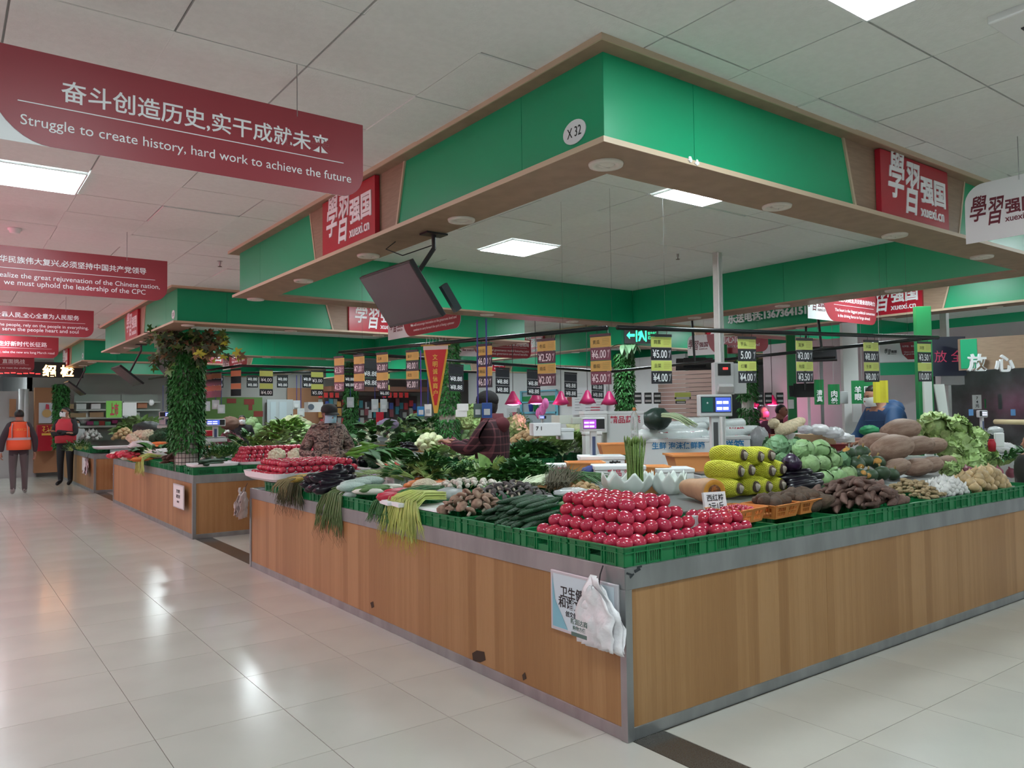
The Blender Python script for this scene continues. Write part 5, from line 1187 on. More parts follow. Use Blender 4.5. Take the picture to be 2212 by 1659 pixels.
# second stall corner: cucumbers, tomatoes, crates
C2 = V((.0, 7.85, 0))
for x, lb, z in ((.33, 'left, under the cucumbers', DK), (.97, 'middle, under the tomatoes', DK), (1.60, 'right, under the tomatoes', DK)): crate(x, 8.12, z, False, 'green slotted crate at the corner of the second stall, ' + lb, 'crates of the second stall', 1.05)
tray(.02, 7.9, .62, 8.4, .905, .05, 'white tray of cucumbers at the corner of the second stall'); tray(.60, 7.9, 1.95, 8.55, .905, .055, 'white tray of tomatoes at the corner of the second stall')
for i in range(11): one(CUCM, 'cucumber', 'dark cucumber in the white tray of the second stall', 'cucumber', 'cucumbers of the second stall', (.30 + rv(.03), 8.0 + .035 * (i % 7), .95 + .035 * (i // 7)), (0, 0, .6 + rv(.1)), 1.4)
pyramid(.66, 7.94, 1.9, 8.5, .93, .046, 4, 'red tomato in the pyramid at the corner of the second stall', 'tomatoes of the second stall', (.6, .9, .5, .3), lod=True, dz=1.1)
n0 = NT[0]
# ================================================================== people
SKIN = mat('skin', (.42, .20, .13), .5, var=.08, scale=12)
HAIRM = mat('black_hair', (.012, .010, .010), .45, bump=.5, bscale=120)
MASKB = mat('mask_blue', (.42, .66, .80), .7); MASKW = mat('mask_white', (.75, .80, .82), .7)
def camo():
    m = mat('camouflage_cloth', (.3, .2, .2), .8); nt = m.node_tree; N = nt.nodes; Lk = nt.links
    tc = N.new('ShaderNodeTexCoord'); mp = N.new('ShaderNodeMapping'); mp.inputs['Scale'].default_value = (1, 1, 1.9); n = N.new('ShaderNodeTexNoise'); n.inputs['Scale'].default_value = 13; n.inputs['Detail'].default_value = 2.5; n.inputs['Distortion'].default_value = .8
    rp = N.new('ShaderNodeValToRGB'); rp.color_ramp.interpolation = 'CONSTANT'; e = rp.color_ramp.elements; e[0].color = (.045, .03, .028, 1); e[1].position = .44; e[1].color = (.20, .125, .105, 1)
    for p, c in ((.52, (.36, .28, .24, 1)), (.58, (.09, .06, .055, 1)), (.66, (.42, .34, .30, 1))): k = e.new(p); k.color = c
    Lk.new(tc.outputs['Object'], mp.inputs[0]); Lk.new(mp.outputs[0], n.inputs['Vector']); Lk.new(n.outputs['Fac'], rp.inputs[0]); Lk.new(rp.outputs[0], N['Principled BSDF'].inputs['Base Color']); return m
def plaid():
    m = mat('plaid_cloth', (.05, .012, .018), .85); nt = m.node_tree; N = nt.nodes; Lk = nt.links; b = N['Principled BSDF']
    tc = N.new('ShaderNodeTexCoord'); outs = []
    for ax, sc in (('X', 8), ('Z', 8)):
        w = N.new('ShaderNodeTexWave'); w.bands_direction = ax; w.inputs['Scale'].default_value = sc / 2; w.inputs['Distortion'].default_value = .6; Lk.new(tc.outputs['Object'], w.inputs[0])
        g = N.new('ShaderNodeMath'); g.operation = 'GREATER_THAN'; g.inputs[1].default_value = .93; Lk.new(w.outputs['Fac'], g.inputs[0]); outs.append(g.outputs[0])
    a = N.new('ShaderNodeMath'); a.operation = 'ADD'; Lk.new(outs[0], a.inputs[0]); Lk.new(outs[1], a.inputs[1])
    nz = N.new('ShaderNodeTexNoise'); nz.inputs['Scale'].default_value = 9; Lk.new(tc.outputs['Object'], nz.inputs[0]); mu = N.new('ShaderNodeMath'); mu.operation = 'MULTIPLY'; Lk.new(a.outputs[0], mu.inputs[0]); Lk.new(nz.outputs['Fac'], mu.inputs[1])
    mx = N.new('ShaderNodeMix'); mx.data_type = 'RGBA'; mx.inputs[6].default_value = (.035, .010, .016, 1); mx.inputs[7].default_value = (.22, .07, .085, 1); Lk.new(mu.outputs[0], mx.inputs[0]); Lk.new(mx.outputs[2], b.inputs['Base Color']); return m
def hand_mesh(side=1, curl=.9):
    """palm, four unequal curled fingers and a thumb; wrist at the origin, fingers along -y, palm down"""
    b = MB(); b.ell((0, -.048, 0), (.040, .052, .017), 10, 7)
    for i, (x, L) in enumerate(((-.029, .066), (-.010, .076), (.010, .072), (.028, .058))):
        p = V((x, -.088, .002)); pts = [V((x * .8, -.06, .002)), p]; a = .25 * curl
        for k in range(3): p = p + V((x * .06, -cos(a) * L / 3 * 1.05, -sin(a) * L / 3 * 1.05)); pts.append(p); a += .55 * curl
        b.tube(pts, [.009, .0095, .009, .0082, .006], 7)
    b.tube([(side * .026, -.022, -.002), (side * .048, -.045, -.010), (side * .052, -.072, -.020), (side * .042, -.094, -.028)], [.012, .0115, .010, .007], 7)
    return b
def person(label, loc, heading, J, coat, legs, skin=SKIN, shoes=None, bulk=1., fat=1., scale=1., head_turn=0., name='person', hands=True, mask=None, hair='short', cap=None, glove=None, curl=.9, head_tilt=0.):
    """J: joints of the pose that differ from standing; forward is local -y; returns the root"""
    D = {'pel': (0, 0, .96), 'wai': (0, 0, 1.10), 'che': (0, 0, 1.30), 'nb': (0, .01, 1.445), 'nk': (0, 0, 1.50), 'hd': (0, -.015, 1.60), 'ht': (0, -.005, 1.665)}
    for s, k in ((-1, 'l'), (1, 'r')):
        D.update({'sh' + k: (s * .175, .01, 1.385), 'el' + k: (s * .245, .02, 1.11), 'wr' + k: (s * .23, -.05, .87), 'hip' + k: (s * .09, 0, .90), 'kn' + k: (s * .10, -.01, .50), 'an' + k: (s * .10, .02, .09), 'to' + k: (s * .12, -.15, .035)})
    D.update(J); D = {k: V(v) for k, v in D.items()}
    rad = {'pel': (.155, .125), 'wai': (.15, .12), 'che': (.17, .125), 'nb': (.10, .085), 'nk': (.058, .06), 'hd': (.083, .10), 'ht': (.062, .08)}
    for k in 'lr': rad.update({'sh' + k: (.08, .08), 'el' + k: (.056, .056), 'wr' + k: (.040, .036), 'hip' + k: (.10, .10), 'kn' + k: (.068, .07), 'an' + k: (.05, .052), 'to' + k: (.042, .034)})
    E = [('pel', 'wai'), ('wai', 'che'), ('che', 'nb'), ('nb', 'nk'), ('nk', 'hd'), ('hd', 'ht')]
    for k in 'lr': E += [('che', 'sh' + k), ('sh' + k, 'el' + k), ('el' + k, 'wr' + k), ('pel', 'hip' + k), ('hip' + k, 'kn' + k), ('kn' + k, 'an' + k), ('an' + k, 'to' + k)]
    names = list(rad); me = bpy.data.meshes.new('body'); me.from_pydata([D[n] for n in names], [(names.index(a), names.index(c)) for a, c in E], [])
    o = bpy.data.objects.new('body', me); COL.objects.link(o)
    o.modifiers.new('skin', 'SKIN'); o.modifiers['skin'].use_smooth_shade = True; o.modifiers.new('sub', 'SUBSURF').levels = 2
    for i, n in enumerate(names):
        f = bulk if n in ('pel', 'wai', 'che', 'shl', 'shr', 'ell', 'elr', 'nb', 'wrl', 'wrr') else 1.
        sv = me.skin_vertices[0].data[i]; sv.radius = (rad[n][0] * f, rad[n][1] * f); sv.use_root = n == 'pel'
    dg = bpy.context.evaluated_depsgraph_get(); m2 = bpy.data.meshes.new_from_object(o.evaluated_get(dg)); bpy.data.objects.remove(o)
    m2.materials.clear()
    for m in (coat, legs, skin, shoes or BLACK): m2.materials.append(m)
    seg = {'coat': [], 'leg': [], 'skin': [('nk', 'hd'), ('hd', 'ht')], 'shoe': []}
    for k in 'lr': seg['coat'] += [('sh' + k, 'el' + k), ('el' + k, 'wr' + k)]; seg['leg'] += [('hip' + k, 'kn' + k), ('kn' + k, 'an' + k)]; seg['shoe'] += [('an' + k, 'to' + k)]
    seg['coat'] += [('pel', 'wai'), ('wai', 'che'), ('che', 'nb')]
    def dist(p, a, c): t = max(0, min(1, (p - a).dot(c - a) / max(1e-9, (c - a).length_squared))); return (p - a - (c - a) * t).length
    for pol in m2.polygons:
        p = V(pol.center); best = min(((dist(p, D[a], D[c]), k) for k, L in seg.items() for a, c in L))
        pol.material_index = {'coat': 0, 'leg': 1, 'skin': 2, 'shoe': 3}[best[1]]
        if best[1] == 'leg' and p.z > .80: pol.material_index = 0
        pol.use_smooth = True
    t = thing(name, label, 'person', loc, heading); t.scale = (scale,) * 3
    body = bpy.data.objects.new('body', m2); COL.objects.link(body); body.parent = t
    # head details in a frame on the head centre
    H = bpy.data.objects.new('face', None)
    HM = M.Translation(D['hd']) @ M.Rotation(head_turn, 4, 'Z') @ M.Rotation(head_tilt, 4, 'X')
    def part(nm, b, m, smooth=True): b.xf(HM); return b.build(nm, m, t, smooth)
    b = MB(); b.ell((0, -.012, -.012), (.076, .094, .112), 16, 12, lambda d: 1 - .12 * max(0, -d.z) * (1 - abs(d.y))); part('head', b, skin)
    b = MB(); b.tube([(0, -.098, .012), (0, -.122, -.028), (0, -.104, -.036)], [.008, .014, .008], 7); part('nose', b, skin)
    for s in (-1, 1):
        b = MB(); b.ell((s * .030, -.096, .014), (.013, .008, .007), 8, 5); part('eye', b, mat('eye_dark', (.02, .015, .012), .2))
        b = MB(); b.tube([(s * .014, -.101, .030), (s * .030, -.100, .035), (s * .046, -.090, .031)], [.003, .004, .002], 5); part('eyebrow', b, HAIRM)
        b = MB(); b.ell((s * .078, .0, -.005), (.010, .018, .030), 8, 6); part('ear', b, skin)
    if mask is None:
        b = MB(); b.tube([(-.024, -.097, -.058), (0, -.105, -.057), (.024, -.097, -.058)], [.003, .006, .003], 6); part('mouth', b, mat('lip', (.30, .09, .075), .5))
    else:
        b = MB(); b.grid(10, 6, lambda u, v: V((sin((u - .5) * 2.3) * .082, -.014 - cos((u - .5) * 2.3) * (.098 + .018 * sin(PI * v)), .006 - .105 * v + .01 * cos((u - .5) * 3)))); part('face_mask', b, mask)
        for s in (-1, 1): b = MB(); b.tube([(s * .070, -.045, -.005), (s * .080, .0, .012), (s * .084, .016, -.004), (s * .072, -.04, -.07)], .0016, 4); part('mask_loop', b, mask)
    if hair == 'short':
        b = MB(); b.ell((0, .008, .022), (.086, .096, .098), 16, 10, lambda d: (1 if d.y > -.35 or d.z > .45 else .80) * (1 if d.z > -.62 else .84)); part('hair', b, HAIRM)
    if hair == 'bob':
        b = MB(); b.ell((0, .018, .0), (.102, .105, .135), 18, 12, lambda d: (1 if d.y > -.40 or d.z > .55 else .72)); part('hair', b, HAIRM)
    if cap is not None:
        b = MB(); b.lathe([(.092, .024), (.098, .040), (.094, .075), (.074, .108), (.035, .124), (.002, .127)], 20, c=(0, .0, .004), fn=lambda a, q, r, z: (r * (1 + .1 * abs(sin(a))), z)); part('cap_crown', b, cap)
        b = MB(); b.grid(10, 3, lambda u, v: V((sin((u - .5) * 2.4) * (.088 + .01 * v), -.06 - cos((u - .5) * 2.4) * .04 - v * .065 * cos((u - .5) * 2.2), .038 - .022 * v - .012 * abs(2 * u - 1) ** 2))); o = part('cap_brim', b, cap); q = o.modifiers.new('s', 'SOLIDIFY'); q.thickness = .005
    if hands:
        for s, k in ((-1, 'l'), (1, 'r')):
            d = (D['wr' + k] - D['el' + k]).normalized(); b = hand_mesh(-s, curl)
            up = V((0, 0, 1)) if abs(d.z) < .8 else V((s * 1., 0, 0)); y = -d; x = y.cross(up).normalized(); z = x.cross(y)
            mm = M(((x.x, y.x, z.x, 0), (x.y, y.y, z.y, 0), (x.z, y.z, z.z, 0), (0, 0, 0, 1))); mm.translation = D['wr' + k] + d * .012; b.xf(mm); b.build('hand', glove or skin, t, True)
    t['_D'] = 0; del t['_D']
    return t, D, HM
def collar(t, D, m, r=.105, h=.07):
    b = MB(); c = D['nb']; b.lathe([(r * 1.05, c.z - .03), (r, c.z), (r * .86, c.z + h), (r * .80, c.z + h), (r * .9, c.z)], 20, c=(c.x, c.y, 0)); return b.build('collar', m, t, True)
# man in camouflage, hands together over the tomatoes
CAMO = camo()
P = WY(708, 900, 6.25); hd = math.atan2(CAM.y - P.y, CAM.x - P.x) + PI / 2
t, D, HM = person('person in a brown camouflage jacket, black cap and blue mask behind the far tomato tray', (P.x, P.y, 0), hd + .12,
    {'ell': (-.30, .0, 1.10), 'elr': (.29, -.0, 1.10), 'wrl': (-.105, -.27, 1.105), 'wrr': (.06, -.28, 1.10), 'hd': (.01, -.045, 1.585), 'ht': (.01, -.045, 1.65), 'nk': (0, -.015, 1.49)}, CAMO, mat('dark_trousers', (.03, .03, .035), .8), bulk=1.28, scale=1.0, mask=MASKB, hair='short', cap=mat('cap_black', (.02, .022, .024), .7), head_turn=.25, head_tilt=.15, curl=1.3, skin=mat('skin_tan', (.33, .145, .10), .55))
collar(t, D, CAMO, .12, .06)
b = MB(); b.tube([(0, -.165, 1.02), (0, -.19, 1.25), (0, -.12, 1.44)], .005, 5); b.build('zip', DGREY, t)
# person in the plaid coat, seen from the side
PLD = plaid()
P = WD(1062, 900, 8.0); hd = math.atan2(-RH.y, -RH.x) + PI / 2
t, D, HM = person('person in a dark plaid coat with red hood reaching left over the choy', (P.x, P.y, 0), hd - .35,
    {'ell': (-.22, -.16, 1.16), 'wrl': (-.12, -.40, 1.23), 'elr': (.22, -.14, 1.16), 'wrr': (.14, -.38, 1.23), 'nk': (0, -.03, 1.50), 'hd': (0, -.06, 1.61), 'ht': (0, -.06, 1.68)}, PLD, BLACK, bulk=1.38, scale=1.03, hair='bob', mask=None, curl=.7)
REDH = mat('red_hood', (.10, .014, .022), .85)
b = MB(); b.ell((0, .10, 1.41), (.15, .075, .085), 18, 10, lambda d: 1 + .08 * NZ.noise(d * 4)); b.build('hood', REDH, t, True); collar(t, D, REDH, .125, .08)
b = MB(); b.ell((0, -.045, 1.66), (.104, .118, .10), 18, 10); b.build('knit_hat', mat('black_knit', (.012, .011, .012), .9, bump=.6, bscale=120), t, True)
# walker in the orange vest, seen from behind
ORV = mat('orange_vest', (.95, .13, .045), .6); DKC = mat('dark_jacket', (.05, .04, .05), .85); GRT = mat('grey_trousers', (.11, .095, .10), .85)
t, D, HM = person('person walking away along the aisle in an orange vest with grey reflective bands', (-1.285, 16.75, 0), PI,
    {'wrl': (-.29, -.06, .84), 'wrr': (.30, .05, .86), 'ell': (-.28, .05, 1.10), 'elr': (.285, .07, 1.10), 'knl': (-.11, -.08, .50), 'anl': (-.11, -.02, .09), 'tol': (-.13, -.19, .035), 'knr': (.10, -.02, .5), 'anr': (.10, .16, .12), 'tor': (.11, .02, .03)}, DKC, GRT, bulk=1.15, scale=1.04, hair='short', shoes=mat('grey_shoe', (.35, .33, .33), .7))
def vest(t, m, z0, z1, w=.215, d=.185, bands=None):
    b = MB(); pr = [(1.0, z0), (1.02, z0 + .12), (.98, (z0 + z1) / 2), (.96, z1 - .12), (.62, z1)]
    b.lathe([(w * f, z) for f, z in pr], 24); s0 = 0
    for i in range(len(b.v)): x, y, z = b.v[i]; b.v[i] = (x, y * d / w + .005, z)
    b.build('vest', m, t, True)
    if bands:
        g = mat('reflective_grey', (.55, .47, .52), .4)
        q = MB(); q.lathe([(w * 1.025, bands), (w * 1.025, bands + .05)], 24); q.f = q.f[:24]
        for i in range(len(q.v)): x, y, z = q.v[i]; q.v[i] = (x, y * d / w + .005, z)
        q.build('reflective_band', g, t, True)
        for s in (-1, 1): q = MB(); q.tube([(s * .13, .17, bands + .04), (s * .135, .178, bands + .22), (s * .12, .13, z1 - .04)], .026, 6, flat=.25); q.build('reflective_strap', g, t, True)
vest(t, ORV, .90, 1.47, bands=1.10)
text('一天环卫', (-1.285, 16.75 - .199, 1.36), (1, 0, 0), (0, 0, 1), .26, .05, mat('vest_yellow', (.9, .45, .1), .5), t, ext=.001)
# man in the red vest with folded arms
t, D, HM = person('person in a red vest, glasses and white mask, arms folded, by the third stall', (-.22, 18.55, 0), R(-28),
    {'ell': (-.24, -.06, 1.12), 'wrl': (.10, -.22, 1.15), 'elr': (.24, -.06, 1.12), 'wrr': (-.10, -.235, 1.19)}, mat('black_cloth', (.018, .017, .02), .85), mat('black_cloth', (.018, .017, .02), .85), bulk=1.12, scale=1.08, mask=MASKW, head_turn=-.5, hands=True, curl=.5)
vest(t, mat('red_vest', (.55, .03, .05), .65), .93, 1.46, .21, .18)
b = MB()
for s in (-1, 1): b.lathe([(.022, 0), (.025, .002), (.022, .004)], 12, c=(0, 0, 0)); b.xf(M.Translation((s * .030, -.108, .014)) @ M.Rotation(PI / 2, 4, 'X'), len(b.v) - 36)
b.xf(HM); b.build('glasses', BLACK, t)
# blue coat beyond the giant pumpkins
BLU = mat('blue_down_coat', (.018, .065, .17), .6, bump=.35, bscale=14)
P = WD(1922, 900, 9.5); hd = math.atan2(-RH.y, -RH.x) + PI / 2
t, D, HM = person('person in a blue hooded down coat and white mask beyond the giant pumpkins', (P.x, P.y, 0), hd + .25,
    {'che': (0, -.07, 1.28), 'nb': (0, -.12, 1.40), 'nk': (0, -.16, 1.45), 'hd': (0, -.20, 1.54), 'ht': (0, -.205, 1.60), 'shl': (-.18, -.09, 1.34), 'shr': (.18, -.09, 1.34), 'ell': (-.24, -.20, 1.10), 'wrl': (-.12, -.42, 1.06), 'elr': (.24, -.20, 1.10), 'wrr': (.12, -.42, 1.06)}, BLU, BLACK, bulk=1.35, hair='short', mask=MASKW, head_tilt=.3, scale=1.12)
b = MB(); b.ell((0, .02, 1.40), (.16, .11, .10), 18, 10, lambda d: 1 + .06 * NZ.noise(d * 4)); b.build('hood', BLU, t, True)
for i in range(6): z = 1.0 + .055 * i; b = MB(); b.tube([(.25 * cos(a), -.03 + .225 * sin(a) - .03 * (z - 1), z) for a in [2 * PI * k / 24 for k in range(25)]], .004, 5); b.build('quilt_seam', BLU, t, True)
# far people
PINKC = mat('pink_knit', (.75, .16, .28), .8); DRC = mat('dark_red_coat', (.10, .02, .03), .85)
P = WD(1686, 905, 12.8); t, D, HM = person('person in a dark red coat with a pink scarf by the far meat stall', (P.x, P.y, 0), .3, {'elr': (.20, -.2, 1.30), 'wrr': (.02, -.26, 1.42), 'ell': (-.22, -.18, 1.28), 'wrl': (-.05, -.27, 1.36)}, DRC, BLACK, bulk=1.25, hair='short', scale=.97)
b = MB(); b.ell((-.17, -.20, 1.42), (.13, .10, .10), 14, 9, lambda d: 1 + .12 * NZ.noise(d * 4)); b.build('pink_scarf', PINKC, t, True)
P = WD(1646, 905, 13.4); t, D, HM = person('person in black with a pink face cover at the far meat stall', (P.x, P.y, 0), .0, {}, BLACK, BLACK, bulk=1.3, hair='bob', mask=PINKC, scale=.96)
P = WD(523, 908, 17.0); t, D, HM = person('person in a dark suit and white mask behind the cabbages of the second stall', (P.x, P.y, 0), R(-20), {'hd': (0, -.05, 1.56), 'ht': (0, -.05, 1.63)}, mat('dark_suit', (.02, .02, .026), .8), BLACK, mask=MASKW, scale=.96)
P = WD(166, 912, 21.5); t, D, HM = person('person in white with black hair and mask behind the man in the red vest', (P.x, P.y, 0), 0, {}, mat('white_coat', (.7, .68, .7), .8), BLACK, mask=MASKW, hair='bob', scale=.9)
P = WD(2232, 945, 7.0); t, D, HM = person('person in a black coat with an orange patch cut by the right picture edge', (P.x, P.y, 0), hd, {}, BLACK, BLACK, bulk=1.35, hair='bob', scale=.78)
b = MB(); b.ell((-.20, .02, 1.22), (.05, .08, .10), 12, 8); b.build('orange_patch', mat('orange_cloth', (.75, .22, .05), .7), t, True)
# ================================================================== seller's place of the near stall
CARD = mat('cardboard', (.42, .28, .16), .8); TEAL = mat('print_blue', (.03, .22, .48), .6); RPR = mat('print_red', (.55, .05, .09), .6)
def box_at(px0, px1, py0, py1, dist, label, m=FOAM, name='foam_box', cat='box', group=None, yaw=R(-33), deep=.3, prints=(), lid=True):
    """a box whose front face fills the pixel rectangle at that distance"""
    c = WD((px0 + px1) / 2, (py0 + py1) / 2, dist); w = (px1 - px0) * dist / FOC; h = (py1 - py0) * dist / FOC; rm = M.Rotation(yaw, 3, 'Z'); f = rm @ V((0, -1, 0)); r = rm @ V((1, 0, 0))
    w /= max(.3, abs(r.dot(RH)))
    t = thing(name, label, cat, group=group)
    q = MB(); q.box(c - f * deep / 2 - V((0, 0, .02 if lid else 0)), (w, deep, h - (.04 if lid else 0)), rm); q.build('box_body', m, t, bevel=.008)
    if lid: q = MB(); q.box(c - f * deep / 2 + V((0, 0, h / 2 - .02)), (w + .012, deep + .012, .04), rm); q.build('box_lid', m, t, bevel=.008)
    for tx, mm, dx, dz, tw in prints: text(tx, c + f * .004 + r * (dx * w) + V((0, 0, dz * h)), r, (0, 0, 1), tw * w, None, mm, t, bold=.02, ext=.0008)
    return t
A1 = .92
box_at(1395, 1537, 948, 1050, 8.4, 'wide white foam box with blue print below the wrapped rolls, left', prints=(('生鲜 泡沫保鲜箱', TEAL, 0, .36, .8),), yaw=R(-36), deep=.4)
box_at(1525, 1622, 942, 1050, 8.6, 'white foam box with blue and red print right of the big scale', prints=(('保鲜箱', TEAL, 0, .32, .7), ('新鲜', RPR, .2, .12, .3)), yaw=R(-36), deep=.4)
box_at(1254, 1350, 985, 1036, 7.35, 'white foam box with black brush writing under the small scale', prints=(('香 蕉', LETK, .1, .05, .6),), yaw=R(-36), deep=.3)
box_at(1310, 1392, 888, 960, 9.6, 'tall white carton with red print behind the plastic bottle', WPL, 'carton', prints=(('精品蔬菜', RPR, 0, .25, .8),), yaw=R(-30), deep=.3)
box_at(1262, 1312, 888, 935, 9.5, 'white carton behind the small scale display', WPL, 'carton', yaw=R(-30), deep=.3)
box_at(1152, 1212, 914, 942, 9.0, 'low white foam box with black numbers behind the potatoes', prints=(('7 1', LETK, -.3, .1, .2),), yaw=R(-30), deep=.35, lid=False)
box_at(1210, 1240, 925, 950, 9.2, 'small white foam box right of the numbered one', yaw=R(-30), deep=.3)
box_at(1265, 1300, 932, 985, 8.4, 'white carton standing behind the post of the small scale', WPL, 'carton', yaw=R(-30), deep=.2)
for px0, px1, py0, py1, lb in ((1208, 1238, 897, 916, 'left'), (1236, 1262, 902, 916, 'right')): box_at(px0, px1, py0, py1, 9.4, 'pale perforated plastic crate behind the foam boxes, ' + lb, mat('pale_crate', (.60, .62, .55), .5), 'pale_crate', 'crate', yaw=R(-20), deep=.3, lid=False)
box_at(1180, 1245, 1003, 1024, 7.4, 'white foam lid with red print behind the chives', prints=(('保鲜泡沫箱', RPR, 0, 0, .7),), yaw=R(-36), deep=.25, lid=False)
box_at(1285, 1395, 1006, 1056, 6.75, 'white foam box with red print left of the asparagus', prints=(('精品 活鲜', RPR, .05, .2, .6),), yaw=R(-36), deep=.3)
box_at(1420, 1500, 1012, 1050, 6.9, 'grey white foam box behind the winter melon', yaw=R(-36), deep=.3)
# wrapped rolls
WRAP = mat('clear_wrap_white', (.72, .76, .76), .14, bump=.9, bscale=18)
def roll(px0, px1, py, rpx, dist, lb, seed, tx=None):
    a, c = WD(px0, py, dist), WD(px1, py - 4, dist + .5); b = MB(); n = 14; r = rpx * dist / FOC
    pts = [a.lerp(c, i / n) for i in range(n + 1)]; b.tube(pts, [r * (.55 if i in (0, n) else 1 + .10 * NZ.noise(V((i * .9, seed, 0)))) for i in range(n + 1)], 14)
    o = tag(b.build('wrapped_roll', WRAP, smooth=True), lb, 'roll', 'wrapped white rolls')
    if tx: text(tx, a.lerp(c, .5) - FH * (r * 1.01) - V((0, 0, r * .15)), (c - a).normalized(), (0, 0, 1), .6, None, RPR, o, bold=.02)
roll(1375, 1530, 942, 15, 8.4, 'white plastic wrapped roll with red print, lower left of the pile', 1, '爱乐 · 四 · 品'); roll(1392, 1525, 925, 14, 8.6, 'white plastic wrapped roll, upper left of the pile', 2); roll(1535, 1640, 935, 14, 8.6, 'white wrapped roll with red print right of the big scale', 3, '保鲜膜 15'); roll(1480, 1560, 914, 12, 8.9, 'white wrapped roll at the top of the pile behind the big scale', 4); roll(1545, 1605, 918, 12, 8.9, 'white wrapped roll at the top right of the pile', 5)
p = WD(1640, 948, 8.8); b = MB(); b.ell((0, 0, 0), (.12, .1, .14), 20, 12, lambda d: 1 + .2 * NZ.noise(d * 4)); tag(b.build('grey_bag', mat('grey_bag', (.30, .30, .31), .3, bump=.8, bscale=25), smooth=True, loc=p), 'crumpled grey plastic bag right of the wrapped rolls', 'bag')
# tubs
for px, py, d, w, lb in ((1263, 1008, 7.2, .98, 'orange plastic tub in front of the small scale'), (1330, 968, 8.0, 1.05, 'orange plastic tub half hidden by the asparagus'), (1500, 996, 7.7, 1.5, 'large orange tub behind the netted taro'), (1405, 1016, 7.1, .9, 'flat orange tub behind the winter melon')):
    p = WD(px, py, d); one(TUBM, 'plastic_tub', lb, 'tub', None, (p.x, p.y, p.z - .06 * w), (0, 0, R(-34)), w)
p = WD(1275, 1018, 6.9); b = MB(); b.ell((0, 0, 0), (.09, .05, .05), 16, 10, lambda d: 1 + .25 * NZ.noise(d * 5)); tag(b.build('blue_glove', mat('blue_glove', (.02, .04, .2), .6), smooth=True, loc=p), 'crumpled dark blue glove on the foam box beside the tub', 'glove')
# plastic bottle
p = WD(1371, 932, 7.4); t = thing('plastic_bottle', 'clear plastic bottle with an amber cap standing upside behind the asparagus', 'bottle', p)
b = MB(); b.lathe([(.03, -.06), (.036, -.055), (.036, 0), (.033, .01), (.036, .02), (.036, .13), (.030, .16), (.014, .19), (.013, .20)], 18); b.build('bottle_body', mat('clear_plastic', (.85, .9, .9), .08, trans=.7, alpha=.75), t, True)
b = MB(); b.lathe([(.016, .198), (.017, .225), (.012, .228)], 14); b.build('bottle_cap', mat('amber_cap', (.55, .2, .06), .4), t, True)
# scales
SCRB = mat('scale_screen_blue', (.05, .09, .42), .3, emit=1.1); SCRP = mat('scale_screen_violet', (.26, .05, .38), .3, emit=1.1); SCRW = mat('screen_white', (.62, .62, .9), .4, emit=1.2); SCG = mat('scale_green_panel', (.01, .11, .085), .35)
def scale_(px, py_top, w_px, h_px, py_bot, dist, yaw, label, split, scr, big=False):
    t = thing('digital_scale', label, 'scale'); c = WD(px, py_top + h_px / 2, dist); w = w_px * dist / FOC; h = h_px * dist / FOC; base = WD(px, py_bot, dist).z; rm = M.Rotation(yaw, 3, 'Z'); f = rm @ V((0, -1, 0)); r = rm @ V((1, 0, 0)); up = V((0, 0, 1)); w /= max(.4, r.dot(RH))
    q = MB(); q.box(c - f * .04, (w, .08, h), rm); hd_ = q.build('display_head', GPL, t, bevel=.012)
    def pl(nm, x0, x1, z0, z1, m, e=.002, par=None):
        q = MB(); q.prism([c + r * (x * w) + up * (z * h) + f * e for x, z in ((x0, z0), (x1, z0), (x1, z1), (x0, z1))], -f * .002); return q.build(nm, m, par or hd_)
    pl('display_bezel', -.46, .46, -.32, .40, mat('bezel_dark', (.025, .03, .045), .25))
    pl('display_screen', split[0], split[1], -.28, .36, scr, .004)
    for i in range(2):
        for j in range(2):
            x0 = split[0] + .03 + j * (split[1] - split[0]) * .42; z0 = -.2 + .27 * i; pl('read_out', x0, x0 + (split[1] - split[0]) * .36, z0, z0 + .13, SCRW, .006)
    pl('side_panel', split[2], split[3], -.28, .36, SCG if big else BLACK, .004)
    if big:
        q = MB(); sc = c + r * (((split[2] + split[3]) / 2) * w) + up * (.12 * h) + f * .007; pts = []
        for i in range(10): a = PI / 2 + i * PI / 5; e = .06 * h if i % 2 == 0 else .026 * h; pts.append(sc + r * (e * cos(a)) + up * (e * sin(a)))
        q.prism(pts, f * .0006); q.build('star_emblem', WHITE, hd_)
    q = MB(); b_ = c - f * .05; q.box((b_.x, b_.y, (base + c.z) / 2), (min(.085, w * .28), .055, c.z - base), rm); q.build('post', GPL, t, bevel=.006)
    q = MB(); q.box((b_.x + f.x * .03, b_.y + f.y * .03, (base + c.z) / 2 - .05), (min(.045, w * .14), .004, (c.z - base) * .7), rm); q.build('post_label', DGREY if big else mat('post_blue', (.05, .07, .15), .5), t)
    q = MB(); s_ = min(.34, w * 1.5); q.box((b_.x - f.x * .1, b_.y - f.y * .1, base + .03), (s_, s_ * .9, .06), rm); q.build('scale_base', GPL, t, bevel=.01)
    q = MB(); q.box((b_.x - f.x * .1, b_.y - f.y * .1, base + .072), (s_ * .94, s_ * .84, .012), rm); q.build('weighing_plate', STEEL, t)
    return t
scale_(1547, 852, 74, 48, 1040, 7.3, R(-28), 'large digital scale with blue screen and green emblem behind the cut pumpkin', (-.02, .44, -.44, -.10), SCRB, True)
scale_(1283, 902, 50, 30, 1016, 7.5, R(-33), 'small digital scale with violet screen behind the orange tub', (-.45, .10, .14, .45), SCRP)
scale_(466, 905, 36, 16, 955, 12.2, R(-10), 'digital scale with blue screen beside the leafy column of the second stall', (-.45, .2, .24, .45), SCRB)
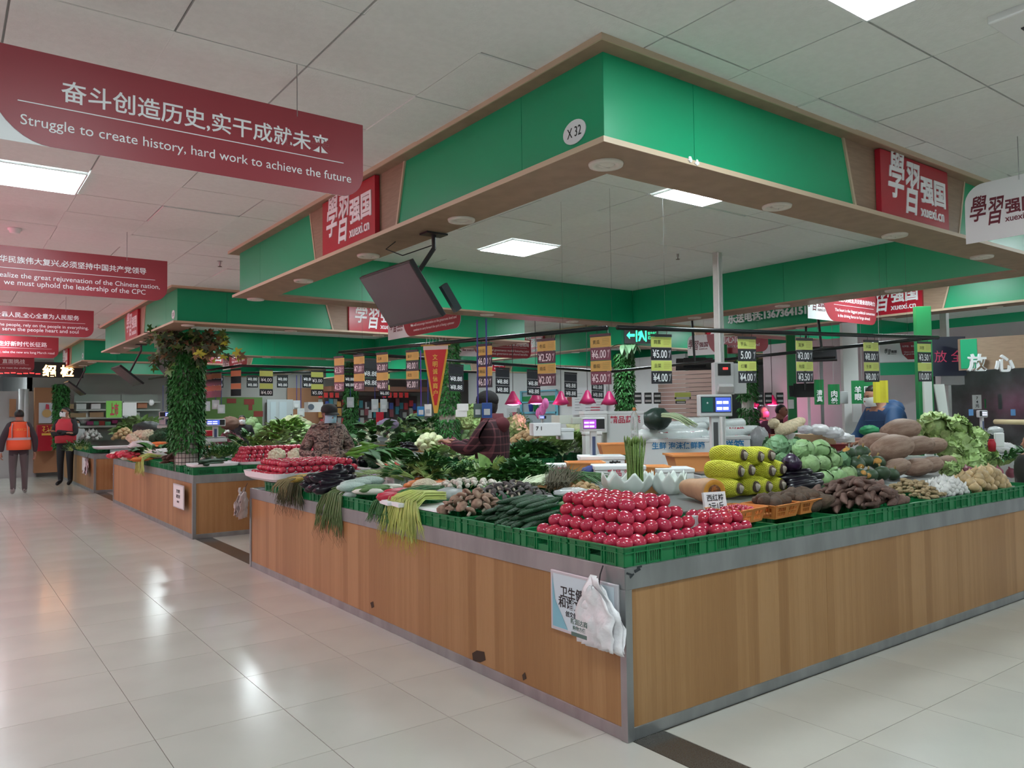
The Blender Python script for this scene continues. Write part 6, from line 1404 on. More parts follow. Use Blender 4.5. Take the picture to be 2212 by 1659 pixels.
scale_(632, 917, 21, 17, 960, 12.6, R(-50), 'grey digital scale turned sideways left of the camouflage man', (-.45, -.05, 0, .4), GPL)
scale_(360, 889, 26, 13, 925, 16.0, R(-10), 'digital scale with blue screen left of the leafy column', (-.1, .45, -.45, -.12), SCRB)
scale_(2125, 886, 18, 16, 940, 9.5, R(-40), 'grey digital scale on the white meat counter behind the lettuces', (-.2, .45, -.45, -.22), GPL)
scale_(1173, 897, 15, 9, 925, 11.5, R(-25), 'tiny scale with blue screen at the fish stall under the pink lamp', (-.45, .2, .24, .45), SCRB)
# leeks in a dark bag
strands('leek_bundle', 'bundle of leeks with white stems leaning right behind the wrapped rolls', 'leek', WD(1435, 900, 8.2), WD(1500, 922, 8.0), 34, .5, mat('leek_pale', (.40, .50, .30), .5, rnd=.2), .011, .03, .07, fan=.12)
p = WD(1420, 905, 8.4); b = MB(); b.ell((0, 0, 0), (.17, .13, .12), 20, 12, lambda d: 1 + .18 * NZ.noise(d * 3)); tag(b.build('dark_bag', mat('dark_green_bag', (.02, .045, .035), .4, bump=.6, bscale=18), smooth=True, loc=p), 'dark green sack holding the leeks', 'sack')

# ================================================================== meat stall behind, right half
t = thing('white_counter', 'white counter with clutter in front of the blue coat', 'counter')
a = WD(1700, 985, 9.4); c = WD(2190, 985, 8.6); d_ = (c - a).normalized(); n_ = V((-d_.y, d_.x, 0))
q = MB(); q.prism([a + V((0, 0, -.04)), c + V((0, 0, -.04)), c, a], n_ * .8); q.build('counter_board', mat('counter_white', (.62, .64, .64), .4), t)
q = MB(); q.prism([V((a.x, a.y, 0)), V((c.x, c.y, 0)), c + V((0, 0, -.05)), a + V((0, 0, -.05))], n_ * .03); q.build('counter_front', GPL, t)
def blob(px, py, dist, r, m, label, cat, name, seed, h=.6, group=None, bump_=.18, s=3.):
    p = WD(px, py, dist); b = MB(); b.ell((0, 0, 0), (r, r * .7, r * h), 30, 18, lambda d: 1 + bump_ * NZ.noise(d * s + V((seed, 0, 0))) + bump_ * .8 * abs(NZ.noise(d * s * 2.3 + V((seed, 2, 0)))) + bump_ * .35 * NZ.noise(d * s * 5 + V((seed, 5, 0)))); return tag(b.build(name, m, smooth=True, loc=p), label, cat, group)
for i, (px, py, w, h, lb, m) in enumerate(((1755, 950, 60, 24, 'round drum like paper carton among the clutter, left', CARD), (1792, 950, 28, 20, 'pale tan carton beside the round one', CARD), (1720, 945, 34, 18, 'white flat carton at the left of the clutter', WPL), (1830, 948, 34, 16, 'small white box at the end of the clutter', WPL), (1648, 952, 34, 30, 'red carton under the noodle bags', mat('red_carton', (.30, .03, .035), .6)), (1690, 945, 30, 12, 'orange red carton under the noodle bags', mat('orange_carton', (.55, .2, .11), .6)), (1812, 967, 40, 14, 'red and white carton behind the cabbages', mat('red_carton', (.3, .03, .04), .6)), (1850, 952, 28, 12, 'pink brown folded cartons near the white post', mat('pink_carton', (.36, .17, .14), .7)))):
    box_at(px - w / 2, px + w / 2, py - h / 2, py + h / 2, 8.9 + .06 * i, lb, m, 'carton', 'carton', yaw=R(-40), deep=.22, lid=False)
NOOD = mat('noodle_cream', (.66, .54, .36), .75, bump=1., bscale=40, var=.2, scale=30)
for px, py, r, lb, s in ((1672, 915, .08, 'small cream noodle bag, upper', 1), (1690, 928, .10, 'cream noodle bag heap, lower left', 2)): blob(px, py, 9.0, r, NOOD, lb, 'bag', 'noodle_bag', s, .7)
b = MB(); a, c = WD(1680, 935, 8.9), WD(1735, 908, 9.2); b.tube([a.lerp(c, i / 8) for i in range(9)], [.04, .06, .07, .075, .075, .07, .065, .06, .035], 14); tag(b.build('noodle_bag', NOOD, smooth=True), 'long cream noodle bag leaning up to the right', 'bag')
for i, (px, py, r) in enumerate(((1740, 928, .10), (1770, 928, .13), (1800, 935, .14), (1820, 945, .12), (2035, 925, .16), (2075, 938, .18), (2150, 930, .10), (2170, 968, .14), (2110, 972, .14))):
    blob(px, py, 8.6 + .05 * (i % 4), r, BAGW if i % 2 else BAGC, 'crumpled plastic bag or tray among the clutter of the meat counter', 'bag', 'plastic_bag', i * 3.1, .45, 'clutter bags of the meat counter')
blob(1878, 930, 8.9, .13, mat('green_cloth', (.01, .20, .07), .6), 'green plastic sheet hanging over the counter edge before the blue coat', 'sheet', 'green_sheet', 5, .45)
box_at(2150, 2170, 935, 965, 8.3, 'white paper sign leaning on the meat counter', WPL, 'paper_sign', 'sign', yaw=R(-40), deep=.03, lid=False)
b = MB(); b.lathe([(.035, 0), (.04, .08), (.034, .10), (.026, .12), (.028, .13)], 14); p = WD(2143, 975, 8.2); tag(b.build('red_jar', RED, smooth=True, loc=p), 'small red jar with white lid on the meat counter', 'jar')
b = MB(); a, c = WD(2150, 911, 9), WD(2212, 912, 8.6); b.tube([a, c], .03, 10); tag(b.build('rolling_pin', mat('pale_wood', (.62, .5, .3), .6), smooth=True), 'pale wooden rolling pin on the shelf at the right edge', 'pin')
# posts, hanging cloths, dark pane
def post(px, dist, w, label, m, top=2.75, wrap=None, yaw=R(-40), name='green_post'):
    t = thing(name, label, 'post'); p = WD(px, 900, dist); q = MB(); q.box((p.x, p.y, top / 2), (w, w * .5, top), M.Rotation(yaw, 3, 'Z')); q.build('post_column', m, t, bevel=.004)
    if wrap: q = MB(); q.box((p.x - FH.x * .05, p.y - FH.y * .05, 1.2), (w * .55, w * .45, 2.0), M.Rotation(yaw, 3, 'Z')); q.build('white_wrap', wrap, t, bevel=.01)
    return t
GPO = mat('post_green', (.012, .21, .06), .45)
post(1999, 9.0, .17, 'green post partly wrapped in white behind the lettuces', GPO, wrap=mat('white_wrap', (.74, .76, .74), .6, bump=.5, bscale=10))
post(1712, 12.2, .13, 'green post with a small red and white notice behind the noodle bags', GPO); box_at(1703, 1715, 863, 883, 12.0, 'small white notice with a red foot on the green post', WPL, 'notice', 'notice', yaw=R(-40), deep=.01, lid=False)
post(1568, 13.8, .09, 'narrow green post left of the far leafy column', GPO)
post(1838, 10.6, .20, 'thick white post with cables and a small red screen box', mat('white_post', (.68, .68, .67), .6, bump=.3, bscale=8), name='white_post')
post(1777, 10.4, .04, 'thin grey steel pole left of the green cloths', mat('grey_pole', (.25, .25, .26), .4, .5), name='steel_pole', top=2.4)
post(1748, 11.5, .04, 'thin white steel pole behind the noodle bags', WPL, name='steel_pole', top=2.4)
t = box_at(1815, 1832, 845, 872, 10.3, 'grey meter box with red digits on the thick white post', GPL, 'meter_box', 'box', yaw=R(-40), deep=.08, lid=False)
box_at(1842, 1862, 870, 912, 10.4, 'white flat board on the right of the thick white post', WPL, 'white_board', 'board', yaw=R(-40), deep=.02, lid=False)
def cloth(px0, px1, py0, py1, dist, label, chars, m=GPO, yaw=R(-40), fg=LETW):
    c = WD((px0 + px1) / 2, (py0 + py1) / 2, dist); w = (px1 - px0) * dist / FOC / .9; h = (py1 - py0) * dist / FOC; rm = M.Rotation(yaw, 3, 'Z'); r = rm @ V((1, 0, 0)); f = rm @ V((0, -1, 0))
    q = MB(); q.grid(6, 4, lambda u, v: c + r * (w * (u - .5)) + V((0, 0, h * (v - .5))) + f * (.012 * sin(u * 9))); o = q.build('hanging_cloth', m, solid=.003); tag(o, label, 'cloth')
    q = MB(); q.tube([c + V((0, 0, h / 2)), c + V((0, 0, 1.2))], .003, 4); q.build('hanging_string', WIRE, o)
    for tx, dx, dz, tw in chars: text(tx, c + r * (dx * w) + V((0, 0, dz * h)) + f * .02, r, (0, 0, 1), tw * w, None, fg, o, bold=.02)
cloth(1760, 1778, 820, 874, 10.1, 'green hanging cloth with white characters, left of three', (('清\n真', 0, -.15, .6),)); cloth(1790, 1812, 830, 874, 10.1, 'green hanging cloth with white characters, middle of three', (('肉\n卷', 0, -.15, .6),)); cloth(1842, 1883, 822, 872, 10.1, 'wide green hanging cloth with white characters, right of three', (('羊 回\n眼 族', 0, -.05, .75),))
cloth(1888, 1916, 822, 870, 9.2, 'yellow plastic bag hanging in front of the head of the blue coat', (), mat('yellow_bag', (.68, .60, .04), .5, bump=.4, bscale=12))
t = thing('dark_window', 'dark glass front of the stall at the right behind the lettuces', 'window'); p0, p1 = WD(2015, 900, 11.5), WD(2300, 900, 9.5); q = MB(); q.prism([V((p0.x, p0.y, .9)), V((p1.x, p1.y, .9)), V((p1.x, p1.y, 2.1)), V((p0.x, p0.y, 2.1))], FH * .03); q.build('dark_pane', mat('dark_glass', (.10, .125, .125), .2, var=.5, scale=3), t)
q = MB(); q.prism([V((p0.x, p0.y, 2.08)), V((p1.x, p1.y, 2.08)), V((p1.x, p1.y, 2.16)), V((p0.x, p0.y, 2.16))], FH * -.05); q.build('window_frame', GPL, t)
box_at(2101, 2120, 853, 884, 10.5, 'white paper with black brush characters on the dark glass', WPL, 'paper_notice', 'notice', yaw=R(-40), deep=.006, lid=False, prints=(('7\n4\n元', LETK, 0, 0, .4),))
box_at(2127, 2138, 862, 882, 10.6, 'small green paper on the dark glass beside the brush notice', GPO, 'green_paper', 'notice', yaw=R(-40), deep=.004, lid=False)
for px, lb in ((2098, 'left'), (2189, 'right')): box_at(px - 5, px + 5, 884, 898, 9.4, 'small blue payment card standing on the meat counter, ' + lb, mat('card_blue', (.10, .25, .5), .5), 'payment_card', 'card', yaw=R(-40), deep=.01, lid=False)
t = thing('tilted_board', 'tall white board leaning beside the green post behind the lettuces', 'board'); a, c = WD(2018, 830, 9.2), WD(2042, 925, 9.0); q = MB(); q.prism([a, a + RH * .12, c + RH * .06, c - RH * .04], FH * .02); q.build('board', mat('old_white', (.58, .6, .57), .6), t)
p = WD(1350, 870, 10); 
# "rest assured" characters on the right
t = thing('raised_characters', 'two white raised characters at the right reading rest assured', 'lettering'); n_ = V((-1, -.05, 0))
text('放', WD(2109, 783, 9.4), (.75, -.66, 0), (0, 0, 1), .20, None, LETW, t, bold=.03, ext=.03); text('心', WD(2168, 785, 9.1), (.75, -.66, 0), (0, 0, 1), .20, None, LETW, t, bold=.03, ext=.03)
a, c = WD(2075, 770, 9.6), WD(2260, 770, 9.0); d_ = V((c.x - a.x, c.y - a.y, 0)); q = MB(); q.prism([V((a.x, a.y, 2.03)), V((c.x, c.y, 2.03)), V((c.x, c.y, 2.42)), V((a.x, a.y, 2.42))], FH * .05); o = q.build('sign_fascia', SOF, t)
a2 = WD(2060, 775, 9.55); q = MB(); q.prism([V((a.x, a.y, 2.05)) - FH * .01, V((a.x, a.y, 2.05)) + d_ * .2 - FH * .01, V((a.x, a.y, 2.41)) + d_ * .2 - FH * .01, V((a.x, a.y, 2.41)) - FH * .01], FH * .01); q.build('green_field', GREEN, t)
t = thing('led_board', 'dark LED board with red glowing characters behind the right pole', 'sign'); c = WD(2047, 770, 9.9); rm = M.Rotation(R(-40), 3, 'Z'); q = MB(); q.box(c, (.42, .06, .5), rm); q.build('board_case', mat('led_board_dark', (.015, .018, .035), .3), t)
text('放 全', c + rm @ V((0, -.034, 0)), rm @ V((1, 0, 0)), (0, 0, 1), .36, None, mat('led_dim_red', (.30, .03, .07), .5, emit=.4), t)
# print on the green wall under the canopy
t = thing('wall_print', 'white and red printed board on the green wall reading Have a dream all good things', 'sign'); c = WD(1944, 762, 11.2); r = V((.62, -.78, 0)); f = V((-.78, -.62, 0)); h = V((0, 0, 1))
q = MB(); q.prism([c + r * x + h * z for x, z in ((-.27, -.13), (.25, -.13), (.25, .15), (-.27, .15))], -f * .01); bd = q.build('print_board', WHITE, t)
q = MB(); q.prism([c + r * x + h * z + f * .001 for x, z in ((.0, .15), (.03, -.02), (.1, -.1), (.25, -.1), (.25, .15))][::-1], f * .001); q.build('red_field', BRED, t)
text('有梦想、有机遇', c + r * .13 + h * .09 + f * .003, r, h, .2, None, LETW, bd); text('Have a dream\nall good things', c + r * .14 - h * .01 + f * .003, r, h, .18, None, LETW, bd); calli(bd, c - r * .13 + h * .02 + f * .002, r, h, f, .18, LETK, ext=.0008)
q = MB(); q.prism([c + r * x + h * z for x, z in ((-.27, -.32), (.25, -.32), (.25, -.14), (-.27, -.14))], -f * .02); q.build('green_field', GREEN, t)
# roller shutter
t = thing('roller_shutter', 'pinkish roller shutter of closed slats behind the wrapped rolls', 'shutter'); SHM = mat('shutter_slat', (.44, .31, .27), .5, rnd=.03); a, c = WD(1423, 890, 14.2), WD(1560, 890, 13.4); d_ = V((c.x - a.x, c.y - a.y, 0)); n_ = V((-d_.y, d_.x, 0)).normalized()
for i in range(26):
    z = .5 + .075 * i; q = MB(); q.prism([V((a.x, a.y, z)), V((a.x, a.y, z)) + d_, V((a.x, a.y, z + .066)) + d_ - n_ * .012, V((a.x, a.y, z + .066)) - n_ * .012], n_ * .01); q.build('slat', SHM, t)
box_at(1457, 1493, 848, 858, 12.0, 'yellow price strip hanging in front of the shutter, upper', YEL2, 'price_strip', 'sign', yaw=R(-30), deep=.01, lid=False); box_at(1459, 1482, 862, 866, 12.0, 'yellow price strip hanging in front of the shutter, lower', YEL2, 'price_strip', 'sign', yaw=R(-30), deep=.01, lid=False)
for px0, px1, py0, py1, lb in ((1457, 1493, 858, 862, 'upper'), (1459, 1482, 866, 872, 'lower')): box_at(px0, px1, py0, py1, 12.0, 'black number strip under the yellow strip, ' + lb, TAGK, 'number_strip', 'sign', yaw=R(-30), deep=.01, lid=False, prints=(('88888888', LETW, 0, 0, .8),))
for px in (1378, 1400, 1420, 1640, 1660, 1685): box_at(px - 8, px + 8, 848, 872, 12.6, 'small black price board hanging before the far stalls behind the wrapped rolls', TAGK, 'price_board', 'price tag', 'black boards of the far stalls', R(-30), .01, lid=False, prints=(('8888', LETW, 0, .2, .8), ('8888', LETW, 0, -.25, .8)))
# ================================================================== fish stall with pink lamps
FR = mat('aqua_frame', (.16, .45, .58), .4); t = thing('glass_cabinet', 'blue framed glass cabinet of the fish stall under the pink lamps', 'cabinet')
def wq(px0, px1, py0, py1, off=0.): 
    X = 12.17 - off; a = WX(px0, py0, X); c = WX(px1, py0, X); z1 = a.z; z0 = WX(px0, py1, X).z; return [V((X, a.y, z0)), V((X, c.y, z0)), V((X, c.y, z1)), V((X, a.y, z1))]
def wpanel(px0, px1, py0, py1, m, par, nm, off=0., th=.02): q = MB(); q.prism(wq(px0, px1, py0, py1, off), (-th, 0, 0)); return q.build(nm, m, par)
wpanel(1126, 1204, 845, 930, mat('cabinet_back', (.36, .42, .46), .4), t, 'back_panel'); wpanel(1128, 1202, 857, 869, GPO, t, 'green_band', .03)
for a in ((1124, 1128, 845, 930), (1200, 1205, 845, 930), (1126, 1203, 868, 871), (1126, 1203, 890, 894), (1126, 1203, 845, 848)): wpanel(*a, FR, t, 'frame_bar', .05)
for px, m, lb in ((1147, mat('blue_cup', (.02, .06, .4), .5), 'blue'), (1157, GPO, 'green')): p = WX(px, 882, 12.0); b = MB(); b.lathe([(.055, -.1), (.085, .11), (.09, .12)], 12); tag(b.build('bucket', m, smooth=True, loc=p), lb + ' bucket on the shelf of the glass cabinet', 'bucket')
t = thing('paper_notices', 'large white notice board of printed sheets left of the leafy column', 'notice'); wpanel(1236, 1310, 838, 896, mat('notice_white', (.72, .72, .75), .6), t, 'notice_board', .03)
for i in range(3):
    for j in range(7): wpanel(1242 + 23 * i, 1258 + 23 * i - (j % 3) * 3, 850 + 6 * j, 851.3 + 6 * j, mat('print_grey', (.35, .35, .38), .6), t, 'text_line', .055, .004)
for j in (879, 885): wpanel(1276, 1296, j, j + 2, RPR, t, 'red_line', .056, .004)
t = thing('red_notice', 'small dark red notice on the white wall beside the notice board', 'notice'); wpanel(1226, 1236, 858, 878, mat('brown_red', (.32, .06, .06), .6), t, 'notice_board', .03)
t = thing('wall_cabinet', 'small grey wall cabinet with red characters beside the plaid coat', 'cabinet'); wpanel(1100, 1122, 882, 904, GPL, t, 'cabinet_body', .03, .1); text('消防', WX(1111, 894, 12.03), (0, -1, 0), (0, 0, 1), .24, None, RPR, t, bold=.02)
LPK = mat('lamp_shade_pink', (.45, .02, .12), .4); LGL = mat('lamp_glow', (1, .25, .75), .5, emit=6)
def pink_lamp(px, py, dist, on, lb, s=1.):
    p = WD(px, py, dist); t = thing('pendant_lamp', lb, 'lamp', p); s *= dist / 12
    b = MB(); b.lathe([(.15 * s, -.09 * s), (.10 * s, .0), (.045 * s, .10 * s), (.03 * s, .13 * s), (.0, .14 * s)], 16); b.build('lamp_shade', LPK, t, True)
    b = MB(); b.ell((0, 0, -.08 * s), (.11 * s, .11 * s, .03 * s), 12, 6); b.build('bulb', LGL if on else LPK, t, True)
    b = MB(); b.tube([(0, 0, .12 * s), (0, 0, CZ - p.z)], .006, 4); b.build('cord', BLACK, t)
for i, (px, py, on, lb) in enumerate(((1108, 862, True, 'red pendant lamp lit pink, leftmost at the fish stall'), (1158, 860, True, 'pendant lamp glowing pink before the glass cabinet'), (1212, 862, False, 'red unlit pendant lamp right of the glass cabinet'), (1269, 860, False, 'red unlit pendant lamp over the notice board'), (1316, 862, False, 'dark red pendant lamp beside the leafy column'), (1629, 872, True, 'pink pendant lamp over the far meat stall, left'), (1668, 866, True, 'pink pendant lamp over the far meat stall, right'))):
    pink_lamp(px, py, 13.5, on, lb, .9 if i < 5 else .7)
l = bpy.data.lights.new('lamp_light', 'POINT'); l.energy = 12; l.color = (1, .25, .6); l.shadow_soft_size = .1; o = bpy.data.objects.new('lamp_light', l); o.location = WD(1158, 878, 13.4); COL.objects.link(o)
l = bpy.data.lights.new('lamp_light', 'POINT'); l.energy = 6; l.color = (1, .25, .5); l.shadow_soft_size = .1; o = bpy.data.objects.new('lamp_light', l); o.location = WD(1668, 880, 13.2); COL.objects.link(o)
for i, (px, py) in enumerate(((1172, 885), (1165, 893), (1178, 872))): blob(px, py, 12.5, .06, mat('pink_toy', (.85, .2, .55), .5), 'hanging pink package under the glowing lamp', 'package', 'hanging_package', i, 1.4, 'hanging pink packages')
# ================================================================== back shops on the left
Y = 22.4
def bpanel(px0, px1, py0, py1, m, par, nm, off=0., th=.03):
    y = Y - off; a = WY(px0, py0, y); c = WY(px1, py1, y); q = MB(); q.prism([(a.x, y, c.z), (c.x, y, c.z), (c.x, y, a.z), (a.x, y, a.z)], (0, -th, 0)); return q.build(nm, m, par)
def bthing(px0, px1, py0, py1, m, name, label, cat, group=None, off=.05, th=.2): t = thing(name, label, cat, group=group); bpanel(px0, px1, py0, py1, m, t, 'front', off, th); return t
LIME = mat('lime_wall', (.10, .20, .045), .6); t = thing('lime_partition', 'dark lime green shop wall with red paper shapes behind the second stall', 'partition'); bpanel(436, 566, 858, 975, LIME, t, 'wall_panel')
for i, (x, y_, w, h) in enumerate(((500, 866, 20, 10), (538, 868, 22, 12), (541, 880, 8, 12), (558, 894, 20, 12))): bpanel(x - w / 2, x + w / 2, y_ - h / 2, y_ + h / 2, mat('red_paper', (.22, .03, .02), .6), t, 'red_paper', .035, .006)
t = thing('double_door', 'pale grey double door with glass lights at the back of the hall', 'door'); DM = mat('door_grey', (.46, .52, .53), .5)
bpanel(576, 632, 863, 970, DM, t, 'door_leaf', .03, .05)
for x in (584, 603): bpanel(x, x + 16 if x > 590 else x + 12, 868, 925, mat('door_glass', (.52, .62, .65), .2), t, 'glass_light', .085, .01)
bpanel(628, 630, 895, 903, BLACK, t, 'handle', .085, .03)
bthing(620, 700, 838, 915, mat('brown_board', (.34, .17, .09), .6), 'brown_partition', 'brown wood partition behind the camouflage man', 'partition', off=.02, th=.03)
for x0, x1 in ((160, 260), (262, 340)):
    t = thing('goods_shelf', 'grey goods shelf of the back shop ' + ('left' if x0 == 160 else 'right') + ' of the green shopping bag', 'shelf')
    bpanel(x0, x1, 852, 950, mat('shelf_back', (.36, .40, .36), .6), t, 'shelf_back', .02, .02)
    for y_ in (868, 885, 902, 920): bpanel(x0, x1, y_, y_ + 2.2, mat('shelf_white', (.66, .70, .66), .5), t, 'shelf_board', .04, .4)
gi = 0
for x, y_, w, h, m, nm in ((152, 878, 10, 10, CARD, 'tan'), (173, 878, 21, 12, WPL, 'white'), (204, 878, 20, 11, WPL, 'white'), (166, 897, 34, 9, CARD, 'tan'), (206, 896, 30, 10, CARD, 'tan'), (304, 876, 20, 11, mat('orange_pack', (.6, .25, .14), .6), 'orange'), (192, 914, 14, 8, mat('magenta_pack', (.42, .05, .2), .5), 'magenta'), (205, 914, 11, 8, mat('mint_pack', (.12, .5, .27), .5), 'mint'), (217, 914, 12, 9, mat('red_pack', (.45, .06, .05), .5), 'red'), (230, 915, 12, 8, MC['mint_pack'], 'mint'), (245, 911, 12, 7, MC['magenta_pack'], 'magenta'), (290, 896, 16, 9, WPL, 'white'), (272, 898, 14, 6, WPL, 'white')):
    gi += 1; bthing(x - w / 2, x + w / 2, y_ - h / 2, y_ + h / 2, m, 'goods_box', nm + ' box on the goods shelf of the back shop, number counted by its colour and row', 'box', off=.1, th=.25)['label'] = ['tan box at the left end of the upper shelf', 'white printed box on the upper shelf, left', 'white plain box on the upper shelf, right', 'long tan carton on the middle shelf, left', 'tan carton with print on the middle shelf, right', 'orange pack on the upper shelf right of the bags', 'magenta pack on the lower shelf, left', 'mint pack on the lower shelf, first', 'red pack on the lower shelf between mint ones', 'mint pack on the lower shelf, second', 'magenta pack on the lower shelf, right', 'stack of white trays on the middle shelf', 'low white pack beside the stacked trays'][gi - 1]
t = bthing(229, 262, 866, 902, mat('lime_bag', (.22, .62, .10), .5, bump=.5, bscale=6), 'shopping_bag', 'lime green shopping bag with red characters hanging at the back shop', 'bag', off=1.2, th=.06); text('上市', WY(247, 884, 21.12), (1, 0, 0), (0, 0, 1), .2, .34, RPR, t, bold=.03)
bthing(264, 294, 870, 898, WPL, 'shopping_bag', 'white shopping bag hanging right of the lime one', 'bag', off=1.2, th=.06)
blob(181, 900, 22, .16, WPL, 'white bunch of small bags hanging before the middle shelf', 'bag', 'bag_bunch', 3, 1.2); blob(327, 870, 22, .07, WPL, 'white light bulb hanging at the right of the shelf', 'bulb', 'light_bulb', 4, 1.2)
blob(320, 928, 17.5, .32, mat('dark_sack', (.03, .035, .035), .6), 'dark sack heap with a white label on the third stall', 'sack', 'dark_sack', 6, .55)
t = bthing(84, 118, 870, 914, mat('poster_pale', (.55, .60, .64), .5), 'medal_poster', 'pale poster with a gold medal on the orange wood pillar', 'poster', off=.4, th=.02)
p = WY(101, 893, 21.95); q = MB(); q.prism([p + V((.11 * cos(a), -.003, .11 * sin(a))) for a in [2 * PI * i / 24 for i in range(24)]], (0, -.004, 0)); q.build('gold_medal', mat('gold_print', (.55, .36, .14), .5), t); q = MB(); q.prism([p + V((x, -.004, z)) for x, z in ((-.03, .12), (.06, .11), (.05, .24), (-.02, .26))], (0, -.003, 0)); q.build('red_ribbon', RPR, t)
bthing(73, 132, 838, 1018, mat('orange_wood', (.36, .17, .08), .55), 'wood_pillar', 'orange brown wood pillar at the far end of the left aisle', 'pillar', off=.06, th=.3)
t = bthing(78, 128, 918, 972, RED, 'red_cabinet', 'red cabinet with yellow print behind the man in the red vest', 'cabinet', off=.5, th=.4); text('孩拳', WY(108, 927, 21.48), (1, 0, 0), (0, 0, 1), .36, None, mat('gold_text', (.85, .5, .08), .5), t, bold=.02); bpanel(90, 118, 936, 940, mat('gold_text', (.85, .5, .08), .5), t, 'yellow_bar', .92, .01)
bthing(-10, 78, 845, 1030, mat('grey_far_wall', (.42, .40, .40), .7), 'grey_partition', 'plain grey partition at the far left end of the aisle', 'partition', off=.0, th=.05)
bthing(20, 34, 862, 900, mat('orange_wood', (.36, .17, .08), .55), 'orange_panel', 'narrow orange panel beside the pipes at the far left', 'panel', off=.06, th=.1)
for px, lb in ((46, 'thick grey pipe at the far left, left of two'), (56, 'thick grey pipe at the far left, right of two')): p = WY(px, 900, 22.0); b = MB(); b.tube([(p.x, 22.0, .6), (p.x, 22.0, 2.4)], .07, 10); tag(b.build('pipe', GPL, smooth=True), lb, 'pipe')
# toy and goods shop in the middle
bthing(690, 900, 855, 935, mat('shop_back', (.10, .07, .07), .7), 'shop_back', 'dark back panel of the goods shop behind the second stall', 'panel', off=.0, th=.05)
cols = [(.5, .05, .06), (.6, .6, .62), (.06, .1, .4), (.55, .3, .08), (.05, .05, .06), (.3, .08, .1), (.4, .42, .4), (.05, .25, .3)]
rr = random.Random(31)
for i in range(64):
    px = 694 + (i % 22) * 9.5 + rr.uniform(-3, 3); py = 872 + 20 * (i // 22) + rr.uniform(-5, 5); c_ = cols[rr.randrange(8)]
    bthing(px - 4, px + 4, py - rr.uniform(5, 9), py + rr.uniform(5, 9), mat('pack_%d' % cols.index(c_), c_, .3), 'hanging_pack', 'small bright pack hanging on the wall of the goods shop', 'pack', 'packs of the goods shop', off=.05 + .05 * (i % 3), th=.06)
bthing(690, 900, 836, 848, mat('awning_brown', (.28, .12, .08), .6), 'shop_awning', 'brown awning board along the top of the goods shop', 'awning', off=.0, th=1.0)
for i in range(9): px = 692 + 12 * i + (90 if i > 3 else 0); bthing(px - 4, px + 4, 848, 859, mat('red_flag', (.65, .03, .03), .5), 'red_tag', 'small red paper tag hanging along the front of the goods shop', 'paper', 'red paper tags', off=.9, th=.01)
t = bthing(657, 689, 869, 890, WPL, 'printed_box', 'white box with a dark printed animal face left of the goods shop', 'box', off=4, th=.3); p = WY(672, 879, 18.05); q = MB(); q.prism([p + V((.09 * cos(a), 0, .085 * sin(a))) for a in [2 * PI * i / 16 for i in range(16)]], (0, -.004, 0)); q.build('dark_print', mat('slate_print', (.10, .13, .17), .6), t)
t = bthing(812, 828, 890, 916, RED, 'red_card', 'red payment card standing on the heap right of the leafy column', 'card', off=9.6, th=.02)
# ================================================================== leafy columns
def leafy_column(c, r, z0, z1, label, n, leafsize=.04, cage=0., gap=None, m='fine'):
    t = thing('leafy_column', label, 'column', c); rr = random.Random(int(abs(c[0]) * 100))
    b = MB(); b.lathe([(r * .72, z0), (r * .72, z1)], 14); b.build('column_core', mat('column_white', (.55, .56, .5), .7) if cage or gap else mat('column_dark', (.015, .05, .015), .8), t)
    b = MB(); zl = z0 + cage
    for i in range(n):
        a = rr.uniform(0, 2 * PI); z = zl + (z1 - zl) * rr.random()
        if gap and gap[0] < z < gap[1]: continue
        if cage and z < zl + .35 and rr.random() < .5 * (abs(sin(a)) ): continue
        q = r * rr.uniform(.78, 1.05); p = V((q * cos(a), q * sin(a), z)); d = V((cos(a) * rr.uniform(.1, .9), sin(a) * rr.uniform(.1, .9), -rr.uniform(.2, 1))); d.normalize()
        s = d.cross(V((cos(a), sin(a), .2))).normalized(); L = leafsize * rr.uniform(.7, 1.4); w = L * .24; up = s.cross(d)
        b.add([p, p + d * L * .5 + s * w + up * w * .5, p + d * L, p + d * L * .5 - s * w + up * w * .5], [(0, 1, 2, 3)])
    o = b.build('small_leaves', LEAF[m], t); o['kind'] = 'stuff'
    if cage:
        b = MB()
        for k in range(9): z = z0 + .5 * k / 8; b.tube([(r * .76 * cos(2 * PI * i / 20), r * .76 * sin(2 * PI * i / 20), z) for i in range(21)], .0035, 4, False)
        for i in range(20): a = 2 * PI * i / 20; b.tube([(r * .76 * cos(a), r * .76 * sin(a), z0), (r * .76 * cos(a), r * .76 * sin(a), z0 + .5)], .0035, 4, False)
        b.build('wire_cage', mat('dark_wire', (.06, .04, .035), .5, .5), t)
    return t
c = WD(403, 900, 11.0)
LEAF['ivy'] = mat('leaf_ivy', (.055, .27, .06), .5, rnd=0, var=.6, scale=18)
leafy_column((c.x, c.y, 0), .215, .82, 2.77, 'large leafy green column with a bare wire cage at its foot, on the second stall', 9000, .06, .28, m='ivy')
c = WD(966, 860, 12.6); leafy_column((c.x, c.y, 0), .18, .82, 2.77, 'leafy green column left of the plaid coat, with a white band', 5000, .06, gap=(1.50, 1.58), m='ivy')
c = WD(757, 860, 17.6); leafy_column((c.x, c.y, 0), .14, .8, 2.77, 'thin leafy green column right of the camouflage man', 2500, .07, m='ivy')
c = WD(1349, 820, 13.6); leafy_column((c.x, c.y, 0), .155, .8, 2.6, 'leafy green column below the exit sign', 4000, .06, m='ivy')
c = WD(1615, 860, 12.6); leafy_column((c.x, c.y, 0), .135, .8, 2.5, 'leafy green column right of the big scale', 3000, .06, gap=(1.62, 1.74), m='ivy')
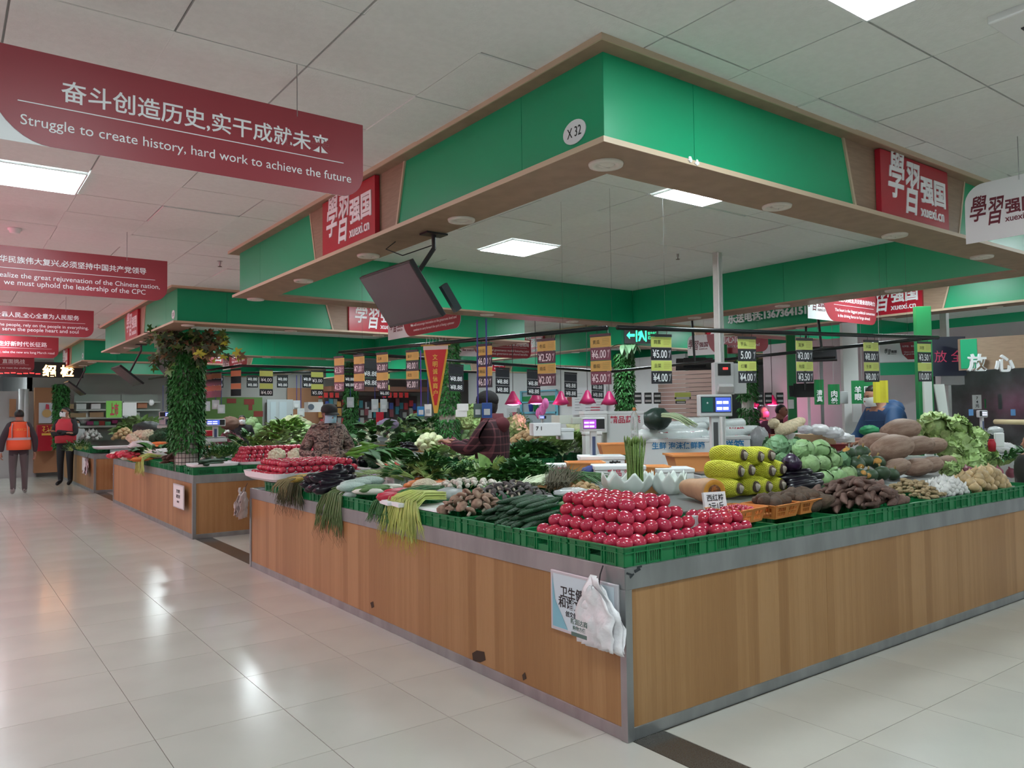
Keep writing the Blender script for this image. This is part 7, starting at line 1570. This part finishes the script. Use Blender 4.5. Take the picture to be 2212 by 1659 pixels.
c = WD(132, 850, 20.6); leafy_column((c.x, c.y, 0), .16, .8, 2.5, 'far leafy green column above the man in the red vest', 2500, .08, m='ivy')
# artificial maple branches at the top of the large column
def maple(b, p, d, up, s):
    d = V(d).normalized(); x = d.cross(V(up)).normalized(); n = x.cross(d); pts = []
    for k, (a, q) in enumerate(((-2.5, .35), (-1.9, .55), (-1.5, .35), (-1.05, .85), (-.7, .4), (0, 1.), (.7, .4), (1.05, .85), (1.5, .35), (1.9, .55), (2.5, .35))): pts.append(p + (d * cos(a) + x * sin(a)) * s * q + n * (-.12 * s * q))
    b.add([p] + pts, [(0, i + 1, i + 2) for i in range(len(pts) - 1)])
t = thing('maple_branches', 'artificial maple branches with green and yellow leaves at the top of the large leafy column', 'branches'); rr = random.Random(9)
top = WD(405, 745, 10.85); tw = MB(); sets = {'dark': MB(), 'mid': MB(), 'yellow': MB(), 'rust': MB()}
for i in range(26):
    left = i % 2 == 0; tgt = WD(rr.uniform(305, 385) if left else rr.uniform(425, 512), rr.uniform(715, 800) if left else rr.uniform(720, 815), 10.8 + rr.uniform(-.35, .25)); mid = top.lerp(tgt, .5) + V((0, 0, .07)); tw.tube([top, mid, tgt], .006, 4, False)
    for k in range(9):
        u = rr.uniform(.25, 1.05); p = top.lerp(tgt, u) + V((rr.uniform(-.06, .06), rr.uniform(-.06, .06), rr.uniform(-.06, .08) + .1 * (1 - u)))
        key = rr.choice(['dark', 'dark', 'mid', 'rust'] if left else (['dark', 'rust', 'mid'] if u < .8 else ['yellow', 'yellow', 'rust', 'mid']))
        maple(sets[key], p, (rr.uniform(-1, 1), rr.uniform(-1, 1), rr.uniform(-1, .1)), -FH + V((rr.uniform(-.5, .5), rr.uniform(-.5, .5), .3)), rr.uniform(.08, .125))
tw.build('twigs', mat('twig', (.05, .035, .02), .7), t)
for k, m in (('dark', mat('maple_dark', (.04, .075, .03), .55)), ('mid', mat('maple_green', (.09, .17, .035), .55)), ('yellow', mat('maple_yellow', (.50, .50, .06), .55)), ('rust', mat('maple_rust', (.18, .11, .045), .55))): o = sets[k].build('maple_leaves', m, t); o['kind'] = 'stuff'
t = thing('hanging_leaves', 'broad artificial leaves hanging over the top of the column below the exit sign', 'branches'); top = WD(1350, 745, 13.4); b = MB(); rr = random.Random(10)
for i in range(30): d = V((rr.uniform(-1, 1), rr.uniform(-1, 1), rr.uniform(-.9, .2))); leaf(b, top + RH * rr.uniform(-.05, .16), d, (0, 0, 1), rr.uniform(.18, .3), .08, .5, .15, 4)
o = b.build('broad_leaves', LEAF['grey'], t, True); o['kind'] = 'stuff'
# pennant
t = thing('pennant', 'red silk pennant with gold fringe and characters hanging from the left rail', 'pennant'); p = on_seg(Lp, K, 940); r = (K - Lp).normalized(); r = V((_r.x, _r.y, 0)).lerp(V((r.x, r.y, 0)), .4).normalized(); f = V((r.y, -r.x, 0)); Dp = depth(p); h = V((0, 0, 1)); mpx = Dp / FOC
def PN(px, py): return p + r * ((px - 940) * mpx) + h * (-(py - 741) * mpx) - h * .01
q = MB(); q.prism([PN(913, 742), PN(969, 742), PN(969, 760), PN(944, 889), PN(936, 889), PN(913, 760)], -f * .004); q.build('gold_fringe', mat('gold_silk', (.78, .45, .05), .6, bump=.5, bscale=60), t)
q = MB(); q.prism([PN(916, 752), PN(966, 752), PN(942.5, 872), PN(937.5, 872)], f * .003); rs = q.build('red_silk', mat('red_silk', (.62, .015, .02), .5), t)
q = MB(); q.prism([PN(912, 741), PN(970, 741), PN(970, 752), PN(912, 752)], f * .003); q.build('pale_hem', mat('pale_hem', (.75, .62, .58), .6), t)
q = MB(); q.tube([PN(907, 742), PN(975, 742)], .008, 8); q.build('gold_rod', mat('gold_rod', (.7, .42, .12), .3, .8), t)
for i in range(7): q = MB(); s = PN(918 + 7.5 * i, 741); q.tube([s, s + h * .05 + r * .01, s + h * .07], .0025, 4); q.build('hook', WIRE, t)
for i, ch in enumerate('文明诚信商户'): text(ch, PN(940, 768 + 15.5 * i) + f * .005, r, h, 11 * mpx, 12 * mpx, mat('gold_text', (.85, .5, .08), .5), rs, bold=.02)
# payment cards hanging on cords (their codes left blank)
def pay(px0, px1, py0, py1, dist, m, label, strip=None, cord=BAND, yaw=R(-33)):
    t = box_at(px0, px1, py0, py1, dist, label, m, 'payment_card', 'card', None, yaw, .006, lid=False); c = WD((px0 + px1) / 2, py0, dist); q = MB(); q.tube([c, (c.x, c.y, 2.25)], .006, 5); q.build('cord', cord, t)
    a = WD((px0 + px1) / 2, (py0 * .4 + py1 * .6), dist - .02); rm = M.Rotation(yaw, 3, 'Z'); w = (px1 - px0) * dist / FOC; q = MB(); q.box(a, (w * .6, .004, w * .6), rm); q.build('blank_field', mat('card_field', (.62, .64, .66), .5) if m is not WPL else mat('card_field_grey', (.45, .47, .5), .5), t)
pay(1023, 1042, 872, 902, 5.6, mat('card_grey_green', (.10, .15, .14), .4), 'grey green payment card hanging on a blue cord before the plaid coat'); pay(1041, 1063, 870, 903, 5.55, mat('card_blue_deep', (.03, .10, .38), .4), 'blue payment card hanging on a blue cord before the plaid coat')
pay(901, 918, 878, 899, 8.2, mat('card_sky', (.05, .28, .62), .4), 'sky blue payment card left of the pennant tip', cord=mat('violet_cord', (.10, .04, .35), .6)); pay(917, 932, 873, 899, 8.2, WPL, 'white payment card left of the pennant tip')
for px, py0, py1, d, lb in ((446, 867, 888, 12.4, 'white payment card at the left of three by the column'), (466, 864, 884, 12.3, 'white payment card at the middle of three by the column'), (478, 874, 893, 12.3, 'pale blue payment card at the right of three by the column'), (650, 882, 900, 12.9, 'small white payment card left of the printed box'), (641, 865, 884, 12.9, 'white paper tag hanging on a string left of the printed box'), (810, 862, 890, 14., 'white payment card before the goods shop, left'), (829, 862, 890, 14., 'white payment card before the goods shop, right'), (757, 858, 880, 16.9, 'grey payment card on the thin leafy column'), (352, 907, 919, 16.2, 'pale payment card under the scale display, left'), (362, 905, 918, 16.2, 'pale payment card under the scale display, right')): pay(px - 7, px + 7, py0, py1, d, mat('card_pale', (.52, .56, .58), .5), lb, yaw=R(-15))
for px, py, lb in ((1000, 880, 'upper'), (997, 893, 'lower')): box_at(px - 10, px + 12, py - 8, py + 8, 12.2, 'white box mounted on the leafy column beside the plaid coat, ' + lb, WPL, 'white_box', 'box', yaw=R(-20), deep=.1, lid=False)
# ================================================================== signs and bags on the counters
SGB = mat('poster_blue_white', (.62, .70, .76), .35)
def poster(x, y0, y1, z0, z1, label, lines, m=SGB):
    t = thing('framed_notice', label, 'notice'); q = MB(); q.box((x - .008, (y0 + y1) / 2, (z0 + z1) / 2), (.014, y1 - y0, z1 - z0)); q.build('frame', mat('frame_silver', (.62, .60, .64), .3, .4), t, bevel=.004)
    q = MB(); q.box((x - .0155, (y0 + y1) / 2, (z0 + z1) / 2), (.002, (y1 - y0) * .90, (z1 - z0) * .90)); q.build('print_sheet', m, t)
    for tx, fy, fz, w in lines: text(tx, (x - .017, y1 - (y1 - y0) * fy, z0 + (z1 - z0) * fz), (0, -1, 0), (0, 0, 1), w, None, LETK, t, bold=.015)
    return t
a, c = WX(1193, 1228, -.005), WX(1340, 1403, -.005)
PX = [WX(px, py, -.005) for px, py in ((1193, 1228), (1195, 1357), (1340, 1264), (1340, 1403))]
y1, y0 = (PX[0].y + PX[1].y) / 2, (PX[2].y + PX[3].y) / 2; z1, z0 = (PX[0].z + PX[2].z) / 2, (PX[1].z + PX[3].z) / 2
poster(-.004, y0, y1, z0, z1, 'blue and white framed hygiene notice on the near counter beside its front corner', (('卫生健康', .40, .68, .24), ('和谐文明', .37, .50, .24), ('创文创卫', .36, .33, .12)))
q = MB(); q.prism([(-.0225, y1 - .02, z1 - .02), (-.0225, y1 - .02, z0 + .02), (-.0225, y1 - .14, z0 + .02), (-.0225, y1 - .04, z0 + .16)], (-.0005, 0, 0)); q.build('blue_print', mat('poster_blue', (.22, .48, .58), .4), bpy.data.objects['framed_notice'])
PX = [WX(px, py, -.005) for px, py in ((384, 1043), (385, 1094), (407, 1049), (406, 1101))]
poster(-.05 + .0, PX[2].y, PX[0].y, (PX[1].z + PX[3].z) / 2, (PX[0].z + PX[2].z) / 2, 'white framed notice at the corner of the second stall counter', (('卫生健康', .5, .72, .20), ('和谐文明', .5, .5, .20), ('创文创卫', .5, .28, .12)), WPL)
PX = [WX(px, py, -.005) for px, py in ((184, 991), (184, 1024), (194, 993), (194, 1025))]
poster(-.05, PX[2].y, PX[0].y, .42, .72, 'small white notice on the third stall counter', (), WPL)
# worn patches and marker scribbles of the near counter
CT = bpy.data.objects['stall_counter']; SCU = mat('bare_dark_board', (.05, .028, .016), .8); MRK = mat('black_marker', (.02, .025, .03), .6)
def scuff(pts, x=None, y=None, m=SCU, nm='worn_patch'):
    P_ = [WX(px, py, x) if x is not None else WY(px, py, y) for px, py in pts]; q = MB(); q.prism(P_, (-.0006, 0, 0) if x is not None else (0, -.0006, 0)); q.build(nm, m, CT)
scuff(((1020, 1411), (1030, 1405), (1046, 1408), (1049, 1426), (1038, 1431), (1022, 1428)), x=.0045); scuff(((1128, 1458), (1134, 1452), (1137, 1466), (1130, 1470)), x=.0045); scuff(((800, 1302), (806, 1299), (808, 1311), (803, 1314)), x=.0045)
scuff(((1370, 1232), (1382, 1226), (1384, 1231), (1372, 1238)), y=-.0045, m=MRK, nm='marker_stroke'); scuff(((1354, 1236), (1366, 1240), (1364, 1244), (1353, 1240)), y=-.0045, m=MRK, nm='marker_stroke'); scuff(((1360, 1246), (1368, 1238), (1370, 1241), (1362, 1250)), y=-.0045, m=MRK, nm='marker_stroke'); scuff(((1376, 1224), (1386, 1221), (1387, 1225), (1377, 1228)), y=-.0045, m=MRK, nm='marker_stroke')
# bags hanging on hooks
def hang_bag(p, n, w, h, label, m=BAGW, seed=0, prints=(), ears=True, yaw=0., name='plastic_bag'):
    """a bunch of thin carrier bags: crumpled sheets hung from a wire hook; n faces outward"""
    p, n = V(p), V(n).normalized(); r = V((0, 0, 1)).cross(n).normalized(); up = V((0, 0, 1)); t = thing(name, label, 'bag'); rr = random.Random(seed)
    for k in range(3):
        dx = rr.uniform(-.25, .25) * w; tl = rr.uniform(-.25, .25); ww = w * rr.uniform(.7, 1.); hh = h * rr.uniform(.82, 1.); b = MB()
        def fn(u, v):
            pr = (.16 + .84 * min(1, (1 - v) * 2.4) ** .8); x = (u - .5) * ww * pr + dx * (1 - v) + tl * (1 - v) * .1; z = -hh * (1 - v)
            return p + r * x + up * z + n * (.015 + .02 * k + .035 * (.5 + NZ.noise(V((u * 3.5, v * 4, seed + k * 3)))) * (1 - v * .6) + .02 * NZ.noise(V((u * 9, v * 7, seed + k))))
        b.grid(12, 14, fn); b.build('bag_sheet', m, t, True, solid=.0012)
    if ears:
        for s in (-1, 1):
            b = MB(); b.grid(4, 5, lambda u, v: p + r * (s * (.02 + .05 * v) + (u - .5) * .05) + up * (.045 - .16 * v) + n * (.05 + .02 * sin(v * 5 + s))); b.build('bag_handle', m, t, True, solid=.0012)
    b = MB(); b.tube([p + n * .02 + up * .0, p + up * .05 + n * .01, p + up * .09 - n * .01], .0035, 5); b.build('wire_hook', BLACK, t)
    for tx, dx, dz, tw, mm in prints: text(tx, p + r * dx + up * dz + n * .135, r, up, tw, None, mm, t, bold=.02)
    return t
PGR = mat('print_grey_green', (.10, .16, .14), .6)
p = WX(1300, 1262, -.02); hang_bag(p, (-1, 0, 0), .30, .34, 'bunch of white printed carrier bags hanging over the framed notice at the corner', seed=2, prints=(('新润达商', -.02, -.17, .12, PGR), ('购物方便', -.02, -.20, .09, PGR), ('▬▬', -.02, -.23, .11, PGR)))
p = WX(533, 1062, -.03); hang_bag((p.x, 5.58, p.z), (-.7, .7, 0), .22, .28, 'bunch of pinkish white carrier bags hanging at the far end of the near counter', mat('bag_pinkish', (.68, .60, .58), .5, bump=.6, bscale=25), seed=5)
p = WX(175, 985, -.02); hang_bag((-.03, 16.35, .72), (-1, 0, 0), .35, .40, 'white carrier bag hanging on the third stall counter, left', seed=7, ears=False)
hang_bag((.6, 15.78, .74), (0, -1, 0), .35, .42, 'white carrier bag hanging on the third stall counter beside the second stall', seed=8, ears=False, prints=(('▬', 0, -.2, .12, LETK),))
# ================================================================== heaps of the second and third stall and beyond
heap(500, 905, 560, 950, 1.05, .35, 16, pile(CABM[:3], 'cabbage', 'pale round cabbage in the high heap of the second stall', 'cabbage', 'cabbages of the second stall', .08, lie=False, sc=(1., 1.3)))
heap(545, 905, 640, 985, .98, .6, 60, G('rape', 'light green choy in the wide heap of the second stall', 'choy of the second stall', 1.4))
heap(500, 930, 560, 985, .98, .3, 18, G('stalk', 'bundle of thin green garlic leaves on the second stall', 'garlic leaves of the second stall', 1.2))
heap(585, 900, 665, 935, 1.2, .4, 30, pile([lumpy('napa_cabbage', MC['napa'], (.16, .085, .085), .08, 1.5, seed=29)], 'napa_cabbage', 'pale napa cabbage in the high heap left of the camouflage man', 'cabbage', 'napa cabbages of the second stall', .08))
heap(560, 925, 640, 950, 1.15, .3, 18, G('spin', 'dark green leaf bunch among the choy of the second stall', 'dark leaves of the second stall', 1.2))
for px, py, s, lb in ((607, 972, 1.5, 'cut and turned outward'), (598, 985, 1.3, 'low left'), (640, 985, 1.3, 'low right')): one(CAUM, 'cauliflower', 'cream cauliflower beside the tomatoes of the second stall, ' + lb, 'cauliflower', None, WZ(px, py, 1.02), (.5, -.4, 0), s)
heap(430, 960, 500, 992, .97, .3, 20, G('herb', 'green herb bunch right of the large leafy column', 'herbs of the second stall', 1.2))
heap(430, 972, 470, 995, .93, .2, 26, pile(GARM, 'garlic', 'grey white garlic bulb right of the large leafy column', 'garlic', 'garlic of the second stall', .03, lie=False, sc=(1.1, 1.4)))
heap(455, 935, 510, 962, 1.05, .3, 28, pile(RONM, 'red_onion', 'purple onion or eggplant behind the scale of the second stall', 'onion', 'purple onions of the second stall', .04, lie=False, sc=(1., 1.3)))
heap(478, 922, 505, 942, 1.1, .2, 16, pile(GARM, 'garlic', 'white garlic bulb above the purple onions of the second stall', 'garlic', 'upper garlic of the second stall', .03, lie=False, sc=(1.2, 1.5)))
p = WZ(450, 940, 1.1); box_at(436, 465, 930, 942, 13.5, 'flat red tray left of the scale of the second stall', RED, 'red_tray', 'tray', yaw=0, deep=.4, lid=False)
blob(497, 914, 14.5, .17, mat('brown_sack', (.20, .115, .085), .8), 'brown sack with folded top behind the scale of the second stall', 'sack', 'brown_sack', 11, .7)
for px, py in ((445, 948), (448, 955), (440, 952)): one(DAIM, 'daikon', 'white daikon lying right of the large leafy column', 'radish', 'daikons of the second stall', WZ(px, py, 1.0), (0, 0, .2), 1.4)
for i in range(8): crate(.225, 8.95 + .615 * i, DK, True, 'dark green crate in the front row of the second stall beyond its corner', 'edge crates of the second stall')
for i in range(8): crate(.80, 9.0 + .44 * i, DK, False, 'dark green crate in the rear row of the second stall', 'rear crates of the second stall')
for i in range(6): crate(.225, 16.9 + .615 * i, DK, True, 'dark green crate along the edge of the third stall', 'edge crates of the third stall')
heap(285, 965, 345, 990, .93, .3, 14, G('bok', 'pale leafy stems in the edge crates of the second stall', 'pale stems of the second stall', 1.1))
# left side of the second stall
for i, (px, py) in enumerate(((262, 980), (280, 978), (300, 982), (322, 985), (288, 988))): one(DAIM, 'daikon', 'long white daikon in the front row of the second stall', 'radish', 'front daikons of the second stall', WZ(px, py, .93), (0, 0, .3), 1.5)
for px, py in ((300, 990), (315, 988), (308, 992)): one(CARM, 'carrot', 'reddish carrot beside the front daikons of the second stall', 'carrot', 'front carrots of the second stall', WZ(px, py, .93), (0, 0, .3), 1.6)
heap(345, 975, 385, 1002, .92, .2, 12, pile(SWPM, 'sweet_potato', 'reddish sweet potato left of the wire cage', 'sweet potato', 'sweet potatoes by the cage', .03, sc=(1.2, 1.4), az=.6))
heap(330, 958, 372, 975, 1.0, .25, 24, mush(SHIM, SHIS, 'grey brown mushroom left of the wire cage', 'mushrooms of the second stall'))
heap(310, 955, 350, 972, 1.0, .2, 14, pile(CARM, 'carrot', 'orange carrot under the clear bag of the second stall', 'carrot', 'bagged carrots of the second stall', .03, sc=(1.1, 1.3)))
blob(305, 962, 13.8, .2, BAGC, 'clear bag over the orange carrots of the second stall', 'bag', 'plastic_bag', 17, .4); blob(350, 980, 12.4, .2, BAGW, 'white plastic bag left of the wire cage', 'bag', 'plastic_bag', 18, .4)
heap(268, 934, 326, 960, 1.05, .3, 8, pile([CAUM], 'cauliflower', 'cream cauliflower in the row left of the leafy column', 'cauliflower', 'cauliflowers of the second stall', .08, lie=False, sc=(1.3, 1.5)))
heap(322, 930, 352, 960, 1.05, .25, 7, pile([BROM], 'broccoli', 'dark broccoli beside the cauliflowers of the second stall', 'broccoli', 'broccoli of the second stall', .08, lie=False, sc=(1.4, 1.6)))
droop('yellow_green_bundle', 'yellow green stalks drooping over the counter edge of the second stall', 'chive', (-.04, 10.6, .93), .1, 60, .24, YCH, .006, .16, 13)
t = COL.objects[-1]
heap(240, 905, 330, 940, 1.1, .5, 26, G('lett', 'pale green vegetable heap on the third stall', 'pale greens of the third stall', 1.6))
heap(235, 925, 275, 950, 1.05, .3, 26, pile(POTM, 'potato', 'pale potato on the third stall behind the tomatoes', 'potato', 'potatoes of the third stall', .04, sc=(1.3, 1.5)))
tray(.05, 15.9, 1.2, 16.6, .905, .06, 'white tray of tomatoes at the corner of the third stall')
left_t = max(0, 299 - NT[0])
pyramid(.1, 15.95, 1.1, 16.5, .93, .058, 3, 'red tomato in the tray at the corner of the third stall', 'tomatoes of the third stall', (.7, .9, .5, .5), lod=True) if left_t > 20 else None
heap(232, 975, 278, 990, .95, .2, 20, pile(RADM, 'red_radish', 'dark red radish right of the tomatoes of the third stall', 'radish', 'red radishes of the third stall', .03, sc=(1.3, 1.6)))
heap(140, 952, 178, 975, .95, .2, 8, G('herb', 'brown grey dried herb bundle behind the man in the red vest', 'dried herbs of the third stall', 1.3))
heap(165, 930, 205, 950, 1.0, .3, 20, pile(GARM, 'garlic', 'white garlic bulb heap at the left of the third stall', 'garlic', 'garlic of the third stall', .03, lie=False, sc=(1.6, 2)))
# middle distance
heap(845, 905, 905, 935, 1.15, .5, 24, G('stalk', 'leaf bundle in the far heap left of the pennant', 'far leaf bundles', 1.6))
heap(770, 905, 835, 935, 1.12, .5, 22, G('spin', 'far dark leaf bunch on the second stall behind the peppers', 'far dark leaf bunches', 1.4))
blob(838, 917, 14.0, .20, mat('lilac_net', (.26, .22, .34), .6, bump=1., bscale=14), 'lilac net bag of vegetables in the far heap', 'bag', 'net_bag', 21, .5)
heap(900, 930, 940, 945, 1.15, .3, 16, pile(CARM, 'carrot', 'far orange carrot behind the pale choy', 'carrot', 'far carrots', .03, sc=(1.3, 1.5)))
heap(905, 900, 945, 930, 1.2, .3, 12, G('bok', 'far pale leafy stems right of the pennant', 'far leafy stems', 1.5))
heap(740, 915, 765, 930, 1.2, .3, 16, pile(RADM, 'chili', 'far red chili pepper right of the camouflage man', 'chili', 'far red chilies', .02, sc=(.8, 1)))
heap(985, 885, 1040, 930, 1.2, .4, 12, pile(LETM, 'wrapped_lettuce', 'pale wrapped lettuce left of the plaid coat', 'lettuce', 'pale wrapped lettuce', .08, lie=False, sc=(1.2, 1.5)))
heap(880, 895, 905, 915, 1.35, .2, 8, pile(CABM[:2], 'cabbage', 'far pale cabbage above the lilac net', 'cabbage', 'far pale cabbages', .08, lie=False, sc=(.9, 1.1)))
finish_text()
